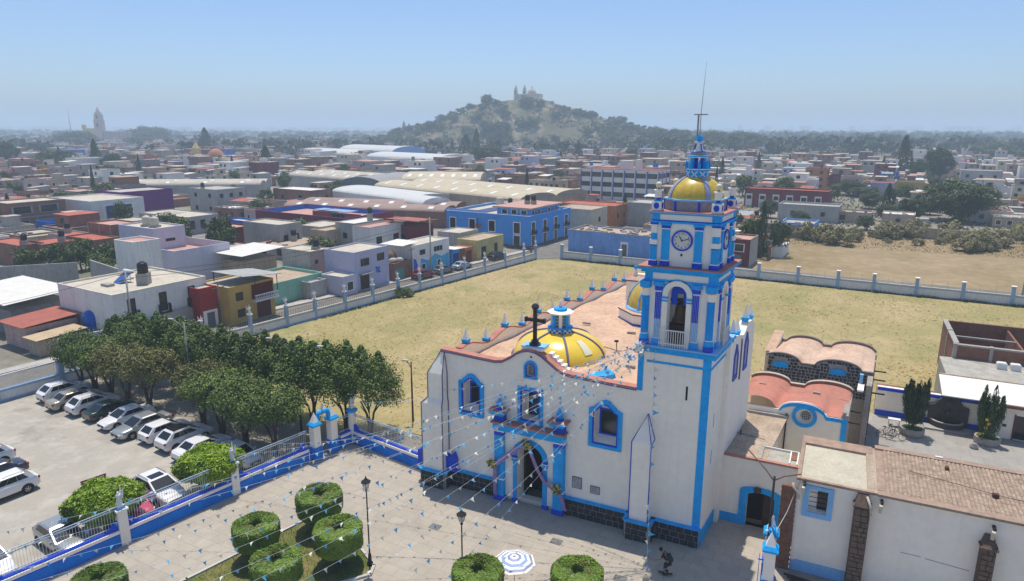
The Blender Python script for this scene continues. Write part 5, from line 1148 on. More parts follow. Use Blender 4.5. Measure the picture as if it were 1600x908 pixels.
# ------------------------------------------------------------------ bench by the cushion tree, and a red cart
t = thing('park_bench', 'dark red slatted bench beside the left cushion tree in the parking lot', 'bench', (-41.2,-12.2,0), radians(75))
RB_ = mat('dark_red_bench',(0.20,0.035,0.03),.7,.2)
for i in range(3): MB().use(RB_).cbox((0,-.15+.16*i,.45),(1.7,.12,.04)).build('seat_slat', None, t, (0,0,0))
for i in range(2): MB().use(RB_).cbox((0,.26,.62+.17*i),(1.7,.04,.12)).build('back_slat', None, t, (0,0,0))
for s in (-.75,.75):
    for yy in (-.18,.24): MB().use(IRON).cbox((s,yy,.22 if yy < 0 else .42),(.06,.06,.44 if yy < 0 else .84)).build('leg', None, t, (0,0,0))
# ------------------------------------------------------------------ skateboarder
def skin_mesh(name, verts, edges, m, sub=2):
    me = bpy.data.meshes.new(name); me.from_pydata([v[0] for v in verts], edges, []); o = bpy.data.objects.new(name, me); COL.objects.link(o)
    md = o.modifiers.new('s', 'SKIN'); o.modifiers.new('u', 'SUBSURF').levels = sub
    for i, v in enumerate(verts):
        r = v[1] if hasattr(v[1], '__len__') else (v[1], v[1]); me.skin_vertices[0].data[i].radius = r
    me.skin_vertices[0].data[0].use_root = True
    dg = bpy.context.evaluated_depsgraph_get(); ev = bpy.data.meshes.new_from_object(o.evaluated_get(dg)); bpy.data.objects.remove(o)
    ev.materials.clear(); ev.materials.append(m)
    for p in ev.polygons: p.use_smooth = True
    return ev
SKIN = mat('skin',(0.30,0.16,0.10),.6,.08,8.0); SHIRT = mat('black_tshirt',(0.018,0.017,0.02),.9,.2,5.0); SHORT = mat('dark_navy_shorts',(0.025,0.027,0.04),.9,.2,5.0); HAIR = mat('black_hair',(0.012,0.010,0.010),.7,.2); SHOE = mat('black_shoe',(0.02,0.02,0.02),.7,.2)
per = thing('person', 'person in black T-shirt and shorts crouching forward on a skateboard', 'person', (-1.2,-3.6,0), radians(185))
bodyv = [((-.16,0,.86),(.15,.13)),((-.04,0,1.06),(.15,.12)),((.10,0,1.27),(.17,.12)),((.2,0,1.38),(.10,.09)),((.27,0,1.46),.055),((.36,0,1.56),(.085,.1)),((.37,0,1.64),(.08,.09)),
    ((.17,.2,1.36),.06),((.30,.3,1.12),.045),((.58,.28,1.0),.035),((.66,.27,.97),.03),((.15,-.2,1.36),.06),((.0,-.34,1.14),.045),((.18,-.42,.96),.035),((.24,-.42,.92),.03),
    ((-.14,.12,.82),.095),((.12,.16,.5),.06),((-.06,.15,.16),.042),((.0,.15,.1),.04),((-.14,-.12,.82),.095),((.14,-.14,.52),.06),((-.1,-.16,.18),.042),((-.04,-.16,.11),.04)]
bodye = [(0,1),(1,2),(2,3),(3,4),(4,5),(5,6),(2,7),(7,8),(8,9),(9,10),(2,11),(11,12),(12,13),(13,14),(0,15),(15,16),(16,17),(17,18),(0,19),(19,20),(20,21),(21,22)]
link('body', skin_mesh('body', bodyv, bodye, SKIN), per, (0,0,0))
sh_ = [((-.17,0,.88),(.165,.15)),((-.04,0,1.06),(.168,.138)),((.10,0,1.27),(.19,.14)),((.18,0,1.36),(.11,.1)),((.17,.2,1.36),.078),((.24,.26,1.22),.07),((.15,-.2,1.36),.078),((.07,-.28,1.24),.07)]
link('tshirt', skin_mesh('tshirt', sh_, [(0,1),(1,2),(2,3),(2,4),(4,5),(2,6),(6,7)], SHIRT), per, (0,0,0))
link('shorts', skin_mesh('shorts', [((-.17,0,.88),(.17,.15)),((-.15,.12,.8),.12),((.1,.155,.5),.088),((-.15,-.12,.8),.12),((.12,-.14,.52),.088)], [(0,1),(1,2),(0,3),(3,4)], SHORT), per, (0,0,0))
MB().use(HAIR).lathe((.345,0,1.6), [(.1,-.06),(.115,.02),(.1,.1),(.05,.15),(.01,.16)], 12).build('hair', None, per, (0,0,0))
MB().use(SKIN).sphere((.45,0,1.565),.018,6).sphere((.35,.095,1.57),.025,6).sphere((.35,-.095,1.57),.025,6).use(HAIR).sphere((.435,.035,1.59),.012,6).sphere((.435,-.035,1.59),.012,6).build('face_features', None, per, (0,0,0))
for (hx, hy, hz, dx, dz) in ((.66,.27,.97,1,-.25),(.24,-.42,.92,.8,-.6)):
    for f in range(4):
        o_ = (f-1.5)*.02; L_ = (.065,.078,.072,.055)[f]
        MB().use(SKIN).tube([(hx+.02,hy+o_,hz),(hx+.02+L_*.6*dx,hy+o_*1.15,hz+L_*.5*dz),(hx+.02+L_*dx,hy+o_*1.15,hz+L_*dz*1.2-.012)],.009,5,taper=[.01,.009,.007]).build('finger', None, per, (0,0,0))
    MB().use(SKIN).tube([(hx,hy+.03,hz),(hx+.03,hy+.055,hz-.015),(hx+.055,hy+.06,hz-.03)],.01,5).build('thumb', None, per, (0,0,0))
for yy, x0_ in ((.15,-.06),(-.16,-.1)): MB().use(SHOE).cbox((x0_+.1,yy,.135),(.27,.1,.07)).cbox((x0_+.02,yy,.18),(.13,.09,.06)).build('shoe', None, per, (0,0,0))
bk = thing('backpack', 'dark green backpack worn by the skateboarder', 'backpack', (-1.2,-3.6,0), radians(185))
MB().use(mat('dark_green_cloth',(0.02,0.04,0.04),.9,.2)).cbox((-.2,0,1.18),(.2,.3,.44),0,Matrix.Rotation(radians(28),4,'Y')).cbox((-.31,0,1.08),(.1,.24,.22),0,Matrix.Rotation(radians(28),4,'Y')).build('bag', None, bk, (0,0,0))
for s in (-.1,.1): MB().use(IRON).tube([(-.1,s,1.36),(.1,s*1.1,1.44),(.22,s*1.2,1.3),(.1,s*1.4,1.08)],.015,4).build('strap', None, bk, (0,0,0))
sk = thing('skateboard', 'skateboard under the crouching person on the shaded pavement', 'skateboard', (-1.2,-3.6,0), radians(185))
MB().use(mat('skate_deck',(0.10,0.08,0.03),.7,.2)).add([(-.42,-.1,.12),(-.3,-.1,.085),(.3,-.1,.085),(.42,-.1,.12),(-.42,.1,.12),(-.3,.1,.085),(.3,.1,.085),(.42,.1,.12)]+[(-.42,-.1,.132),(-.3,-.1,.098),(.3,-.1,.098),(.42,-.1,.132),(-.42,.1,.132),(-.3,.1,.098),(.3,.1,.098),(.42,.1,.132)],
    [(4,5,1,0),(5,6,2,1),(6,7,3,2),(8,9,13,12),(9,10,14,13),(10,11,15,14),(0,1,9,8),(1,2,10,9),(2,3,11,10),(5,4,12,13),(6,5,13,14),(7,6,14,15),(4,0,8,12),(3,7,15,11)]).build('deck', None, sk, (0,0,0))
for xx in (-.24,.24):
    for yy in (-.08,.08): MB().use(RAILW).tube([(xx,yy-.02,.03),(xx,yy+.02,.03)],.03,8).build('wheel', None, sk, (0,0,0))
sk.scale = per.scale = bk.scale = (1,1,1)
# ------------------------------------------------------------------ bunting strung from the belfry
FCY = mat('cyan_pennant',(0.09,0.42,0.68),.6,.15,6.0); FWH = mat('ivory_pennant',(0.74,0.72,0.62),.6,.1,6.0); FBL = mat('sky_pennant',(0.22,0.52,0.78),.6,.1,6.0)
def flag_mesh(m, bend):
    return MB().use(m).add([(-.16,0,0),(0,.03*bend,0),(.16,0,0),(-.02,.09*bend,-.2),(.01,.12*bend,-.38)], [(0,3,1),(1,3,4),(1,4,2)]).mesh('pennant')
FLAGS = [[flag_mesh(m, b) for b in (-1,.6,1.3)] for m in (FCY, FWH, FBL)]
CORD = mat('bunting_cord',(0.55,0.56,0.56),.8,.1)
def bunting(A, B, sag, lab, step=.8, sc=.7, s0=.2):
    A = Vector(A); B = Vector(B); L_ = (B-A).length
    t = thing('bunting_string', lab, 'bunting', A, 0, 'pennant strings fanning out from the belfry')
    P = lambda u: A.lerp(B, u)-Vector((0,0,4*sag*u*(1-u)))
    MB().use(CORD).tube([P(i/16)-A for i in range(17)], .009, 4).build('cord', None, t, (0,0,0))
    n = int(L_/step); rz = atan2(B.y-A.y, B.x-A.x); jit = rnd.random()
    for i in range(n):
        u = (i+.3+.4*jit)/n; p = P(u)-A
        if u*L_ < s0: continue
        k = (0 if rnd.random() < .8 else 2) if i % 2 else 1
        if rnd.random() < .05: continue
        o = link('pennant', rnd.choice(FLAGS[k]), t, p); sl_ = (P(min(1,u+.01))-P(max(0,u-.01))); tilt = atan2(sl_.z, hypot(sl_.x,sl_.y))
        o.rotation_euler = Euler((rnd.gauss(.25,.45), -tilt, rz+rnd.gauss(0,.25)), 'XYZ'); o.scale = (sc*rnd.uniform(.8,1.1),)*3
BA = (-3.95,-.36,13.25)
ENDS = [((-38.6,-24.2,3.0),1.2,'lowest left pennant string, running over the blue fence towards the lower left corner'),((-35.6,-24.2,3.0),1.0,'second pennant string from the left, over the foot of the blue fence'),((-32.6,-24.1,3.0),1.3,'pennant string skirting the left drum tree on its way to the bottom left'),((-30.2,-23.8,3.0),.9,'pennant string passing over the left drum tree of the bed'),((-27.8,-23.4,3.0),1.2,'pennant string passing over the front of the planted bed'),((-25.2,-22.5,3.0),1.0,'pennant string crossing the drum tree beside the lamp post'),((-23.0,-22.0,3.0),1.3,'pennant string crossing the corner of the bed by the tall lamp'),((-20.8,-21.4,3.0),1.0,'pennant string crossing open paving just right of the tall lamp'),((-18.6,-20.4,3.0),1.4,'pennant string over the middle of the open plaza'),((-15.7,-19.0,3.0),1.2,'pennant string sweeping past the door arch to the open plaza'),((-13.6,-17.8,3.0),1.5,'pennant string sweeping low past the door arch, next to the lone diagonal'),
    ((-29.2,2.3,3.6),1.1,'topmost pennant string running to the round angel pillar'),((-31.5,-8.1,3.0),1.3,'pennant string running to the fence pillar nearer the gate'),((-33.0,-15.6,3.0),1.2,'pennant string running to the left angel pillar of the fence'),((-30.4,-4.6,2.6),1.5,'pennant string ending on the fence bars just left of the gateway'),((-18.6,-.6,7.6),.5,'short pennant string across the facade to the corner buttress'),((-20.6,-10.5,2.0),1.0,'pennant string ending in the drum tree next to the lamp'),((-24.9,.9,2.4),1.2,'pennant string ending on the rear barred fence'),]
for (e, sg, lab) in ENDS: bunting((BA[0]+rnd.uniform(-.25,.5), BA[1]-.1, BA[2]+rnd.uniform(-.5,.25)), e, sg, lab)
bunting((-3.9,-.4,13.0), (-12.5,-10.9,.35), .35, 'lone diagonal pennant string from belfry down to the paving beside the lamp', .62)
bunting((-3.3,-.4,12.9), (-2.1,-4.6,.45), .1, 'almost vertical pennant string hanging down in front of the pointed buttress', .5, 1.1)
tag(MB().use(CONC).lathe((-2.1,-4.7,0),[(.16,0),(.2,.1),(.16,.3),(.05,.42)],10).build('string_weight'), 'small pale weight holding the vertical pennant string to the ground', 'weight')
# ------------------------------------------------------------------ cars
def paint(name, col, metal=0.0, rough=.28): return mat('car_paint_'+name, col, rough, .03, 2.0, spec=.5, metal=metal, coat=.6)
PW = paint('white',(0.72,0.72,0.72)); PS = paint('silver',(0.40,0.42,0.41),.55,.3); PBG = paint('beige',(0.42,0.38,0.30),.4,.3); PGN = paint('dark_green',(0.012,0.035,0.032)); PNV = paint('navy',(0.02,0.025,0.05)); PRD = paint('red',(0.28,0.02,0.03)); PGR = paint('grey',(0.20,0.20,0.20),.4); PBK = paint('black',(0.015,0.015,0.016)); PPK = paint('rose_red',(0.50,0.05,0.10)); PLB = paint('pale_blue',(0.42,0.50,0.56),.4)
CGL = mat('car_glass',(0.012,0.014,0.016),.05,.1,spec=.6); TYRE = mat('tyre_rubber',(0.015,0.015,0.015),.9,.1); RIM = mat('alloy_rim',(0.45,0.45,0.46),.35,.1,metal=.6); TRIM = mat('black_trim',(0.02,0.02,0.02),.7,.1); HL = mat('headlight_lens',(0.62,0.64,0.66),.1,.05,spec=.6); TL = mat('taillight_lens',(0.35,0.015,0.015),.2,.1,spec=.5); PLATE = mat('number_plate',(0.60,0.60,0.58),.6,.1)
def interp(tab, x):
    for (a, va), (b, vb) in zip(tab, tab[1:]):
        if x <= b: t = (x-a)/(b-a) if b > a else 0; t = max(0,t); return va+(vb-va)*t
    return tab[-1][1]
CARS = {'suv': dict(L=4.45, W=.91, H=1.66, belt=[(-2.22,.98),(-2.1,1.06),(-1.9,1.1),(.9,1.08),(1.25,1.06),(1.75,.99),(2.05,.88),(2.2,.7)], wz=[(-2.22,.86),(-2.0,.97),(0,1),(1.7,.97),(2.22,.8)], cab=(-2.04,1.25,-1.36,.2), wb=1.32, r=.35, zs=.30),
    'sedan': dict(L=4.6, W=.88, H=1.45, belt=[(-2.3,.82),(-2.15,.97),(-1.5,1.0),(-1.2,.98),(.9,.93),(1.2,.91),(2.05,.79),(2.3,.62)], wz=[(-2.3,.84),(-2.0,.96),(0,1),(1.7,.96),(2.3,.78)], cab=(-1.72,1.22,-.98,.32), wb=1.35, r=.32, zs=.24),
    'hatch': dict(L=4.1, W=.86, H=1.52, belt=[(-2.05,.92),(-1.9,1.0),(.8,.95),(1.1,.94),(1.85,.83),(2.05,.68)], wz=[(-2.05,.86),(-1.8,.97),(0,1),(1.5,.96),(2.05,.8)], cab=(-1.92,1.15,-1.3,.2), wb=1.25, r=.31, zs=.25)}
def wheel_mesh(r):
    t = MB().use(TYRE); prof = [(r*.62,-.1),(r*.9,-.11),(r,-.07),(r,.07),(r*.9,.11),(r*.62,.1)]
    t.lathe((0,0,0), prof, 20); t.v = [(x, z, y) for x, y, z in t.v]; t.f = [tuple(reversed(f)) for f in t.f]
    m = MB().use(RIM); m.lathe((0,0,0), [(r*.62,.06),(r*.56,.085),(r*.5,.06)], 20)
    for i in range(5):
        a = 2*pi*i/5; m.cbox((r*.3*cos(a), r*.3*sin(a), .07), (r*.58,r*.16,.03), a)
    m.lathe((0,0,0), [(r*.14,.095),(.005,.1)], 10); m.use(TRIM).lathe((0,0,0), [(r*.6,.03),(.005,.03)], 16)
    m.v = [(x, -z, y) for x, y, z in m.v]
    return t.mesh('tyre'), m.mesh('rim')
def make_car(kind):
    c = CARS[kind]; L_, W_, H = c['L'], c['W'], c['H']; t = thing('parked_car', '', 'car'); g = (0,0,0); zs = c['zs']
    xs = sorted(set([-L_/2, -L_/2+.06, -L_/2+.2, L_/2-.3, L_/2-.12, L_/2]+[-L_/2+.35+(L_-.75)*i/12 for i in range(13)])); vs = []; n = 0
    for x in xs:
        w = W_*interp(c['wz'], x); zt = interp(c['belt'], x); e = min(1, (L_/2-abs(x))/.2); zb = zs+.12*(1-e)
        sec = [(w*.9,zb),(w*.985,zb+.12),(w,zb+(zt-zb)*.5),(w*.975,zb+(zt-zb)*.82),(w*.93,zt-.03),(w*.8,zt+.01),(w*.4,zt+.035)]
        row = [(x,-a,z) for a, z in sec]+[(x,a,z) for a, z in reversed(sec)]; n = len(row); vs += row
    fs = [(i*n+j, (i+1)*n+j, (i+1)*n+j+1, i*n+j+1) for i in range(len(xs)-1) for j in range(n-1)]
    fs = [tuple(reversed(f)) for f in fs]
    fs += [tuple(range(n))[::1], tuple((len(xs)-1)*n+j for j in reversed(range(n)))]
    b = MB().use(PW); b.add(vs, fs, True); b.sm[-1] = b.sm[-2] = False
    b.build('body', None, t, g)
    x0, x1, x2, x3 = c['cab']; zb = interp(c['belt'], 0)-.02; wb_ = W_*.93; wt = W_*.76
    lv = [(x0,x1,wb_,zb),(x0+(x2-x0)*.5,x1+(x3-x1)*.5,(wb_+wt)/2,(zb+H-.06)/2),(x2,x3,wt,H-.06),(x2+.12,x3-.14,wt-.1,H-.005),(x2+.45,x3-.4,wt-.4,H+.012)]
    vs = []; 
    for a, b_, w, z in lv: vs += [(a,-w,z),(b_,-w,z),(b_,w,z),(a,w,z)]
    fs = [(k*4+i, k*4+(i+1)%4, k*4+4+(i+1)%4, k*4+4+i) for k in range(len(lv)-1) for i in range(4)]+[tuple(len(lv)*4-4+i for i in range(4))]
    MB().use(PW).add(vs, fs, False).build('cabin', None, t, g)
    def panel(name, p, off):
        o = Vector(off); P = [Vector(q)+o*.012 for q in p]; Q = [Vector(q)-o*.01 for q in p]
        MB().use(CGL).add(P+Q, [(0,1,2,3),(7,6,5,4),(0,4,5,1),(1,5,6,2),(2,6,7,3),(3,7,4,0)]).build(name, None, t, g)
    def lerp(a, b_, u): return tuple(a[i]+(b_[i]-a[i])*u for i in range(3))
    def sub(q, u0, u1, v0, v1):
        A, B_, C_, D = q
        f = lambda u, v: lerp(lerp(A,B_,u), lerp(D,C_,u), v)
        return [f(u0,v0), f(u1,v0), f(u1,v1), f(u0,v1)]
    ws = [(x1,wb_,zb),(x1,-wb_,zb),(x3,-wt,H-.06),(x3,wt,H-.06)]; panel('windshield', list(reversed(sub(ws,.06,.94,.08,.95))), (.6,0,.8))
    rw = [(x0,-wb_,zb),(x0,wb_,zb),(x2,wt,H-.06),(x2,-wt,H-.06)]; panel('rear_window', list(reversed(sub(rw,.1,.9,.2 if kind != 'sedan' else .12,.93))), (-.8,0,.5))
    for s in (-1,1):
        A = (x0,s*wb_,zb); B_ = (x1,s*wb_,zb); C_ = (x3,s*wt,H-.06); D = (x2,s*wt,H-.06); q = [A,B_,C_,D]
        for (u0,u1) in ((.13,.36),(.372,.62),(.632,.89)) if kind != 'sedan' else ((.13,.52),(.532,.88)):
            pp = sub(q,u0,u1,.2,.9); panel('side_window', pp if s < 0 else list(reversed(pp)), (0,s,.2))
        MB().use(TRIM).box(-L_/2+.5,L_/2-.5,s*W_*.985-(.02 if s>0 else .0),s*W_*.985+(.0 if s>0 else .02),zs-.03,zs+.1).build('sill_trim', None, t, g)
        MB().use(PW).cbox((x1-.28,s*(W_+.07),zb+.1),(.14,.16,.12)).build('mirror', None, t, g)
        MB().use(HL).cbox((L_/2-.22,s*W_*.66,interp(c['belt'],L_/2-.15)-.12),(.28,.36,.13),-s*.45).build('headlight', None, t, g)
        MB().use(TL).cbox((-L_/2+.1,s*W_*.72,interp(c['belt'],-L_/2+.1)-.12),(.18,.3,.17),s*.3).build('taillight', None, t, g)
        if kind == 'suv': MB().use(TRIM).tube([(x2+.1,s*(wt-.06),H+.0),(x2+.3,s*(wt-.07),H+.05),(x3-.4,s*(wt-.07),H+.05),(x3-.2,s*(wt-.06),H)],.018,5).build('roof_rail', None, t, g)
    ty, rm = wheel_mesh(c['r'])
    for xx in (-c['wb'], c['wb']-.03):
        for s in (-1,1):
            MB().use(TRIM).lathe((0,0,0),[(c['r']+.07,0),(.01,0)],20,False)
            a = MB().use(TRIM); vs = [(xx+(c['r']+.075)*cos(pi*i/12-.25*(1 if i==0 else 0)), s*(W_*interp(c['wz'],xx)+.006), c['r']+(c['r']+.075)*sin(pi*i/12)) for i in range(13)]
            a.add(vs, [tuple(range(13)) if s < 0 else tuple(reversed(range(13)))]); a.build('wheel_arch', None, t, g)
            w = link('wheel', ty, t, (xx, s*(W_*interp(c['wz'],xx)-.07), c['r']))
            rr = link('rim', rm, w, (0,0,0)); 
            if s > 0: rr.rotation_euler = (0,0,pi)
    MB().use(TRIM).cbox((L_/2-.02,0,zs+.28),(.06,W_*1.1,.2)).build('grille', None, t, g)
    MB().use(TRIM).cbox((-L_/2+.03,0,zs+.13),(.08,W_*1.4,.16)).build('rear_bumper', None, t, g)
    for xx in (L_/2+.012,-L_/2-.005): MB().use(PLATE).cbox((xx,0,zs+.22),(.02,.32,.12)).build('number_plate', None, t, g)
    return t
PROTO = {}
def car(kind, x, y, deg, pm, lab, group=None, s=1.0, roof=None):
    if kind not in PROTO:
        r = make_car(kind); PROTO[kind] = snapshot(r); first = True
    else: first = False
    mats = {'body':pm,'cabin':roof or pm,'mirror':pm}
    if first:
        r.location = (x,y,-.015); r.rotation_euler = (0,0,radians(deg)); r['label'] = lab; r.scale = (s,)*3
        if group: r['group'] = group
        for c in kids(r):
            if c.name.split('.')[0] in mats: set_mat(c, mats[c.name.split('.')[0]])
        o = r
    else: o = dup(PROTO[kind], (x,y,-.015), radians(deg), lab, group, s, mats)
    return o
G1 = 'cars parked under the tree row'
A_, B_ = 83, 263
car('suv',-61.0,-2.2,A_,PW,'white SUV parked first in the tree row, nearest the street fence',G1)
car('sedan',-58.3,-2.9,A_,PBG,'beige sedan parked second in the tree row beside the first white SUV',G1)
car('suv',-55.5,-2.9,A_,PW,'white SUV parked between the beige sedan and the dark green car',G1,.98)
car('sedan',-52.9,-3.0,A_,PGN,'dark green sedan parked in the middle of the tree row',G1,.95)
car('sedan',-49.9,-3.5,B_,PW,'white sedan with its nose outwards next to the dark green car',G1)
car('sedan',-47.0,-4.1,B_,PS,'silver green sedan with its nose outwards in the tree row',G1,1.05)
car('hatch',-44.3,-3.9,A_,PW,'white hatchback parked between the silver sedan and the last SUV',G1)
o8 = car('suv',-41.7,-4.1,A_,PW,'white SUV with dark glass roof near the end of the tree row',G1)
MB().use(CGL).box(-1.2,.1,-.52,.52,1.668,1.688).build('glass_roof', None, o8, (0,0,0))
car('sedan',-38.9,-4.7,A_,PW,'white sedan half hidden behind the bright green cushion tree',G1)
car('sedan',-35.3,-4.4,-8,PW,'white car behind the fence just right of the right angel pillar')
car('suv',-46.1,-15.9,B_,PW,'white SUV at the left edge of the parking lot with its tail to the trees')
car('sedan',-49.2,-15.0,B_,PNV,'navy car beyond the white SUV at the left edge of the lot')
car('suv',-52.2,-14.2,B_,PW,'white car showing only its tail at the far left edge')
o13 = car('suv',-35.9,-11.0,-8,PW,'white SUV with sunroof facing the plaza fence between both angel pillars',None,1.05)
MB().use(CGL).box(-.5,.1,-.45,.45,1.668,1.688).build('sunroof', None, o13, (0,0,0))
car('hatch',-36.0,-13.2,-8,PPK,'rose red car under the left cushion tree, behind the fence')
car('hatch',-36.3,-17.6,-8,PS,'silver car facing the fence left of the left angel pillar',None,1.05)
o15 = car('suv',-37.6,-21.2,-8,PW,'white SUV with sunroof in the lower left corner behind the fence')
MB().use(CGL).box(-.5,.1,-.45,.45,1.668,1.688).build('sunroof', None, o15, (0,0,0))
G2 = 'cars parked along the street beyond the field'
car('suv',-59.2,59.3,80,PRD,'dark red SUV parked in the street by the blue mural house',G2)
car('suv',-58.2,64.6,80,PGR,'grey SUV parked in the street between the red and the silver car',G2,.95)
car('sedan',-57.2,69.6,80,PLB,'pale silver blue sedan parked in the street beyond the field fence',G2)
car('suv',-55.6,80.8,80,PBK,'black SUV parked in front of the yellow house by the street corner',G2)
# ------------------------------------------------------------------ trees of the parking lot
JUN = leaf_mat('juniper_leaf', (0.032,0.056,0.013), (0.165,0.235,0.05), .6)
JUN2 = leaf_mat('browning_leaf', (0.055,0.06,0.02), (0.20,0.195,0.06), .7)
BROAD = leaf_mat('broad_green_leaf', (0.035,0.055,0.016), (0.13,0.175,0.04), .6)
OLIVE = leaf_mat('olive_shrub_leaf', (0.16,0.15,0.06), (0.33,0.29,0.14), .8)
CYP = leaf_mat('cypress_leaf', (0.018,0.034,0.014), (0.065,0.10,0.032), .7)
def crown_mesh(m, rx, rz, n, clumps, seed, leaf=.14, flat=0.0, bottom=.25, long=1.6, spread=.33, spikes=0):
    """foliage: leaf-sized quads in irregular clumps through an ellipsoid shell, with gaps between the clumps"""
    r_ = random.Random(seed); mb = MB().use(m); cs = []
    for i in range(clumps):
        a = r_.uniform(0,2*pi); u = r_.uniform(-bottom*2,1); u = max(-.95,min(.98,u)); q = sqrt(1-u*u); f = r_.uniform(.55,1.0)
        if flat and u > flat: u = flat+(u-flat)*.3
        cs.append((Vector((rx*f*q*cos(a), rx*f*q*sin(a), rz*f*u)), r_.uniform(.7,1.25)))
    for k in range(spikes):
        a = r_.uniform(0,2*pi); q = r_.uniform(.1,.65)
        for j in range(3): cs.append((Vector((rx*q*cos(a), rx*q*sin(a), rz*(.85+.16*j))), .6-.17*j))
    per = n//len(cs)
    for c, s in cs:
        for j in range(per):
            d = Vector((r_.gauss(0,1),r_.gauss(0,1),r_.gauss(0,.75))); d = d.normalized()*(r_.random()**.45)
            p = c+d*(rx*spread*s); N_ = (d+Vector((r_.gauss(0,.5),r_.gauss(0,.5),r_.gauss(.35,.5)))).normalized()
            t = N_.orthogonal().normalized(); t.rotate(Matrix.Rotation(r_.uniform(0,6.28),3,N_)); b = N_.cross(t); q = leaf*r_.uniform(.6,1.3)
            mb.add([p-t*q*long*.5, p+b*q*.48, p+t*q*long*.5, p-b*q*.48], [(0,1,2,3)])
    return mb.mesh('crown')
def trunk_mesh(h, r, stems=3, seed=1, reach=.9):
    r_ = random.Random(seed); mb = MB().use(TRUNK)
    for s in range(stems):
        a = 2*pi*s/stems+r_.uniform(-.4,.4); o = .14 if stems > 1 else 0
        pts = [(o*cos(a)*.6,o*sin(a)*.6,-.05),(o*cos(a)*1.2,o*sin(a)*1.2,h*.4),(reach*.45*cos(a)+r_.gauss(0,.06),reach*.45*sin(a)+r_.gauss(0,.06),h*.8),(reach*cos(a),reach*sin(a),h*1.35)]
        mb.tube(pts, r, 6, taper=[r*1.2,r,r*.7,r*.35])
        for k in range(2):
            b = a+r_.uniform(-1,1); p = Vector(pts[2]); mb.tube([p, p+Vector((.7*cos(b),.7*sin(b),h*.4))], r*.4, 5, taper=[r*.45,r*.2])
    return mb.mesh('trunk')
JC = [crown_mesh(JUN, 2.25, 1.75, 14500, 44, s, .115, flat=.6, spread=.37) for s in (11,12,13)]+[crown_mesh(JUN2, 2.15, 1.65, 13500, 42, 14, .115, flat=.6, spread=.37)]
JS = [crown_mesh(JUN, 2.6, 2.1, 16500, 46, s, .12, spikes=6, spread=.36) for s in (21,22,23)]
JT = [trunk_mesh(2.3, .13, 3, s, .9) for s in (1,2,3)]
def tree(name, lab, cat, x, y, crown, trunk, zc, s=1.0, rz=0.0, group=None, sz=None):
    t = thing(name, lab, cat, (x,y,-.03), rz, group); t.scale = (s,s,sz or s*1.04)
    if trunk: link('trunk', trunk, t, (0,0,0))
    link('crown', crown, t, (0,0,zc)); return t
ROWA = [(-62.2,.3,0,.95),(-59.6,.0,1,.95),(-57.2,0,2,1.0),(-54.0,-.4,3,1.0),(-50.5,-.8,3,1.02),(-43.2,-.9,3,1.0),(-40.0,-1.7,0,.98),(-37.0,-2.0,1,1.0),(-33.4,-2.2,2,.98)]
ordi = ['first','second','third','fourth','fifth','sixth','seventh','eighth','ninth','tenth','eleventh']
for i, (x,y,v,s) in enumerate(ROWA):
    lk = 'flat topped browning tree' if v == 3 else 'flat topped green tree'
    tree('clipped_tree', f'{lk} with several trunks, {ordi[i]} from left in the row behind the cars', 'tree', x, y, JC[v], JT[i%3], 3.8, s*1.07, i*1.3, 'flat clipped trees behind the parked cars')
ROWB = [(-60.8,4.6,.85),(-57.4,4.7,.92),(-54.0,4.6,.95),(-50.6,4.2,.92),(-47.2,3.9,.95),(-43.8,3.6,.95),(-40.4,3.6,.98),(-37.0,3.5,.98),(-33.9,2.9,1.05),(-31.2,4.0,1.0),(-28.9,4.4,.92)]
for i, (x,y,s) in enumerate(ROWB):
    tree('juniper_tree', f'dark shaggy tree with pointed shoots, {ordi[i]} from left in the row along the field', 'tree', x, y, JS[i%3], JT[i%3], 4.2, s*1.1, i*2.1, 'shaggy trees along the edge of the dry field')
# cypresses of the courtyard
def flame(n, seed, rx, h, ragged=0.0, nt=15):
    r_ = random.Random(seed); mb = MB().use(CYP)
    tips = [(r_.uniform(-.7,.7)*rx, r_.uniform(-.7,.7)*rx, h*(r_.uniform(.72,1.0)-ragged*r_.uniform(0,.3))) for _ in range(nt)]
    for i in range(n):
        tx, ty, tz = r_.choice(tips); u = r_.random()**.8; z = u*tz; w = rx*.34*(1-u)**.55+.05
        k = .35+.65*min(1,z/(h*.45)); a = r_.uniform(0,6.28); rr = w*sqrt(r_.random())
        p = Vector((tx*k+rr*cos(a), ty*k+rr*sin(a), z)); N_ = Vector((cos(a),sin(a),r_.gauss(.2,.4))).normalized(); t = Vector((r_.gauss(0,.25),r_.gauss(0,.25),1)).normalized(); b = N_.cross(t).normalized(); q = r_.uniform(.08,.17)
        mb.add([p-t*q, p+b*q*.3, p+t*q, p-b*q*.3], [(0,1,2,3)])
    return mb.mesh('crown')
ct = MB().use(TRUNK).tube([(0,0,0),(0,0,1.0),(0,0,2.2)],.1,6,taper=[.13,.1,.06]).mesh('trunk')
t = thing('cypress_tree', 'full flame shaped cypress in the left courtyard planter', 'cypress', (13.5,24.9,.55)); link('trunk', ct, t, (0,0,0)); link('crown', flame(8200,5,1.2,4.0,0,34), t, (0,0,.55))
t = thing('cypress_tree', 'ragged open topped cypress in the right courtyard planter', 'cypress', (19.1,25.7,.55)); link('trunk', ct, t, (0,0,0)); link('crown', flame(6000,8,1.25,4.5,.6,17), t, (0,0,.4))
fy = thing('flowering_plant', 'yellow flowered plant climbing at the ragged cypress in courtyard', 'plant', (18.6,25.0,.5))
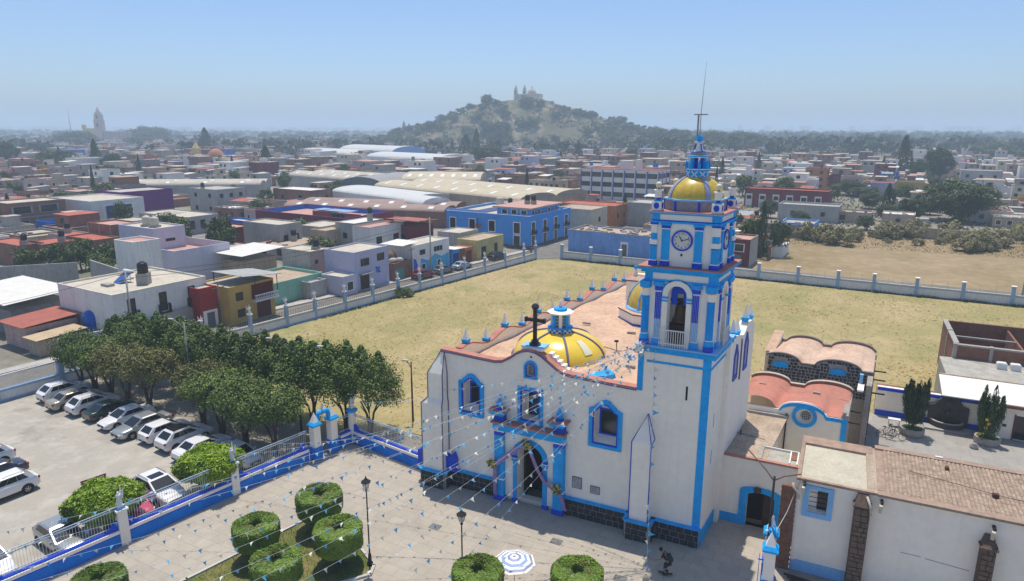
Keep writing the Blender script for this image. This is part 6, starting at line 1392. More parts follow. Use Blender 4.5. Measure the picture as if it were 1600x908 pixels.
MB().use(mat('yellow_blossom',(0.62,0.45,0.03),.7,.2)).cbox((0,0,.6),(.1,.1,.1)).cbox((.15,.1,1.1),(.2,.16,.2),.5).cbox((.3,0,1.5),(.22,.2,.2),.9).cbox((-.2,.1,.5),(.2,.16,.16),.2).cbox((.1,-.1,1.9),(.2,.2,.18)).build('blossom', None, fy, (0,0,0)); MB().use(mat('planter_greenery',(0.06,0.12,0.03),.9,.4)).tube([(0,0,0),(.1,0,1),(.25,0,2)],.05,5).build('stem', None, fy, (0,0,0))
# ------------------------------------------------------------------ light poles and utility poles
def arm_light(x, y, h, col, arms, lab, lean=0):
    t = thing('street_light', lab, 'street light', (x,y,0))
    MB().use(col).tube([(0,0,0),(0,0,h)],.07,8,taper=[.1,.06]).build('pole', None, t, (0,0,0))
    for (dx,dy,dz) in arms:
        MB().use(col).tube([(0,0,h-.6),(dx*.5,dy*.5,h-.6+dz*.6),(dx,dy,h-.6+dz)],.035,6).build('arm', None, t, (0,0,0))
        MB().use(mat('lamp_head',(0.5,0.5,0.5),.4,.1)).cbox((dx*1.15,dy*1.15,h-.6+dz),(.5,.2,.1),atan2(dy,dx)).build('lamp_head', None, t, (0,0,0))
    return t
arm_light(-33.9,1.3,8.3,IRON,((-1.9,-.6,1.0),(1.8,.6,.5)),'tall dark street light with two arms among the shaggy trees')
arm_light(-47.6,1.6,8.3,MET,((-1.1,-.3,.9),(1.3,.5,.8)),'grey street light with two pale arms above the clipped trees')
arm_light(-27.1,8.2,5.6,mat('rust_brown_pole',(0.07,0.05,0.04),.8,.2),((-.45,-.1,.7),),'lone brown light pole on the field edge left of church')
WOOD = mat('weathered_pole',(0.13,0.10,0.08),.9,.2); CPOLE = mat('concrete_pole',(0.38,0.37,0.35),.9,.1)
def upole(x, y, h, m, lab, arms=1, rz=1.5):
    t = thing('utility_pole', lab, 'utility pole', (x,y,0), rz, 'utility poles of the town')
    MB().use(m).tube([(0,0,0),(0,0,h)],.12,7,taper=[.16,.09]).build('pole', None, t, (0,0,0))
    for i in range(arms): MB().use(WOOD).cbox((0,0,h-.4-.7*i),(1.8,.1,.1)).build('crossarm', None, t, (0,0,0))
    return t
WIRE = mat('overhead_wire',(0.03,0.03,0.03),.8,.1)
def wire(A, B, sag, name, lab):
    A = Vector(A); B = Vector(B)
    tag(MB().use(WIRE).tube([A.lerp(B,i/12)-Vector((0,0,4*sag*(i/12)*(1-i/12))) for i in range(13)],.022,4).build(name), lab, 'cable', 'overhead street cables')
PL = [(-68.3,10.6,9.6,CPOLE,'concrete pole with transformer arms in front of the long white house'),(-63.9,19.6,6.5,WOOD,'dark wooden pole in front of the yellow house'),(-60.6,57.8,5.6,WOOD,'dark wooden pole at the corner of the blue mural house'),(-59.0,61.5,10.5,CPOLE,'tall concrete pole rising beside the street cars')]
for (x,y,h,m,lab) in PL: upole(x,y,h,m,lab,2 if h > 9 else 1)
for i, (a, b) in enumerate((((-68.3,10.6,9.3),(-59.0,61.5,10.1)),((-68.3,10.6,8.7),(-59,61.5,9.5)),((-68.3,10.6,9.3),(-76,-30,9)),((-59,61.5,10.1),(-52,100,9.5)))): wire(a, b, 1.3, 'overhead_cable', ['upper cable from the long white house to the tall street pole','lower cable from the long white house to the tall street pole','cable running left from the pole by the long white house','cable running from the tall street pole towards the blue corner house'][i])
wire((-34,1.3,7.6),(-47.6,1.6,7.4),.9,'overhead_cable','cable sagging between the two double armed street lights')
upole(31.8,83.6,7.0,CPOLE,'pale pole behind the far field fence at the right edge',0)
# ------------------------------------------------------------------ fences round the field
FBAR = MB().use(mat('thin_rusty_bar',(0.22,0.19,0.17),.8,.1)).cbox((0,0,.5),(.03,.03,1.0)).mesh('railing')
FBLU = mat('faded_blue_trim',(0.26,0.40,0.58),.85,.15); FWALL = mat('field_wall_plaster',(0.62,0.63,0.64),.9,.12,.6,streak=.25); FCAP = mat('wall_cap_grey',(0.46,0.43,0.38),.95,.2)
def field_fence(root, pts, zw, hb, post_h, post_w, bars_to, step=.5, blue=True, capm=None):
    bars = MB().use(mat('thin_rusty_bar',(0.22,0.19,0.17),.8,.1))
    for a, b in zip(pts, pts[1:]):
        A = Vector((*a,0)); B = Vector((*b,0)); d = B-A; L_ = d.length; rz = atan2(d.y,d.x); d.normalize(); c = (A+B)/2
        MB().use(FWALL).cbox((c.x,c.y,zw/2-.1),(L_,.3,zw+.2),rz).build('wall_panel', None, root)
        MB().use(FBLU).cbox((c.x,c.y,.1),(L_-.02,.36,.24),rz).cbox((c.x,c.y,zw-.14),(L_-.02,.36,.12),rz).use(capm or FCAP).cbox((c.x,c.y,zw+.04),(L_-.01,.42,.1),rz).build('wall_trim', None, root)
        n = int(L_/step)
        for i in range(1, n):
            p = A+d*(L_*i/n); bars.cbox((p.x,p.y,zw+(bars_to-zw)/2),(.025,.025,bars_to-zw),rz)
        if step < 1: bars.cbox((c.x,c.y,bars_to-.15),(L_,.025,.03),rz)
    o = bars.build('railing_bars', None, root); o['kind'] = 'stuff'
    for (x,y) in pts:
        MB().use(FBLU if blue else FWALL).cbox((x,y,post_h/2),(post_w,post_w,post_h),rz).use(WHITE2).cbox((x,y,post_h+.05),(post_w+.14,post_w+.14,.1),rz).build('post', None, root)
ff = thing('field_fence', 'long white and blue wall fence with posts between street and dry field', 'fence', (-56,45,0))
ys = [14.6,20.8,26.1,30.7,35.9,41.2,46.4,51.2,56.5,62.4,68.0,74.1,80.2,84.2]
fpts = [(-60.1+(y-20.8)*.181, y) for y in ys]; fpts[0] = (-61.4,14.6)
field_fence(ff, fpts, 1.25, 2.0, 2.75, .38, 2.15, .35)
for i, (x,y) in enumerate(fpts):
    put_angel(x, y, 2.85, radians(100), f'small white angel on the field fence, {i+1} posts from the tree end'.replace('1 posts','one post') if i < 7 else f'small white angel on the field fence, {14-i} posts from the corner gate'.replace('1 posts','one post'), 'angels on the field fence posts', .85)
cg = thing('corner_gate', 'white barred double gate at the far corner of the dry field', 'gate', (-46.4,85.8,0))
gb_ = MB().use(RAILW)
for i in range(13): gb_.cbox((-48.2+.3*i,84.5+.22*i,1.3),(.04,.04,2.6 if i not in (3,9) else 2.9),.63)
gb_.cbox((-46.4,85.8,2.4),(4.6,.05,.06),.63).cbox((-46.4,85.8,.3),(4.6,.05,.06),.63); gb_.build('gate_bars', None, cg)
MB().use(WHITE2).cbox((-44.3,87.2,1.5),(.5,.5,3.0)).use(FBLU).cbox((-44.3,87.2,3.06),(.6,.6,.12)).build('gate_post', None, cg)
fr_ = thing('rear_field_fence', 'long pale blue wall with thin bars along the far side of the field', 'fence', (0,84,0))
field_fence(fr_, [(-44.0,86.9),(-37.7,86.4),(-31.6,86.1),(-25.4,85.7),(-18.8,85.2),(-12.4,84.8),(-6.0,84.3),(.4,83.9),(6.6,83.4),(11.9,83.2),(17.9,82.8),(24.1,82.6),(30.4,82.4),(36.8,82.0),(43,81.7)], 1.55, 2.0, 2.9, .5, 2.7, 1.7)
lf = thing('street_fence', 'white barred fence with pale blue base wall left of the parking lot', 'fence', (-64.7,-4,0))
lp = [(-67.5,-26),(-66.2,-15.6),(-65.2,-6.1),(-64.5,-.3),(-63.2,7)]
for a, b in zip(lp, lp[1:]):
    A = Vector((*a,0)); B = Vector((*b,0)); d = B-A; L_ = d.length; rz = atan2(d.y,d.x); d.normalize(); c = (A+B)/2
    MB().use(FWALL).cbox((c.x,c.y,.55),(L_,.26,1.1),rz).use(FBLU).cbox((c.x,c.y,.12),(L_-.02,.32,.24),rz).cbox((c.x,c.y,1.12),(L_-.02,.34,.2),rz).build('wall_panel', None, lf)
    MB().use(RAILW).cbox((c.x,c.y,1.35),(L_,.04,.05),rz).cbox((c.x,c.y,2.5),(L_,.05,.06),rz).cbox((c.x,c.y,2.62),(L_,.16,.05),rz).build('rail', None, lf)
    n = int(L_/.19); inv = parent_world(lf).inverted()
    for i in range(1,n):
        p = A+d*(L_*i/n); o = link('fence_bar', BARM); o.parent = lf; o.matrix_parent_inverse = inv; o.location = (p.x,p.y,1.2); o.rotation_euler = (0,0,rz); o.scale = (1.3,1.3,.95)
    MB().use(FBLU).cbox((b[0],b[1],1.35),(.5,.5,2.7),rz).use(WHITE2).cbox((b[0],b[1],2.76),(.6,.6,.12),rz).build('post', None, lf)
# weeds along the field walls, one lone bush
def weeds(name, a, b, n, lab, h=.5):
    mb = MB().use(BROAD)
    for i in range(n):
        u = rnd.random(); x = a[0]+(b[0]-a[0])*u+rnd.gauss(0,.18); y = a[1]+(b[1]-a[1])*u+rnd.gauss(0,.18); hh = h*rnd.uniform(.3,1)*(0.4+.6*abs(sin(u*40)))
        an = rnd.uniform(0,6.28); w = .09
        mb.add([(x-w*cos(an),y-w*sin(an),-.03),(x+w*cos(an),y+w*sin(an),-.03),(x+rnd.gauss(0,.12),y+rnd.gauss(0,.12),hh)], [(0,1,2)])
    tag(mb.build(name), lab, 'weeds', kind='stuff')
weeds('weed_strip', (-43.5,86.3),(40,81.4),5200,'dark weeds along the foot of the far field wall',.55)
weeds('weed_strip', (-57.5,31),(-48.6,83.5),1300,'thin green weeds along the street side field wall',.3)
tree('field_bush','low dark green bush against the street side field wall','bush',-54.6,46.6,crown_mesh(BROAD,1.4,.8,1500,14,31,.16,bottom=.1),None,.55,1.0,0)

# scattered tufts over the dry field
TUF = leaf_mat('field_tuft', (0.27,0.235,0.085), (0.42,0.32,0.13), .9); mb = MB().use(TUF); FPG = [(-58,18),(-53,50),(-47.5,83),(0,83),(40,80.5),(40,50),(12,31),(10,27),(-3,35),(-18,35),(-22,4),(-27,5),(-29.5,3.5),(-40,7),(-60,8)]
cl = [(rnd.uniform(-60,40),rnd.uniform(4,84),rnd.uniform(1.5,7)) for _ in range(150)]
for i in range(46000):
    if rnd.random() < .6: c = rnd.choice(cl); x, y = rnd.gauss(c[0],c[2]*1.6), rnd.gauss(c[1],c[2]*.7)
    else: x, y = rnd.uniform(-60,40), rnd.uniform(4,84)
    if not inside((x,y), FPG): continue
    a = rnd.uniform(0,6.28); w = rnd.uniform(.06,.16); hh = rnd.uniform(.01,.05)
    mb.add([(x-w*cos(a),y-w*sin(a),-.03),(x+w*cos(a),y+w*sin(a),-.03),(x-sin(a)*rnd.uniform(.12,.3),y+cos(a)*rnd.uniform(.12,.3),hh)],[(0,1,2)])
tag(mb.build('field_grass'), 'sparse dry grass tufts scattered over the big field', 'grass', kind='stuff')
for i, (x, y, lab) in enumerate([(-3.5,-5.2,'square grey drain cover in the shade before the church steps'),(-8.3,-3.4,'square drain cover on the paving before the right door pilaster'),(-16.2,-5.4,'faint square drain cover in open plaza left of the door')]):
    tag(MB().use(mat('drain_grey',(0.17,0.165,0.16),.9,.3)).cbox((x,y,.008),(.75,.6,.02)).build('drain_cover'), lab, 'drain cover')
pr = thing('person','distant person in red top standing at the street corner by the gate','person',(-51.5,88.5,-.04),.4)
link('body', skin_mesh('body', [((0,0,.9),(.14,.11)),((0,0,1.2),(.15,.1)),((0,0,1.42),(.09,.08)),((0,0,1.53),.055),((0,.01,1.66),(.08,.1)),((.2,0,1.38),.05),((.26,.02,1.1),.04),((.25,.08,.86),.03),((-.2,0,1.38),.05),((-.26,.02,1.1),.04),((-.25,.08,.86),.03),((.1,0,.8),.09),((.11,.03,.45),.06),((.11,0,.06),.045),((-.1,0,.8),.09),((-.11,.08,.45),.06),((-.11,-.05,.06),.045)], [(0,1),(1,2),(2,3),(3,4),(2,5),(5,6),(6,7),(2,8),(8,9),(9,10),(0,11),(11,12),(12,13),(0,14),(14,15),(15,16)], SKIN), pr, (0,0,0))
link('red_top', skin_mesh('red_top', [((0,0,.95),(.16,.13)),((0,0,1.2),(.17,.12)),((0,0,1.4),(.12,.1)),((.2,0,1.37),.07),((.25,.01,1.18),.06),((-.2,0,1.37),.07),((-.25,.01,1.18),.06)], [(0,1),(1,2),(2,3),(3,4),(2,5),(5,6)], mat('red_cloth',(0.42,0.03,0.03),.9,.1)), pr, (0,0,0))
link('trousers', skin_mesh('trousers', [((0,0,.93),(.155,.13)),((.1,0,.8),.105),((.11,.03,.45),.08),((.11,0,.14),.065),((-.1,0,.8),.105),((-.11,.08,.45),.08),((-.11,-.05,.14),.065)], [(0,1),(1,2),(2,3),(0,4),(4,5),(5,6)], SHORT), pr, (0,0,0))
MB().use(HAIR).lathe((0,-.02,1.69),[(.095,-.05),(.1,.02),(.06,.09),(.01,.1)],10).build('hair', None, pr, (0,0,0))
# ------------------------------------------------------------------ houses of the town
TA = radians(-5)
def wallm(n, c, var=.2, st=.4): return mat('wall_'+n, c, .92, var, .3, streak=st*1.3, fine=7)
WC = {'grey':wallm('grey',(0.42,0.40,0.37)),'white':wallm('white',(0.76,0.73,0.68),.1,.25),'cream':wallm('cream',(0.62,0.54,0.40)),'brick':wallm('brick',(0.29,0.15,0.105),.3),'pink':wallm('pink',(0.52,0.37,0.33)),'ochre':wallm('ochre',(0.55,0.36,0.10),.1,.12),'skyblue':wallm('skyblue',(0.20,0.38,0.72)),'blue':wallm('blue',(0.07,0.32,0.76),.1,.08),'maroon':wallm('maroon',(0.20,0.04,0.05)),'green':wallm('green',(0.26,0.50,0.38),.12,.15),'lavender':wallm('lavender',(0.47,0.46,0.60),.1,.15),'tan':wallm('tan',(0.47,0.37,0.27)),'purple':wallm('purple',(0.17,0.03,0.19)),'darkgrey':wallm('darkgrey',(0.27,0.26,0.245)),'red':wallm('red',(0.38,0.05,0.045)),'lilac':wallm('lilac',(0.55,0.53,0.60),.1,.15),'yellow':wallm('yellow',(0.58,0.50,0.22)),'bright_blue':wallm('bright_blue',(0.02,0.14,0.56),.1,.05),'orange':wallm('orange',(0.48,0.20,0.09))}
RC = {'grey':mat('roof_grey',(0.43,0.40,0.35),.95,.25,.5),'cream':mat('roof_cream',(0.52,0.47,0.38),.95,.2,.5),'red':mat('roof_red',(0.42,0.13,0.09),.95,.22,.5),'white':mat('roof_white',(0.66,0.64,0.59),.9,.12,.5),'tan':mat('roof_tan',(0.44,0.34,0.25),.95,.25,.5),'pink':mat('roof_pink',(0.50,0.30,0.25),.95,.2,.5)}
WINF = MB().poly_y([(-.5,-.5),(.5,-.5),(.5,.5),(-.5,.5)], [[(-.41,-.43),(.41,-.43),(.41,.43),(-.41,.43)]], -.06, .01)
WFM = {k: WINF.mesh('window_'+k, m) for k, m in (('white',WHITE2),('dark',IRON),('grey',CONC))}
WPM = MB().box(-.42,.42,-.03,-.01,-.44,.44).mesh('pane', GLASS)
DOORM = {k: MB().box(-.5,.5,-.05,.01,-.5,.5).mesh('door_'+k, mat('door_'+k, c, .7, .2)) for k, c in (('brown',(0.06,0.035,0.02)),('grey',(0.16,0.16,0.16)),('teal',(0.10,0.27,0.24)),('black',(0.02,0.02,0.02)),('maroon',(0.13,0.035,0.03)),('navy',(0.02,0.05,0.18)))}
def win(root, face, u, z, w, h, k='white', lvl=None):
    o = link('window', WFM[k], root, (u,0,z) if face == 'S' else (0,u,z)); o.scale = (w,1,h)
    if face == 'E': o.rotation_euler = (0,0,pi/2)
    link('pane', WPM, o, (0,0,0)); return o
def door(root, face, u, w, h, k='brown', z0=0):
    o = link('door', DOORM[k], root, (u,0,z0+h/2) if face == 'S' else (0,u,z0+h/2)); o.scale = (w,1,h)
    if face == 'E': o.rotation_euler = (0,0,pi/2)
    return o
def house(lab, x, y, w, d, h, wc='grey', rc='grey', S=None, E=None, p=.35, par=None, wk='white', name='house', group=None, rz=TA, ww=(1.1,1.2), roofname='roof', cat='house'):
    t = thing(name, lab, cat, (x,y,-.06), rz, group); g = (0,0,0); W_ = WC[wc]
    mb = MB().use(W_).box(-w,0,0,.2,0,h+p).box(-w,0,d-.2,d,0,h+p).box(-w,-w+.2,.2,d-.2,0,h+p).box(-.2,0,.2,d-.2,0,h+p)
    if par: mb.use(par).box(-w-.04,.04,-.04,.24,h+p,h+p+.09).box(-w-.04,.04,d-.24,d+.04,h+p,h+p+.09).box(-w-.04,-w+.24,.24,d-.24,h+p,h+p+.09).box(-.24,.04,.24,d-.24,h+p,h+p+.09)
    mb.build('wall', None, t, g)
    MB().use(RC[rc]).box(-w+.2,-.2,.2,d-.2,h-.2,h).build(roofname, None, t, g)
    for face, spec, ln in (('S',S,w),('E',E,d)):
        if not spec: continue
        nc, nr = spec
        for r in range(nr):
            for c in range(nc):
                u = ln*(c+.5)/nc; win(t, face, -u if face == 'S' else u, (r+.55)*h/nr, min(ww[0],ln/nc*.6), min(ww[1],h/nr*.5), wk)
    t['_d'] = 0; del t['_d']
    return t
def hp(x, y, lx, ly, z=0):
    """point of a house's own frame -> plan"""
    return (x+lx*cos(TA)-ly*sin(TA), y+lx*sin(TA)+ly*cos(TA), z)
TKB = MB().use(mat('black_plastic_tank',(0.02,0.02,0.022),.45,.1)).lathe((0,0,0), [(.55,0),(.58,.1),(.55,.3),(.58,.36),(.55,.5),(.58,.56),(.55,.75),(.55,1.0),(.45,1.15),(.22,1.22),(.22,1.3),(.01,1.31)], 14)
TKW = MB().use(mat('beige_plastic_tank',(0.55,0.50,0.40),.5,.1)).lathe((0,0,0), [(.55,0),(.58,.1),(.55,.5),(.58,.56),(.55,1.0),(.4,1.15),(.2,1.2),(.2,1.28),(.01,1.29)], 14)
TKR = MB().use(mat('blue_plastic_tank',(0.01,0.10,0.45),.4,.1)).lathe((0,0,0), [(.95,0),(1.0,.2),(.95,.8),(1.0,.9),(.95,1.6),(.7,1.95),(.3,2.1),(.01,2.12)], 16)
TKM = {'black':TKB.mesh('tank_shell'),'beige':TKW.mesh('tank_shell'),'blue':TKR.mesh('tank_shell')}
TST = MB().use(CONC).box(-.6,.6,-.6,.6,0,1).mesh('stand')
def tank(x, y, z, col, lab, stand=.5, s=1.0):
    t = thing('water_tank', lab, 'water tank', (x,y,z), rnd.random(), 'rooftop water tanks'); t.scale = (s,s,s)
    o = link('stand', TST, t, (0,0,0)); o.scale = (1,1,stand); link('tank_shell', TKM[col], t, (0,0,stand)); return t
def sheet_roof(root, x0, x1, y0, y1, za, zb, m, name='sheet_roof'):
    n = 24; mb = MB().use(m); vs = []
    for i in range(n+1):
        x = x0+(x1-x0)*i/n; dz = .03*(i % 2)
        vs += [(x,y0,za+dz),(x,y1,zb+dz),(x,y0,za+dz-.05),(x,y1,zb+dz-.05)]
    fs = []
    for i in range(n): a = 4*i; fs += [(a,a+4,a+5,a+1),(a+3,a+7,a+6,a+2),(a+2,a+6,a+4,a)]
    return mb.add(vs, fs).build(name, None, root, (0,0,0))
SHW = mat('white_corrugated_sheet',(0.68,0.66,0.60),.6,.12,.7); SHG = mat('grey_corrugated_sheet',(0.36,0.36,0.34),.6,.2,.7); SHR = mat('red_corrugated_sheet',(0.36,0.11,0.075),.7,.2,.7); SHT = mat('tan_corrugated_sheet',(0.50,0.38,0.24),.8,.2,.7)
# --- the street beyond the field, from left to right
h = house('long white two storey house with three dark balcony doors and pale roof', -71.2,10.5,12.3,12.6,6.2,'white','cream',None,None,.12,mat('pale_eaves',(0.55,0.52,0.44),.9,.15))
for u in (2.2,6.3,10.3):
    o = win(h,'E',u,4.3,1.0,2.4,'dark'); MB().use(IRON).box(0,.55,u-.7,u-.66,2.9,4.0).box(0,.55,u+.66,u+.7,2.9,4.0).box(.5,.54,u-.66,u+.66,3.9,4.0).box(0,.6,u-.75,u+.75,2.82,2.9).build('balcony', None, h, (0,0,0))
MB().use(WC['green']).box(.02,.5,-.5,5.6,0,2.7).use(CONC).box(.02,.5,5.8,12.4,0,2.9).use(mat('door_teal',(0.10,0.27,0.24),.7,.2)).box(.5,.56,.2,2.6,0,2.3).box(.5,.56,3.0,5.2,0,2.3).build('front_wall', None, h, (0,0,0))
bx, by = hp(-71.2,10.5,-3.2,6.0)[:2]; tank(bx,by,6.15,'black','large black water tank on concrete stand upon the long white house',1.3,1.15)
sx_, sy_ = hp(-71.2,10.5,-6.4,5.2)[:2]
t = thing('solar_heater','tilted blue solar water heater on the long white house roof','solar heater',(sx_,sy_,6.15),TA)
MB().use(mat('solar_tubes',(0.05,0.12,0.35),.2,.2)).add([(-.8,-.9,.1),(.8,-.9,.1),(.8,.6,1.2),(-.8,.6,1.2),(-.8,-.9,.02),(.8,-.9,.02),(.8,.6,1.12),(-.8,.6,1.12)],[(0,1,2,3),(7,6,5,4),(0,4,5,1),(1,5,6,2),(2,6,7,3),(3,7,4,0)]).build('solar_panel', None, t, (0,0,0)); MB().use(TANKW).tube([(-.9,.75,1.35),(.9,.75,1.35)],.24,10).box(-.7,-.64,.5,.56,0,1.15).box(.64,.7,.5,.56,0,1.15).build('heater_drum', None, t, (0,0,0))
sx_, sy_ = hp(-71.2,10.5,-6.2,3.0)[:2]; tag(MB().use(CONC).cbox((sx_,sy_,6.3),(1.6,.9,.3),TA).build('roof_skylight'),'low concrete skylight box on the long white house roof','skylight')
h = house('red side walled narrow house between the white house and yellow house', -68.2,20.2,3.0,2.6,5.2,'red','grey',None,None,.2); MB().use(WHITE2).box(.01,.1,.3,2.4,0,2.3).build('door_surround', None, h, (0,0,0)); door(h,'E',1.35,1.1,2.0,'grey').location.x = .11
h = house('yellow two storey house with white balustrade balcony and corrugated awning', -66.0,23.0,6.5,7.4,5.0,'ochre','grey',None,None,.2)
for u,z in ((1.6,3.7),(1.7,1.4)): win(h,'E',u,z,1.1,1.1,'dark')
MB().use(mat('balcony_shadow_red',(0.14,0.02,0.02),.9,.2)).box(.005,.03,3.6,7.2,2.9,4.9).use(DOORM['maroon'].materials[0]).box(.005,.05,4.3,6.6,0,2.3).build('garage_door_and_balcony_shade', None, h, (0,0,0))  # upper dark red panel paints the shade of the balcony recess; garage door below
bl = MB().use(RAILW).box(.03,1.0,3.4,7.4,2.6,2.8).box(.85,.97,3.4,7.4,3.45,3.58)
for i in range(14): bl.lathe((.91,3.55+i*.285,2.8),[(.05,0),(.08,.2),(.04,.4),(.06,.65)],6)
bl.build('balustrade', None, h, (0,0,0)); sheet_roof(h,-5.5,1.3,1.4,8.0,6.6,5.9,SHG)
MB().use(IRON).box(.9,.98,3.5,3.58,3.6,6.2).box(.9,.98,7.2,7.28,3.6,6.0).box(-5.2,-5.1,1.6,1.7,5.2,6.5).box(-5.2,-5.1,7.6,7.7,5.2,6.1).build('awning_post', None, h, (0,0,0))
h = house('turquoise walled yard house with one white framed door', -68.8,31.8,9.0,11.6,2.9,'green','tan',None,None,.45)
MB().use(WHITE2).box(0,.08,8.4,10.2,0,2.5).build('door_surround', None, h, (0,0,0)); o = door(h,'E',9.3,1.1,2.2,'black'); o.location.x = .09
h = house('grey blank sided house with peach front left of the lavender house', -71.3,44.6,6.8,4.4,6.0,'grey','cream',None,None,.15); MB().use(WC['pink']).box(.004,.06,.2,4.2,0,6.1).build('peach_front', None, h, (0,0,0)); o=win(h,'E',1.2,4.3,.6,.6,'dark'); o.location.x=.06; o=door(h,'E',3.4,.8,1.6,'black',3.4); o.location.x=.065
tank(*hp(-71.3,44.6,-1.6,2.8,5.95)[:3],'black','black water tank on the grey and peach house',.5)
h = house('lavender two storey house with blue painted logo by its brown gate', -63.1,45.5,6.6,8.2,6.3,'lavender','cream',None,None,.2)
win(h,'E',2.4,4.6,1.9,1.2,'dark'); win(h,'E',6.2,4.9,1.7,1.2,'dark'); MB().use(WC['bright_blue']).cbox((.02,5.3,2.8),(.04,.5,.9)).cbox((.02,5.75,3.1),(.04,.3,.4)).cbox((.02,5.0,3.3),(.04,.3,.3)).cbox((.02,5.8,2.5),(.04,.35,.5)).build('painted_logo', None, h, (0,0,0)); door(h,'E',2.2,2.0,2.6,'brown'); MB().use(CONC).box(0,.8,.9,3.6,2.7,2.85).build('gate_canopy', None, h, (0,0,0))
h = house('small white gate house with barred window in front of the lavender house', -62.9,42.2,4.6,3.2,3.0,'lilac','cream',None,None,.2); win(h,'E',1.6,1.5,1.5,1.5,'white')
h = house('low grey yard wall house between turquoise and lavender fronts', -66.2,38.6,6.0,3.4,2.4,'grey','grey',None,None,.3)
h = house('brown lean shed house with tarpaulin bundles right of lavender house', -62.0,54.6,5,4.4,3.0,'brick','tan',None,None,.2); door(h,'E',1.4,2.4,2.2,'teal'); MB().use(mat('grey_tarp',(0.42,0.41,0.38),.9,.25)).sphere((-.6,2.3,3.5),.7,10,.6).sphere((-1.6,1.7,3.4),.8,10,.5).build('tarp_bundle', None, h, (0,0,0)); MB().use(mat('dry_brush',(0.22,0.15,0.09),.95,.3)).sphere((-3,2.6,3.9),1.1,10,.8).build('brush_pile', None, h, (0,0,0))
h = house('white house with blue wave mural and rows of blue windows', -61.6,59.7,5.0,11.0,5.3,'white','cream',None,None,.2)
for u in (2.4,3.2,6.6,7.5,8.4): win(h,'E',u,4.0,.75,.9,'dark')
wv = MB().use(WC['bright_blue']); wv.add([(.02,.2,0),(.02,1.8,0),(.02,1.6,1.4),(.02,.9,2.9),(.02,.2,3.2)],[(0,1,2,3,4)]).use(mat('mural_cyan',(0.08,0.40,0.62),.8,.15)).add([(.022,1.85,0),(.022,10.8,0),(.022,10.8,2.8),(.022,8.5,2.4),(.022,6.5,3.2),(.022,4.5,2.2),(.022,2.4,2.9)],[(0,1,2,3,4,5,6)]); wv.build('painted_mural', None, h, (0,0,0))
win(h,'E',3.0,1.3,1.2,1.2,'white').location.x=.03; win(h,'E',7.6,1.4,1.2,1.2,'white').location.x=.03
sheet_roof(h,-5.6,-.4,-2.2,2.6,5.75,5.95,SHW)
h = house('low dark blue fronted shop beside the mural house', -60.2,71.0,4,2.4,2.9,'blue','cream',None,None,.1); sheet_roof(h,-4.4,.8,-.4,2.8,3.3,3.2,SHW); door(h,'E',1.2,1.8,2.3,'navy')
h = house('small red garage with orange edge beside the yellow house', -59.2,74.2,3.4,2.6,2.9,'orange','pink',None,None,.15); door(h,'E',1.2,1.9,2.4,'maroon')
h = house('pale yellow single storey house on the street corner with two dark doors', -58.3,77.6,5,9.8,3.9,'yellow','tan',None,None,.2); door(h,'E',2.2,1.6,2.6,'black'); door(h,'E',6.8,1.2,2.2,'brown',.5)
# blue corner house
bh = house('two storey bright blue corner house with white framed windows and penthouse', -54.8,94.4,22.0,20.5,6.6,'blue','cream',None,None,.5,mat('pale_blue_cornice',(0.45,0.58,0.75),.8,.1),'white','blue_corner_house')
def blue_win(face, u, z, hh):
    o = win(bh, face, u, z, 1.9, hh, 'white'); return o
for u in (3.0,9.5,14.8,20.2): blue_win('S',-u,4.4,2.7)
for u in (3.0,): blue_win('S',-u,1.5,2.8)
for u in (2.0,7.4,12.8,18.2): blue_win('E',u,4.5,2.7); blue_win('E',u,1.5,2.8)
for u in (2.0,7.4,12.8,18.2): MB().use(IRON).box(.02,.5,u-1.1,u+1.1,3.0,3.05).box(.46,.5,u-1.1,u+1.1,3.05,3.9).build('balcony', None, bh, (0,0,0))
MB().use(mat('dark_grey_footing',(0.14,0.14,0.15),.9,.2)).box(-22,.05,-.06,-.003,0,.6).box(.003,.06,0,20.5,0,.6).build('footing', None, bh, (0,0,0))
ph = MB().use(WC['blue']).box(-9.5,-.9,2.2,16,6.62,8.5).use(RC['pink']).box(-10.2,-.2,1.4,16.8,8.5,8.72).use(WHITE2).box(-10.24,-.16,1.36,16.84,8.45,8.499); pho = ph.build('penthouse', None, bh, (0,0,0))
for u in (3.4,6.2,11.0,14.5):
    o = link('window', WFM['white'], pho, (-.895,u,7.6)); o.rotation_euler=(0,0,pi/2); o.scale=(1.2,1,.9)
    q = link('penthouse_pane', WPM, pho, (-.895,u,7.6)); q.rotation_euler=(0,0,pi/2); q.scale=(1.2,1,.9)  # same dark glass pane mesh as the other windows
for u in (-7.5,-5.0,-2.5):
    o = link('window', WFM['white'], pho, (u,2.195,7.6)); o.scale=(1.6,1,1.0); q = link('penthouse_pane', WPM, pho, (u,2.195,7.6)); q.scale=(1.6,1,1.0)
MB().use(mat('pale_blue_inner',(0.34,0.42,0.66),.9,.1)).box(-22.7,-12,.9,1.0,6.62,7.6).box(-14,-13.9,1.0,14,6.62,7.6).build('terrace_partition', None, bh, (0,0,0))
tank(*hp(-54.8,94.4,-5.5,9,8.7),'black','black water tank, left of a pair on the blue corner house penthouse',.8); tank(*hp(-54.8,94.4,-4.0,9.3,8.7),'black','black water tank, right of a pair on the blue corner house penthouse',.8)
tank(*hp(-54.8,94.4,-16,14,6.55),'beige','big pale water tank on the blue corner house terrace',.5,1.6); tank(*hp(-54.8,94.4,-14,15.5,6.55),'black','black water tank beside the big pale tank on the blue house terrace',1.2)
MB().use(IRON).box(-13.05,-12.95,-.5,-.4,0,6.0).use(mat('shop_board',(0.30,0.12,0.09),.7,.3)).box(-13.6,-12.2,-.5,-.42,3.9,4.7).build('hanging_sign', None, bh, (0,0,0))
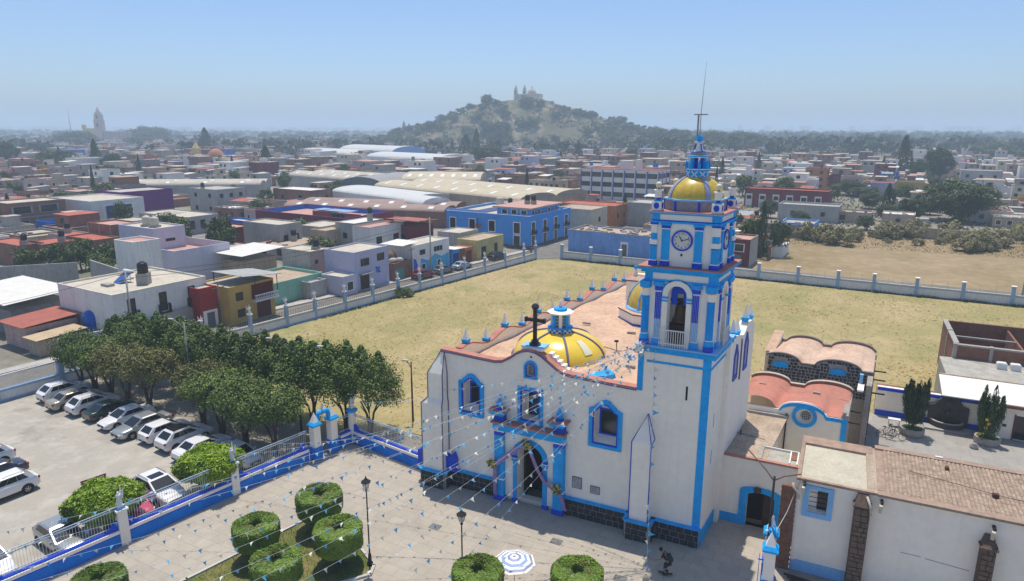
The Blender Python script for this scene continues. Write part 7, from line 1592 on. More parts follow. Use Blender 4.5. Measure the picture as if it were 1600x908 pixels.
bw_ = house('single storey sky blue long wall house with rubble on its roof', -26.5,94.8,20.0,9.0,4.3,'skyblue','tan',None,None,.25,mat('mud_edge',(0.32,0.25,0.18),.95,.3))
MB().use(WHITE2).box(-8.0,-6.3,-.06,-.003,0,3.0).build('door_surround', None, bw_, (0,0,0)); o = door(bw_,'S',-7.15,1.1,2.5,'grey'); o.location.y=-.062
rub = MB().use(CONC)
for i in range(46): rub.cbox((rnd.uniform(-19,-1),rnd.uniform(.6,8),4.4),(rnd.uniform(.3,1.3),rnd.uniform(.3,1),rnd.uniform(.2,.7)),rnd.uniform(0,3))
o = rub.build('roof_rubble', None, bw_, (0,0,0)); o['kind']='stuff'
mr = house('small maroon house with white window beside the vacant lot', -9.0,95.3,7.0,7.0,5.0,'maroon','pink',None,None,.2,mat('mud_edge',(0.32,0.25,0.18),.95,.3)); win(mr,'S',-2.0,3.6,2.0,1.6,'white'); MB().use(WC['grey']).box(.004,.06,.0,7,0,5.1).build('grey_side', None, mr, (0,0,0)); door(mr,'S',-2.2,1.6,2.2,'grey')
t = thing('satellite_dish','white satellite dish beside the maroon house roof','satellite dish',hp(-9,95.3,-3.2,3,5.2),0); MB().use(WHITE2).lathe((0,0,.9),[(.02,0),(.4,.08),(.7,.28)],16).tube([(0,0,0),(0,0,.9)],.04,5).build('dish', None, t, (0,0,0))
t = thing('brick_yard_wall','crumbling brick yard walls behind the maroon house','wall',(-5,104,0)); MB().use(WC['brick']).cbox((-5.6,110,1.3),(.25,10.5,2.6),radians(-11)).cbox((-10,115.3,1.3),(11,.25,2.6),radians(4)).use(WC['cream']).cbox((-5.35,110,1.2),(.06,8,1.9),radians(-11)).build('wall', None, t)
# --- second and third rows
def H(lab, *a, **k): return house(lab, *a, **k)
H('white tower like stair block behind the long white house',-88.0,25.8,5.1,4.2,9.0,'white','pink',None,None,.25)
h=H('lilac walled roof terrace behind the long white house',-90.6,34.4,13.4,10.5,4.9,'lilac','pink',None,None,1.4)
h=H('pale block with two beige tanks behind the lilac terrace',-100.6,38.5,10.5,6,8.5,'lilac','cream',None,None,.25); win(h,'E',3,6.5,1.8,.5,'dark')
tank(*hp(-100.6,38.5,-5.6,2.4,8.45),'beige','left beige water tank on the pale block behind the terrace',.3,1.25); tank(*hp(-100.6,38.5,-3.2,2.4,8.45),'beige','right beige water tank on the pale block behind the terrace',.3,1.25)
H('brick house with bright red roof left of the leafy yard',-129.3,36.3,6.8,6.0,4,'brick','red',None,None,.15); tank(*hp(-129.3,36.3,-1.8,4.4,3.95),'black','black water tank on the bright red roofed brick house',1.0)
H('long low brick house right of the bright red roof',-125.1,43.6,10.6,5,4,'brick','red',None,None,.25); H('brick house with faded roof at the far left edge behind trees',-131.8,33.4,11.8,4.5,4,'brick','red',None,None,.2)
t_=tank(*hp(-131.8,33.4,-2,2,3.95),'black','black water tank on the far left brick house',.8)
h=H('tall brown brick block with pale columns behind the red roofs',-128.0,49.2,8.5,6,6,'brick','pink',None,None,.3); MB().use(CONC).box(-8.55,-8.3,-.05,.05,0,6.3).box(-4.4,-4.15,-.05,-.003,0,6.3).box(-.25,.04,-.05,-.003,0,6.3).build('concrete_column', None, h, (0,0,0))
H('low house with faded red roof near the brown brick block',-136.1,46.4,10.1,5,3.5,'grey','red',None,None,.2); tank(*hp(-136.1,46.4,-8,3,3.45),'black','black water tank on the faded red roofed low house',1.0)
h=H('three storey bare brick house with dark openings at the left edge',-173.5,54.7,9.9,13,7.6,'brick','cream',None,None,.2,CONC)
for u,z in ((3,6),(9,6),(3,2.6)): win(h,'E',u,z,4.6 if z>5 else 2.6,1.9,'grey')
for z in (4.3,): MB().use(CONC).box(.003,.06,0,13,z-.2,z+.1).box(.003,.055,5.9,6.2,0,4.09).build('concrete_band', None, h, (0,0,0))
h=H('white house with big blue window panel in the left middle distance',-166.0,70.0,20,14,7,'white','cream',None,None,.3); o=win(h,'E',7,4,8,4.2,'white'); MB().use(mat('blue_window_panel',(0.03,0.09,0.28),.3,.3)).box(.03,.06,3.4,10.6,2.2,5.8).build('blue_panel', None, h, (0,0,0)); win(h,'S',-14,5.2,3,1.6,'dark')
h=H('deep purple blank walled building in the left middle distance',-180.0,88.0,12,16,7.2,'purple','grey',None,None,.3); H('low purple wing left of the deep purple building',-180,74,9,13.6,4.6,'purple','grey',None,None,.3)
h=H('grey unfinished two storey house with tanks below the long pale shed',-160.0,104.0,13,10,7.6,'grey','grey',(2,2),(3,2),.2,None,'dark')
tank(*hp(-160,104,-9,2,7.55),'black','black water tank on the grey unfinished house below the shed',.5)
h=H('white cube house with a row of dark windows among far left trees',-347.2,180.8,9,16,9.5,'white','white',None,(4,1),.3,None,'dark',ww=(2.6,1.6)); tank(*hp(-347.2,180.8,-5,2,9.4),'beige','beige tank on the white cube house among far left trees',.4)
h=H('grey flat roofed house with three dark doors in left middle',-137.3,74.6,19.4,9,4.2,'grey','cream',None,(3,1),.2,None,'dark',ww=(1.4,2.2))
h=H('white corrugated lean to roof house behind the yellow house',-84.5,42.3,6,7.4,3.6,'tan','grey',None,None,.1); sheet_roof(h,-6.8,1.6,-1.0,8.2,4.9,5.3,SHW)
H('grey box house with stained side behind the white lean to roof',-98.0,65.2,11.3,6,6,'grey','cream',None,(2,1),.25,None,'dark')
h=H('white upper storey house with two green tinted windows',-79.6,71.2,4.8,10.6,5.8,'white','pink',None,(2,1),.2,mat('faded_red_edge',(0.40,0.25,0.21),.9,.2),ww=(2.2,1.8))
h=H('white slab roofed house with dark openings left of the green windowed house',-86.8,75.4,5.6,9.3,5.8,'grey','white',(1,1),(3,1),.15,None,'dark'); tank(*hp(-86.8,75.4,-1.5,6.5,5.75),'black','black tank stacked high on the white slab roofed house',1.6)
h=H('red sheet roofed house with red tank behind the mural house',-74.4,80.5,7.6,5.6,5.4,'maroon','red',(1,1),None,.1,None,'dark'); sheet_roof(h,-8,.8,-1,6.4,6.8,6.3,SHR)
H('bare brick low house in front of the blue walled court',-91.7,72.0,4.6,6,4.3,'tan','tan',None,None,.25); H('long grey house with stained wall before the blue walled court',-95.8,75.0,7.8,8.4,4.5,'grey','cream',None,None,.2)
h=H('large court with red topped walls and bright blue inner walls',-98.0,86.0,31,17,3.9,'bright_blue','pink',None,None,1.2,mat('maroon_wall_top',(0.25,0.04,0.04),.9,.2)); MB().use(WC['maroon']).box(-31.05,.05,-.07,-.01,0,5.0).box(.01,.07,0,17,0,5.0).box(-17,-1,6,6.4,3.92,5.3).box(-16.6,-16.3,6.4,14,3.92,5.2).use(mat('inner_sheet_roof',(0.24,0.36,0.55),.6,.2)).box(-20,-8,9,13,5.0,5.15).build('red_partition', None, h, (0,0,0))
for i in range(3): tank(*hp(-98,86,-5.2+1.4*i,1.6,3.9),'black',f'black water tank, {ordi[i]} of three in a row by the red and blue court',.9)
H('low red walled house with pink roof left of the blue court',-112.0,66.5,10,5,4.2,'maroon','pink',None,None,.4); h=H('bright blue low wall house left of the red and blue court',-118,76,9,4,4.0,'bright_blue','cream',None,None,.4)
H('small grey gabled workshop right of the red sheet roof',-63.6,79.6,5.5,7,4.8,'grey','cream',None,(2,1),.15,None,'dark')
H('cream walled house peeking out right of the blue corner house',-49.5,120.0,10,10,6,'cream','tan',None,(1,1),.2,None,'dark'); h=H('orange brick row house with flat red roofs beyond the blue house',-47.6,133.0,17,9,5.6,'orange','red',None,(2,1),.3,None,'dark')
H('plain grey blank gable house above the blue wall',-37.9,139.0,8.4,9,6.2,'grey','grey',None,None,.2); H('low house with pale dome like roof behind the orange row',-42,152,10,8,4.5,'tan','cream',(2,1),(2,1),.2,None,'dark')
sc = house('large white three storey school with blue columns and red roof edge', -53.5,201.6,30,13,10.5,'white','red',None,None,.5,mat('maroon_wall_top',(0.25,0.04,0.04),.9,.2),'dark','school_building',cat='school')
for r in range(3):
    for c in range(7):
        win(sc,'S',-2.1-4.3*c,2.0+3.5*r,3.5,1.7,'dark')
    for c in range(3): win(sc,'E',2.2+4.2*c,2.0+3.5*r,3,1.7,'dark')
cb_ = MB().use(mat('school_blue',(0.08,0.14,0.42),.8,.1))
for c in range(8): cb_.box(-30+4.3*c-.05 if c else -30,-30+4.3*c+.4,-.16,-.07,0,10.6)
for c in range(4): cb_.box(.07,.16,4.2*c,4.2*c+.4,0,10.6)
cb_.build('blue_column', None, sc, (0,0,0)); MB().use(WC['white']).box(-15.6,-11.2,2,5,10.52,14.2).box(-9.5,-8,2,5,10.52,14.6).build('roof_hut', None, sc, (0,0,0))
h = house('long maroon and white row house right of the bell tower', 1.6,201.2,26,8,5.8,'maroon','red',None,None,.3,mat('red_wall_top',(0.35,0.08,0.07),.9,.2))
for c in range(6): MB().use(WC['white']).box(-25.5+4.3*c,-23.4+4.3*c,-.06,-.003,0,4.4).build('white_bay', None, h, (0,0,0)); win(h,'S',-24.4+4.3*c,3.2,1.5,1.2,'dark').location.y=-.06
H('long low lavender house among trees at right',33.8,262.0,19,8,5.0,'lavender','red',(4,1),None,.3,None,'dark'); h=H('bare grey three storey block at the right edge',62.0,293.0,14,11,9,'grey','grey',(3,2),None,.3,None,'dark'); H('grey ruined block with white lower wall behind the shrubs',5.2,170.0,16,9,4.2,'grey','grey',(2,1),None,.5,None,'dark'); h=H('cream two storey house with tank right of the bell tower',-5.0,262,12,9,6.2,'cream','cream',(2,1),None,.3,None,'dark'); tank(*hp(-5,262,-8,4,6.1),'beige','beige tank on the cream house right of the bell tower',.6)
# low garden walls and sheds at the far left
gw = thing('grey_garden_wall','long grey plastered garden wall in front of the leafy yard at left','wall',(-110,24,0)); MB().use(WC['grey']).cbox((-111.5,24.0,2.0),(.25,13,4.0),radians(-44)).cbox((-99,29,2.0),(17,.25,4.0),radians(-14)).build('wall', None, gw)
h=house('open shed with bright white corrugated roof at the left edge', -87.2,7.5,14,7.5,3.2,'darkgrey','grey',None,None,.05,name='shed',cat='shed'); sheet_roof(h,-14.5,.6,-.8,8.2,4.2,4.7,SHW)
h=house('pale block shed with red sheet roof beside the long white house', -79.2,4.8,5.4,5.8,2.7,'pink','grey',None,None,.05,name='shed',cat='shed'); sheet_roof(h,-5.8,.4,-.6,6.3,2.95,3.3,SHR); MB().use(IRON).box(.003,.05,1.2,2.4,0,2.1).build('door', None, h, (0,0,0))
h=house('low timber shed with tan sheet roof beside the blue tank', -75.6,4.0,2.6,5.0,1.8,'tan','grey',None,None,.05,name='shed',cat='shed'); sheet_roof(h,-2.9,.4,-.4,5.4,2.05,2.25,SHT)
t=thing('water_tank','big bright blue water tank beside the tan shed','water tank',(-76.6,11.2,1.3)); t.scale=(1.15,1.15,1.15); link('tank_shell', TKM['blue'], t, (0,0,0)); MB().use(CONC).box(-1.1,1.1,-1.1,1.1,-1.2,0).build('stand', None, t, (0,0,0))
t=thing('painted_street_wall','lilac and grey painted street wall with graffiti behind the trees','wall',(-71,5,0)); MB().use(WC['lilac']).cbox((-71.9,7.0,1.2),(.25,5.5,2.4),radians(-14)).use(WHITE2).cbox((-70.9,9.9,1.6),(.6,.6,3.2),radians(-14)).build('wall', None, t)
for (nm,x,y,a,L_,hh,lab) in (('boundary_wall',-6.5,137.2,0,12,3.2,'dark grey boundary wall behind the vacant lot by the tower'),('boundary_wall',25,150.5,-17,18,2.6,'grey brown boundary wall under the big tree right'),('boundary_wall',57,196,-8,40,3.4,'long brown block wall at the right edge behind the trees')):
    t=thing(nm,lab,'wall',(x,y,0),radians(a)); MB().use(WC['darkgrey'] if 'dark' in lab else WC['tan']).box(-L_/2,L_/2,-.15,.15,0,hh).build('wall', None, t, (0,0,0))
# --- sheds and halls of the market quarter (barrel roofed)
SHC = mat('cream_metal_roof',(0.50,0.43,0.30),.7,.15,.3,streak=.0); SHB = mat('brown_metal_roof',(0.31,0.215,0.18),.75,.15,.3); SHP = mat('pale_metal_roof',(0.58,0.58,0.55),.5,.1,.3); SHQ = mat('grey_metal_roof',(0.30,0.29,0.28),.6,.2,.3); SHE = mat('beige_metal_roof',(0.47,0.42,0.35),.8,.2,.3); SKL = mat('white_skylight_strip',(0.72,0.72,0.68),.6,.05)
def hall_(lab, A, B, h, depth, rise, m, wc='tan', n=1, along=True, lights=6, end=None):
    """barrel roofed hall whose front eave runs from A to B"""
    d = Vector((B[0]-A[0],B[1]-A[1],0)); L_ = d.length; rz = atan2(d.y,d.x); t = thing('market_hall', lab, 'warehouse', (A[0],A[1],-.06), rz); g=(0,0,0)
    MB().use(WC[wc]).box(0,L_,0,depth,0,h).build('wall', None, t, g); M_ = 10
    for k in range(n):
        span = (depth/n) if along else (L_/n); o = k*span; vs=[]; N_=14; run = L_ if along else depth
        mb = MB().use(m)
        for j in range(N_+1):
            a = pi*j/N_; q = o+span*(1-cos(a))/2; z = h+.02+rise*sin(a)
            vs += [(-.3,q,z),(run+.3,q,z)] if along else [(q,-.3,z),(q,run+.3,z)]
        fs = [(2*j,2*j+1,2*j+3,2*j+2) for j in range(N_)]
        mb.add(vs, fs, True); mb.use(end or WC[wc])
        for e in (0,1):
            mb.add([vs[2*j+e] for j in range(N_+1)], [tuple(range(N_+1))])
        mb.build('barrel_roof', None, t, g)
        for i in range(lights):
            u = run*(i+.5)/lights; w_ = .7; sk = MB().use(SKL); ps=[]
            for a in (pi*.18,pi*.26,pi*.34):
                q = o+span*(1-cos(a))/2; z = h+.07+rise*sin(a); ps += [(u-w_,q,z),(u+w_,q,z)] if along else [(q,u-w_,z),(q,u+w_,z)]
            sk.add(ps,[(0,1,3,2),(2,3,5,4)]); sk.build('skylight', None, t, g)
    return t
hall_('white barrel roofed market hall in the middle of the sheds',(-152,145.5),(-111.3,131.2),4.4,17,1.5,SHP,'white',1,True,0,mat('pale_gable',(0.55,0.56,0.56),.8,.1))
hall_('wide brown roofed market hall with white skylight strips',(-134,104),(-88,113.2),4.2,19,1.2,SHB,'brick',2,True,6)
hall_('white patch roofed small hall beside the brown market roof',(-106,121.5),(-98,118.4),5.2,10,1.6,SHP,'white',1,True,0)
hall_('long cream roofed market hall behind the brown one',(-143.5,158),(-77.2,137.2),5.6,32,1.6,SHC,'tan',2,True,8,mat('arched_gable_beige',(0.36,0.32,0.26),.9,.15))
hall_('brown arched hall right of the white patch roof',(-86,125),(-66,117),4.4,14,1.8,SHB,'brick',1,False,4)
hall_('grey arch fronted hall left of the cream roofs',(-166,166),(-147,168),4.5,30,3.2,SHQ,'grey',1,False,0,mat('dark_gable_grey',(0.20,0.20,0.20),.9,.15))
hall_('big cream yellow barrel roofed hall in the rear of the sheds',(-150,184),(-122,196),5.6,30,2.2,SHC,'cream',1,True,7)
hall_('long beige roofed hall left of the grey arched hall',(-214,190),(-172,180),5.0,24,1.8,SHE,'grey',2,True,5)
hall_('white roofed sports hall far behind the sheds',(-366,408),(-296,382),7.5,30,4,SHP,'skyblue',1,True,0)
hall_('low pale blue roofed hall left of the sports hall',(-400,396),(-326,374),5.5,30,3,SHP,'white',1,True,0)
hall_('long white barrel roofed hall right of the sports hall',(-296,352),(-226,330),5.5,30,3,SHP,'white',1,True,0)
hall_('long pale shed with weathered saw edge roof at left',(-235,122),(-190,150),4.6,16,1.5,SHE,'grey',2,True,4)
house('white flat roofed workshop left of the white barrel hall', -150.5,133.2,18,9,5.4,'brick','white',(2,1),(2,1),.2,None,'dark')
# ------------------------------------------------------------------ the rest of the town
RES = [(-71,-40,-40,8)]
def reserved(x, y, m=5):
    if inside((x,y), [(-80,-60),(-74,10),(-58,90),(-50,142),(-38,142),(-40,104),(-5,104),(-5,125),(4,150),(62,182),(110,160),(110,-60)]): return True
    for (a,b,c,d) in BOXES:
        if a-m < x < b+m and c-m < y < d+m: return True
    return False
BOXES = []
bpy.context.view_layer.update()
for o in list(bpy.data.objects):
    if o.parent is None and o.name.split('.')[0] in ('house','market_hall','blue_corner_house','school_building','shed'):
        xs=[]; ys=[]
        for c in o.children:
            for v in c.bound_box:
                w = o.matrix_world @ Vector(v) if c.matrix_parent_inverse.is_identity else Vector(v); xs.append(w.x); ys.append(w.y)
        BOXES.append((min(xs),max(xs),min(ys),max(ys)))
BOXES += [(-126,-105,26,44),(-84,-50,172,204),(-30,8,152,201),(8,24,184,262)]
cw_ = {'grey':'grey','white':'white','cream':'cream','brick':'brick','pink':'dusty pink','tan':'tan','skyblue':'pale blue','ochre':'ochre','maroon':'maroon','green':'mint green','lavender':'lavender','orange':'orange','darkgrey':'dark grey','yellow':'pale yellow','bright_blue':'bright blue'}
PK = ['grey']*8+['white']*8+['cream']*8+['brick']*10+['pink']*4+['tan']*8+['darkgrey']*3+['skyblue','ochre','maroon','green','lavender','orange','yellow','bright_blue','maroon']
RK = ['grey']*6+['cream']*6+['red']*5+['white']*3+['tan']*7+['pink']*3
def zone(px, D):
    a = 'far left' if px < 260 else 'left' if px < 520 else 'left centre' if px < 760 else 'centre' if px < 980 else 'beyond the tower' if px < 1250 else 'right' if px < 1450 else 'far right'
    b = 'near' if D < 190 else 'middle' if D < 300 else 'deep'
    return a, b
cand = []
CELL = 11.8
for i in range(-60, 60):
    for j in range(0, 60):
        if i % 6 == 0: continue
        gx, gy = -120+i*CELL, 20+j*(CELL-1)
        x = gx*cos(TA)-gy*sin(TA)+rnd.uniform(-2,2); y = gx*sin(TA)+gy*cos(TA)+rnd.uniform(-2,2)
        dx, dy = x-CX, y-CY; X = dx*cos(YAW)+dy*sin(YAW); Y = -dx*sin(YAW)+dy*cos(YAW)
        if Y < 90 or abs(X) > Y*.80+6 or Y > 640: continue
        if reserved(x, y): continue
        cand.append((Y, X, x, y))
cand.sort()
near = [c for c in cand if rnd.random() > .08][:268]; limY = near[-1][0]
seen = {}; TREESPOTS = []
for (Y, X, x, y) in near:
    wc = rnd.choice(PK); rc = rnd.choice(RK); st = rnd.choice((1,1,1,1,2,2,2,3) if Y > 230 else (1,1,1,1,2)); w = rnd.uniform(6.5,10.4); d = rnd.uniform(6.5,10.5); h = 2.85*st+rnd.uniform(-.3,.3)
    px = 800+1067*X/Y; a, b = zone(px, Y); tk = rnd.random() < .42
    wn = rnd.choice((0,1,2)); sz = 'wide' if w > 11 else 'narrow' if w < 9 else ''
    hut = rnd.random() < .3
    lab = ' '.join(q for q in (sz, cw_[wc], {1:'single storey',2:'two storey',3:'three storey'}[st], 'house, ' + rc, 'roof' + (' with hut' if hut else '') + ',', b, 'distance', a) if q)
    seen[lab] = seen.get(lab, 0)+1
    if seen[lab] > 1: lab += ', farther one'
    up = st > 1 and rnd.random() < .6; h1 = h if not up else 2.9*(st-1); pz = rnd.choice((.1,.3,.5,.9))
    o = house(lab, x, y, w, d, h1, wc, rc, (rnd.choice((1,2,2,3)), st-1 if up else st) if Y < 330 else (2,st-1 if up else st), (rnd.choice((1,2,2)), st-1 if up else st), pz, rnd.choice((None,None,CONC,mat('faded_red_edge',(0.40,0.25,0.21),.9,.2))), rnd.choice(('dark','dark','white','grey')), 'house', 'town houses', ww=(1.3,1.3))
    if up:
        ux0 = -w+.25 if rnd.random() < .5 else -w*rnd.uniform(.5,.75); ux1 = -.25 if ux0 > -w+1 else -w*rnd.uniform(.15,.45); uy0 = rnd.uniform(.25,d*.35); uw = rnd.choice((wc,wc,'grey','white','brick'))
        us = MB().use(WC[uw]).box(ux0,ux1,uy0,d-.25,h1+.004,h1+2.8).use(RC[rc]).box(ux0-.25,ux1+.25,uy0-.3,d-.02,h1+2.8,h1+2.95).build('upper_storey', None, o, (0,0,0))
        q = link('window', WFM['dark'], us, ((ux0+ux1)/2,uy0-.01,h1+1.5)); q.scale = (1.3,1,1.2); q = link('pane', WPM, us, ((ux0+ux1)/2,uy0-.01,h1+1.5)); q.scale = (1.3,1,1.2)
        h = h1
    rcl = MB().use(CONC); top_ = h1+.005
    for q in range(rnd.randint(3,7)): rcl.use(rnd.choice((CONC,RC['white'],WC['brick'],IRON,RC['tan']))).cbox((-rnd.uniform(.6,w-.6),rnd.uniform(.6,d*.4),top_+.2),(rnd.uniform(.3,1.2),rnd.uniform(.3,.9),.4),rnd.uniform(0,3))
    rc_o = rcl.build('roof_clutter', None, o, (0,0,0)); rc_o['kind'] = 'stuff'
    if rnd.random() < .4: MB().use(WC[rnd.choice(('grey','brick','tan','white'))]).box(.05,rnd.uniform(2,4),.1,d*rnd.uniform(.4,.9),0,rnd.uniform(2.2,3.0)).build('side_wing', None, o, (0,0,0))
    if hut:
        MB().use(WC[rnd.choice((wc,'grey','white'))]).box(-w+.6,-w+3.4,d-3.6,d-.6,h+.005,h+2.3).use(RC[rc]).box(-w+.4,-w+3.6,d-3.8,d-.4,h+2.3,h+2.45).build('roof_hut', None, o, (0,0,0))
    if rnd.random() < .35:
        rb_m = MB().use(mat('thin_rusty_bar',(0.22,0.19,0.17),.8,.1))
        for q in range(4): rb_m.box(-.3-q*w/4,-.24-q*w/4,.3,.36,h,h+1.4)
        rb_m.build('roof_rebar', None, o, (0,0,0))
    if rnd.random() < .3: sheet_roof(o, -w*.6, -.4, d*.3, d-.3, h+2.2, h+2.6, rnd.choice((SHW,SHG,SHR))); 
    if tk and Y < 420:
        tx, ty, tz = hp(x,y,-rnd.uniform(1.2,w-1.2),rnd.uniform(1.2,d-1.2),h-.07); cl = rnd.choice(('black','black','black','beige'))
        tank(tx,ty,tz,cl,f'{cl} tank on the {cw_[wc]} {st} storey house, {b} distance {a}',rnd.choice((.3,.6,1.2)))
for i in range(26):
    Y = rnd.uniform(130,420); X = rnd.uniform(-.74,.74)*Y; x, y = cf(X,Y)
    if reserved(x,y,0): continue
    a, b = zone(800+1067*X/Y, Y); upole(x,y,rnd.uniform(8,10),rnd.choice((WOOD,CPOLE)),f'thin utility pole rising over the roofs in the {b} distance, {a}',1,rnd.uniform(0,3))
# farther roofs read as one mass
fm = MB(); wm_ = [WC[k] for k in PK]; rm_ = [RC[k] for k in RK]
def far_box(x, y, w, d, h):
    ca, sa = cos(TA), sin(TA); P = lambda a, b, z: (x+a*ca-b*sa, y+a*sa+b*ca, z)
    fm.use(rnd.choice(wm_)).add([P(0,0,-.1),P(w,0,-.1),P(w,d,-.1),P(0,d,-.1),P(0,0,h),P(w,0,h),P(w,d,h),P(0,d,h)],[(0,1,5,4),(1,2,6,5),(2,3,7,6),(3,0,4,7)])
    fm.use(rnd.choice(rm_)).add([P(0,0,h),P(w,0,h),P(w,d,h),P(0,d,h)],[(0,1,2,3)])
    if rnd.random() < .5: a, b, s = rnd.uniform(.5,w-3), rnd.uniform(.5,d-3), rnd.uniform(1,3); fm.use(rnd.choice(wm_)).add([P(a,b,h),P(a+s,b,h),P(a+s,b+s,h),P(a,b+s,h),P(a,b,h+2),P(a+s,b,h+2),P(a+s,b+s,h+2),P(a,b+s,h+2)],[(0,1,5,4),(1,2,6,5),(2,3,7,6),(3,0,4,7),(4,5,6,7)])
    for q in range(int(w/3)):
        if rnd.random() < .7: u = 1+q*3; z = max(.8,h-2.2); fm.use(GLASS).add([P(u,-.05,z),P(u+1.3,-.05,z),P(u+1.3,-.05,z+1.2),P(u,-.05,z+1.2)],[(0,1,2,3)])
hillc = cf(25, 900)
Y = limY
while Y < 2600:
    X = -Y*.8
    while X < Y*.8:
        x, y = cf(X+rnd.uniform(-3,3), Y+rnd.uniform(-3,3))
        if rnd.random() < (.80 if Y < 900 else .6) and not reserved(x,y) and hypot(x-hillc[0],y-hillc[1]) > 215:
            s = 1 if Y < 900 else 1.8
            far_box(x, y, rnd.uniform(7,13)*s, rnd.uniform(7,12)*s, 3.0*rnd.choice((1,1,2,2,2,3)))
        X += 14.5 if Y < 900 else 28
    Y += 15 if Y < 900 else 40
tag(fm.build('distant_town'), 'hazy mass of small flat roofed houses stretching to the horizon', 'town', kind='stuff')
# ------------------------------------------------------------------ trees of the town
BC = [crown_mesh(BROAD, 1.0, .85, 2600, 30, s, .11, bottom=.45, spread=.36) for s in (41,42,43)]
DKB = leaf_mat('dark_broad_leaf', (0.020,0.034,0.012), (0.085,0.12,0.03), .6)
BD = [crown_mesh(DKB, 1.0, .85, 15000, 52, s, .052, bottom=.5, spread=.33) for s in (44,45)]
BT = trunk_mesh(.5, .05, 2, 5, .25)
def cone(n, seed):
    r_ = random.Random(seed); mb = MB().use(CYP)
    for i in range(n):
        u = r_.random()**1.25; a = r_.uniform(0,6.28); r = (.5*(1-u)**.8+.03)*(1+.25*sin(5*a+9*u)); p = Vector((r*cos(a),r*sin(a),.06+.94*u)); N_ = Vector((cos(a),sin(a),r_.gauss(.2,.5))).normalized()
        t = Vector((r_.gauss(0,.4),r_.gauss(0,.4),1)).normalized(); b = N_.cross(t).normalized(); q = r_.uniform(.022,.045); mb.add([p-t*q, p+b*q*.6, p+t*q, p-b*q*.6], [(0,1,2,3)])
    return mb.mesh('crown')
CC = [cone(2200, s) for s in (51,52)]; CT = MB().use(TRUNK).tube([(0,0,-.05),(0,0,.5)],.035,5).mesh('trunk')
def broad(x, y, h, w, lab, group, name='broad_tree', big=False):
    t = thing(name, lab, 'tree', (x,y,-.1), rnd.uniform(0,6), group); s = w/2/1.25
    o = link('trunk', BT, t, (0,0,0)); o.scale = (h*.5,h*.5,h*.9)
    c = link('crown', rnd.choice(BD if big else BC), t, (0,0,h*.55)); c.scale = (s,s,h*.45); return t
def conifer(x, y, h, w, lab, group):
    t = thing('conifer_tree', lab, 'tree', (x,y,-.1), rnd.uniform(0,6), group); o = link('trunk', CT, t, (0,0,0)); o.scale = (h*.5,h*.5,h*.5); c = link('crown', rnd.choice(CC), t, (0,0,0)); c.scale = (w,w,h); return t
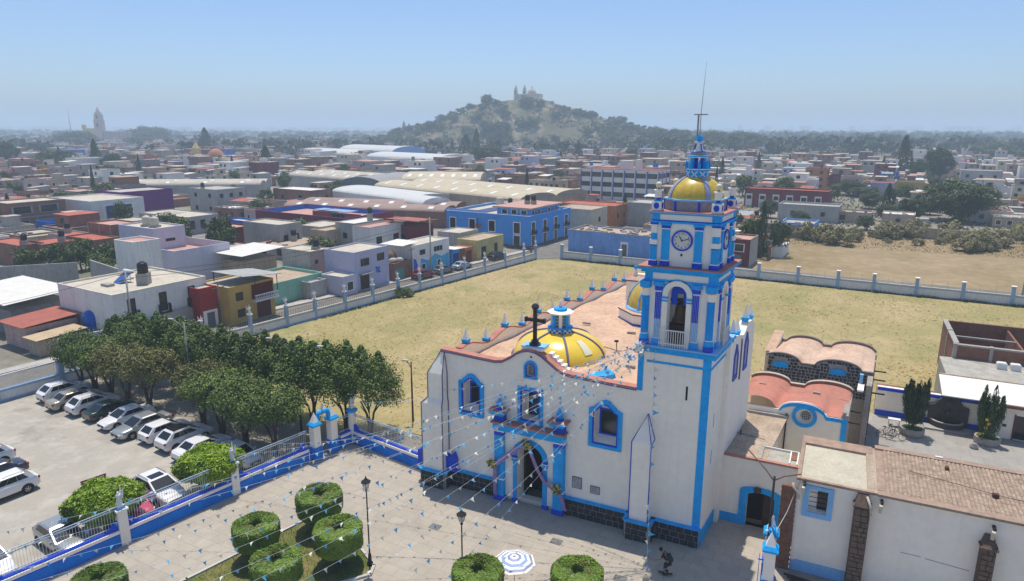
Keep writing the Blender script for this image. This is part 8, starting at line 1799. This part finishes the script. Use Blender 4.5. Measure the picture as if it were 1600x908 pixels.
HT = [('b',-457.9,206.6,17.2,18.3,'big round tree cut by the left edge of the view'),('b',-394.8,199.8,12.4,22.7,'wide spreading tree left of the white cube house'),('b',-338.5,195.2,11.8,10.8,'broad tree right of the white cube house'),('b',-799.2,471.0,19.6,45.6,'wide tree mass left of the far yellow convent'),('b',-908.6,649.4,26.0,57.3,'wide tree mass right of the far yellow convent'),('b',-743.9,503.7,14.6,30.6,'rounded tree in front of the far yellow convent'),('b',-177.3,124.7,7.0,8.1,'round bright tree beside the blue wall in the left middle distance'),('b',-340.1,638.5,30.2,34.2,'tall dark tree standing before the left foot of the pyramid hill'),('b',-219.3,385.1,14.3,22.5,'low green tree below the dark tree before the hill'),('b',-381.4,478.9,14.3,11.9,'small tree between the pale sports halls'),('b',-130.8,433.2,11.4,10.0,'green tree above the school roof'),('b',-165.3,739.9,25.1,32.7,'large rounded tree right of the pyramid hill'),('b',-126.4,717.4,21.8,34.6,'large tree seen just left of the tower spire'),('b',-91.1,696.9,20.9,39.7,'large tree seen just right of the tower spire'),('b',36.6,190.8,12.2,17.8,'big bushy tree with low boughs beyond the vacant lot at right'),('b',24.3,184.5,7.3,7.6,'smaller round tree left of the big bushy tree'),('b',46.2,358.6,16.1,12.8,'dark upright tree far behind the big bushy tree'),('b',36.9,344.9,10.9,8.7,'dark rounded tree left of the dark upright tree'),('b',101.2,464.4,12.0,9,'tree at the far right edge of the town'),('b',-13.2,174.9,5.2,5.6,'round dark bush by the grey ruined block'),('b',7.5,262.0,6.0,11.4,'bright green spreading tree left of the lavender house'),('b',13.0,256.4,4.2,11.1,'low bright green thicket in front of the lavender house'),('b',39.7,294.0,6.1,5.4,'small bright tree right of the lavender house'),('b',40.8,772.1,20.5,20.1,'hazy tree above the right side roofs'),('b',114.4,630.3,15.0,31.3,'hazy wide tree at the right horizon'),
    ('c',-386.2,217.2,16.7,6.3,'tall pointed dark conifer right of the white cube house'),('c',-449.9,210.9,10.8,2.8,'thin dark cypress at the left edge trees'),('c',-514.0,404.0,21.9,12,'broad pointed conifer left of the pale halls'),('c',-283.9,246.7,13.9,8.2,'dark conifer in front of the beige market roofs'),('c',-420.4,425.9,13.6,5.1,'small dark conifer left of the sports hall'),('c',-675.2,948.5,30.6,10.0,'left of two slim conifers on the horizon'),('c',-668.0,953.1,27.5,8.9,'right of two slim conifers on the horizon'),('c',-301.5,477.8,14.0,5.6,'slim conifer left of the dark pair before the hill'),('c',-268.5,443.1,17.9,11.4,'wide dark conifer before the hill foot'),('c',-271.6,466.8,22.3,7.6,'tallest dark conifer before the hill foot'),('c',-172.3,439.9,14.2,6.2,'lone pointed conifer left of the school'),('c',17.9,190.7,9.1,3.6,'dark narrow cypress pair beyond the vacant lot'),('c',33.6,397.9,19.7,8.2,'tall dark conifer group at right'),('c',22.8,365.5,10.8,2.4,'thin cypress left of the tall dark conifers'),('c',0.2,677.6,12.8,6.1,'hazy conifer above right side roofs'),('c',8.3,651.0,12.3,8.1,'wider hazy conifer above right side roofs'),('c',-228.5,441.5,9.7,4.0,'small conifer in front of the dark tree before the hill'),('c',-488.8,470.1,9.1,4.4,'small hazy conifer left of the sports hall'),('c',-456.1,239.0,11.5,3.4,'small dark conifer left of the wide spreading tree')]
for k, x, y, h, w, lab in HT:
    if k == 'b': broad(x, y, h*1.08, w*1.28, lab, 'single trees standing out in the town', big=True)
    else: conifer(x, y, h*1.1, w*1.35, lab, 'single trees standing out in the town')
for i, (x, y) in enumerate([(-124.5,30.5),(-122.0,34.0),(-119.3,37.2),(-116.5,40.3),(-112.7,40.4),(-118,32.5),(-108,33)]):
    broad(x, y, 5.0+.5*(i%3), 5.6, f'leafy bush tree, {ordi[i]} from left, behind the grey garden wall', 'leafy yard trees')
for i in range(190):
    Y = rnd.uniform(130, 660); X = rnd.uniform(-.78,.78)*Y; x, y = cf(X, Y)
    if reserved(x, y, 1): continue
    px = 800+1067*X/Y; a, b = zone(px, Y)
    if rnd.random() < .72: broad(x, y, rnd.uniform(4.5,9), rnd.uniform(5,10), f'green garden tree among the roofs in the {b} distance at {a}', 'garden trees among the roofs')
    else: conifer(x, y, rnd.uniform(6,13), rnd.uniform(2,4), f'dark conifer among the roofs in the {b} distance at {a}', 'conifers among the roofs')
# shrubs of the vacant lot
OC = [crown_mesh(OLIVE, 1.0, .7, 2600, 13, s, .085, bottom=.15, spread=.4, long=2.0) for s in (61,62,63)]
for i in range(74):
    for _ in range(30):
        x, y = rnd.uniform(-14,75), rnd.uniform(124,178)
        if inside((x,y), [(-14,126),(0,129),(40,134),(75,132),(75,150),(62,178),(20,156),(0,138),(-14,137)]): break
    s = rnd.choice((1.0,1.3,1.7,2.2,2.8,3.4))
    t = thing('dry_shrub', f"{'low' if s < 1.5 else 'medium' if s < 2.5 else 'big'} olive shrub on the vacant lot, {'front' if y < 142 else 'rear'} row, {'near the maroon house' if x < 10 else 'in the middle' if x < 35 else 'at the right edge'}", 'shrub', (x,y,-.05), rnd.uniform(0,6), 'dry shrubs on the vacant lot'); c = link('foliage', OC[i%3], t, (0,0,s*.45)); c.scale = (s,s,s*.95)
DRYG = leaf_mat('dry_tuft', (0.27,0.20,0.10), (0.42,0.32,0.17), .9)
mb = MB().use(DRYG)
for i in range(26000):
    x, y = rnd.uniform(-14,85), rnd.uniform(112,182)
    if not inside((x,y), [(-14,136),(-12,127),(40,130),(85,127),(85,172),(62,182),(20,158),(0,138)]): continue
    a = rnd.uniform(0,6.28); w = .13; hh = rnd.uniform(.1,.55); mb.add([(x-w*cos(a),y-w*sin(a),-.06),(x+w*cos(a),y+w*sin(a),-.06),(x-sin(a)*rnd.uniform(.2,.6),y+cos(a)*rnd.uniform(.2,.6),hh*.5)],[(0,1,2)])
tag(mb.build('dry_grass'), 'tall straw coloured dry grass covering the back of the vacant lot', 'grass', kind='stuff')
gw_ = MB().use(leaf_mat('waste_ground_weed',(0.07,0.08,0.03),(0.20,0.19,0.08),.8))
for i in range(9000):
    x, y = rnd.uniform(-30,95), rnd.uniform(150,270)
    if sin(x*.21)+sin(y*.17+x*.05) < -.1: continue
    a = rnd.uniform(0,6.28); w = rnd.uniform(.15,.5); gw_.add([(x-w*cos(a),y-w*sin(a),-.08),(x+w*cos(a),y+w*sin(a),-.08),(x-sin(a)*w*1.4,y+cos(a)*w*1.4,rnd.uniform(.05,.6))],[(0,1,2)])
tag(gw_.build('waste_ground_weeds'), 'patchy weeds on the waste ground behind the vacant lot', 'weeds', kind='stuff')
for i, (x, y, h, w) in enumerate([(-4,158,4.5,6),(12,160,4,5.5),(18,182,5.5,7),(30,205,6,8),(14,215,6,9),(48,225,7,9),(58,205,7,9),(24,240,6,9),(2,185,4.5,5),(70,215,8,10)]):
    broad(x, y, h, w, f'green bushy tree, {ordi[i]} of ten on the waste ground behind the vacant lot', 'trees of the waste ground', big=True)
# ------------------------------------------------------------------ the pyramid hill with its church
HILLM = ground_mat('dry_hill', (0.20,0.16,0.10), [((0.10,0.10,0.05),.02,.46,.08,.85),((0.38,0.30,0.19),.02,.54,.05,.9),((0.10,0.10,0.05),.06,.54,.08,.8)], bump=.5)
HX = {(-330):0, (-250):0,(-200):3,(-160):10,(-142):17,(-89):33,(-49):48,(-30):54,(-18):57,(11):58,(49):57,(58):53,(71):47,(107):36,(160):24,(200):12,(240):4,(300):0,(360):0}
def hz(X, Y):
    X = 20+(X-20)/.93; pr = interp(sorted(HX.items()), X); r = (Y-900)
    f = max(0, 1-(abs(r)/(60+2.1*(60-pr) if pr < 60 else 60))**1.6) if True else 1
    zz = pr*max(0, 1-max(0, abs(r)-26)/(95+.5*abs(X))) 
    return max(-.3, zz+1.6*sin(X*.07+Y*.05)*min(1, zz/12))
mb = MB(); vs = []; fs = []; NX, NY = 100, 60
for j in range(NY+1):
    for i in range(NX+1):
        X = -340+710*i/NX; Y = 700+400*j/NY; x, y = cf(X, Y); vs.append((x, y, hz(X, Y)))
for j in range(NY):
    for i in range(NX): a = j*(NX+1)+i; fs.append((a,a+1,a+NX+2,a+NX+1))
mb.add(vs, fs, True); struct('hill', mb, HILLM)
n_t = 0
while n_t < 120:
    X = rnd.uniform(-150,190); Y = rnd.uniform(745,905); z = hz(X, Y)
    if z < 2: continue
    bare = (-45 < X < 95 and 12 < z < 34 and rnd.random() < .82) or (-110 < X < -55 and z < 22 and rnd.random() < .7) or (30 < X < 70 and z < 50 and rnd.random() < .8) or (z > 55.5)
    if bare: continue
    x, y = cf(X, Y); w = rnd.uniform(10,21); h = w*rnd.uniform(.5,.75)
    sd = 'left slope' if X < -40 else 'right slope' if X > 60 else 'front'; lv = 'low' if z < 20 else 'high'
    t = broad(x, y, h, w, f'hazy rounded tree {lv} on the {sd} of the pyramid hill', 'trees on the pyramid hill'); t['label'] = f'hazy rounded tree {lv} on the {sd} of the pyramid hill'; t.location.z = z-1.0; n_t += 1
hs = MB().use(leaf_mat('brown_scrub_leaf', (0.085,0.075,0.045), (0.19,0.155,0.09), .8))
for i in range(1900):
    X = rnd.uniform(-165,210); Y = rnd.uniform(740,930); z = hz(X, Y)
    if z < 1 or z > 55 or (abs(X-15) < 60 and 17 < z < 25): continue
    x, y = cf(X, Y); w = rnd.uniform(1.5,5.5)
    for k in range(9):
        p = Vector((x+rnd.gauss(0,w*.4),y+rnd.gauss(0,w*.4),z+rnd.uniform(0,w*.55))); n_ = Vector((rnd.gauss(0,1),rnd.gauss(0,1),rnd.gauss(.8,.6))).normalized(); t = n_.orthogonal().normalized(); b = n_.cross(t); s = w*.3
        hs.add([p-t*s,p+b*s*.7,p+t*s,p-b*s*.7],[(0,1,2,3)])
tag(hs.build('hill_scrub'), 'low brown green scrub covering the slopes of the pyramid hill', 'scrub', kind='stuff')
FCH = mat('hazy_church_cream',(0.74,0.64,0.52),.9,.1,.2); FCD = mat('hazy_church_dome',(0.46,0.36,0.28),.8,.1)
hc = thing('hilltop_church','pale twin towered church crowning the pyramid hill','church',(*cf(14,900),57)); hc.scale = (1.05,1.05,1.1)
hb = MB().use(FCH).box(-4,22,-8,8,-4,8).box(-9,-4,-7,7,-4,7); hb.build('nave', None, hc, (0,0,0))
for sx, hh in ((-6.5,17),(5.0,17)):
    tb_ = MB().use(FCH).box(sx-1.9,sx+1.9,-9.5,-6,-4,12).frustum((sx,-7.75,12),2.2,1.8,2.6).frustum((sx,-7.75,14.6),1.6,.1,4.0,8); tb_.build('church_tower', None, hc, (0,0,0))
    MB().use(DARK).box(sx-.6,sx+.6,-9.56,-9.5,8.5,11).build('belfry_opening', None, hc, (0,0,0))
MB().use(FCD).lathe((11,0,8),[(5.6,0),(5.2,2.2),(3.6,4.6),(1.2,5.8),(.6,6),(.5,8),(.05,9.4)],16).build('dome', None, hc, (0,0,0)); MB().use(FCH).box(-18,34,-10.5,-9.8,-6,0).box(-16,30,-9.7,10,-6,-.6).build('terrace_wall', None, hc, (0,0,0)); MB().use(DARK).box(.5,9,-8.06,-8.0,0,2.4).build('portal_arches', None, hc, (0,0,0))
# far yellow convent with tower at left
YC = mat('convent_yellow',(0.62,0.46,0.15),.9,.1,.1); PC = mat('convent_tower_pink',(0.52,0.38,0.32),.9,.1,.1)
fc = thing('yellow_convent','far yellow convent church with tall pinkish bell tower at left','church',(*cf(-588,1000),0), YAW)
MB().use(YC).box(-20,0,-8,12,0,22).box(-20.5,-16.5,-8.5,-4,22.002,27).build('yellow_nave', None, fc, (0,0,0)); MB().use(PC).box(-2,8,-10,0,0,34).box(-1.2,7.2,-9.2,-.8,34,41).frustum((3,-5,41),5.2,4.2,3).frustum((3,-5,44),3.4,.2,8,8).build('church_tower', None, fc, (0,0,0)); MB().use(PC).box(8.002,48,-6,10,0,18).build('side_wing', None, fc, (0,0,0))
for i in range(6): MB().use(FCD).box(10+6*i,11.5+6*i,-8,-6.0,0,17).build('buttress', None, fc, (0,0,0))
MB().use(DARK).box(1.8,4.2,-9.26,-9.2,35.5,39.5).box(1.8,4.2,-10.06,-10.0,24,29).build('belfry_opening', None, fc, (0,0,0))
yc = thing('small_yellow_church','small yellow church tower with orange dome among the far left roofs','church',(*cf(-218,480),0),YAW); MB().use(YC).box(-2.5,2.5,-2,2,0,11).frustum((0,0,11),2.6,.3,4,8).box(6,20,-3,4,0,6).use(WC['orange']).lathe((13,1,6),[(5,0),(4.4,2.4),(2.4,4.2),(.05,5)],16).build('church_body', None, yc, (0,0,0))
wt = thing('radio_mast','thin lattice radio mast on the far left horizon','mast',(*cf(-945,1500),0)); MB().use(MET).tube([(0,0,0),(0,0,62)],.8,4,taper=[1.6,.3]).build('mast', None, wt, (0,0,0))
# horizon wood and hazy city
HW = [leaf_mat('far_wood_leaf',(0.025,0.04,0.014),(0.075,0.10,0.03))]
fw = MB().use(HW[0])
def far_tree(x, y, h, w):
    for k in range(46):
        a = rnd.uniform(0,6.28); u = rnd.uniform(-.5,1); q = sqrt(max(0,1-u*u))*rnd.uniform(.6,1); p = Vector((x+w/2*q*cos(a), y+w/2*q*sin(a), h*.55+h*.45*u)); s = w*.16
        n_ = Vector((rnd.gauss(0,1),rnd.gauss(0,1),rnd.gauss(.6,1))).normalized(); t = n_.orthogonal().normalized(); b = n_.cross(t); fw.add([p-t*s,p+b*s*.7,p+t*s,p-b*s*.7],[(0,1,2,3)])
for i in range(1900):
    Y = 560*(2600/560)**rnd.random(); X = rnd.uniform(-.8,.8)*Y
    if rnd.random() < .35 and X < 0: continue
    x, y = cf(X, Y)
    if reserved(x,y,1) or (hypot(X-25,Y-900) < 200) or (130 < 800+1067*X/Y < 225 and 560 < Y < 1020): continue
    far_tree(x, y, rnd.uniform(7,14)+(4 if X > 100 else 0), rnd.uniform(9,18)*(1 if Y < 1200 else 1.5))
tag(fw.build('far_wood'), 'hazy belt of dark trees spread through the far town to the horizon', 'wood', kind='stuff')
fc2 = MB().use(FCH)
for i in range(420):
    Y = rnd.uniform(3200,5200); X = rnd.uniform(-.8,.8)*Y; x, y = cf(X, Y); s = rnd.uniform(15,45); h = rnd.choice((8,10,12,16,20,34 if X > 0 else 20))
    fc2.cbox((x,y,h/2-.5),(s,s,h),rnd.uniform(0,1))
tag(fc2.build('horizon_city'), 'faint blocks of the city dissolving in haze on the horizon', 'town', kind='stuff')
# ------------------------------------------------------------------ air
hm_ = bpy.data.materials.new('haze_air'); hm_.use_nodes = True; N = hm_.node_tree.nodes; N.clear()
pv = N.new('ShaderNodeVolumePrincipled'); pv.inputs['Color'].default_value = (0.66,0.84,1.0,1); pv.inputs['Density'].default_value = 0.0005; pv.inputs['Anisotropy'].default_value = 0.0
ou = N.new('ShaderNodeOutputMaterial'); hm_.node_tree.links.new(pv.outputs[0], ou.inputs['Volume'])
a = [cf(-9500,-500), cf(9500,-500), cf(9500,12500), cf(-9500,12500)]
hz_ = MB().use(hm_); hz_.prism_z(a, -1.2, 92.0); ho = hz_.build('haze'); tag(ho, 'thin pale blue haze filling the air over the town', 'haze', kind='stuff')
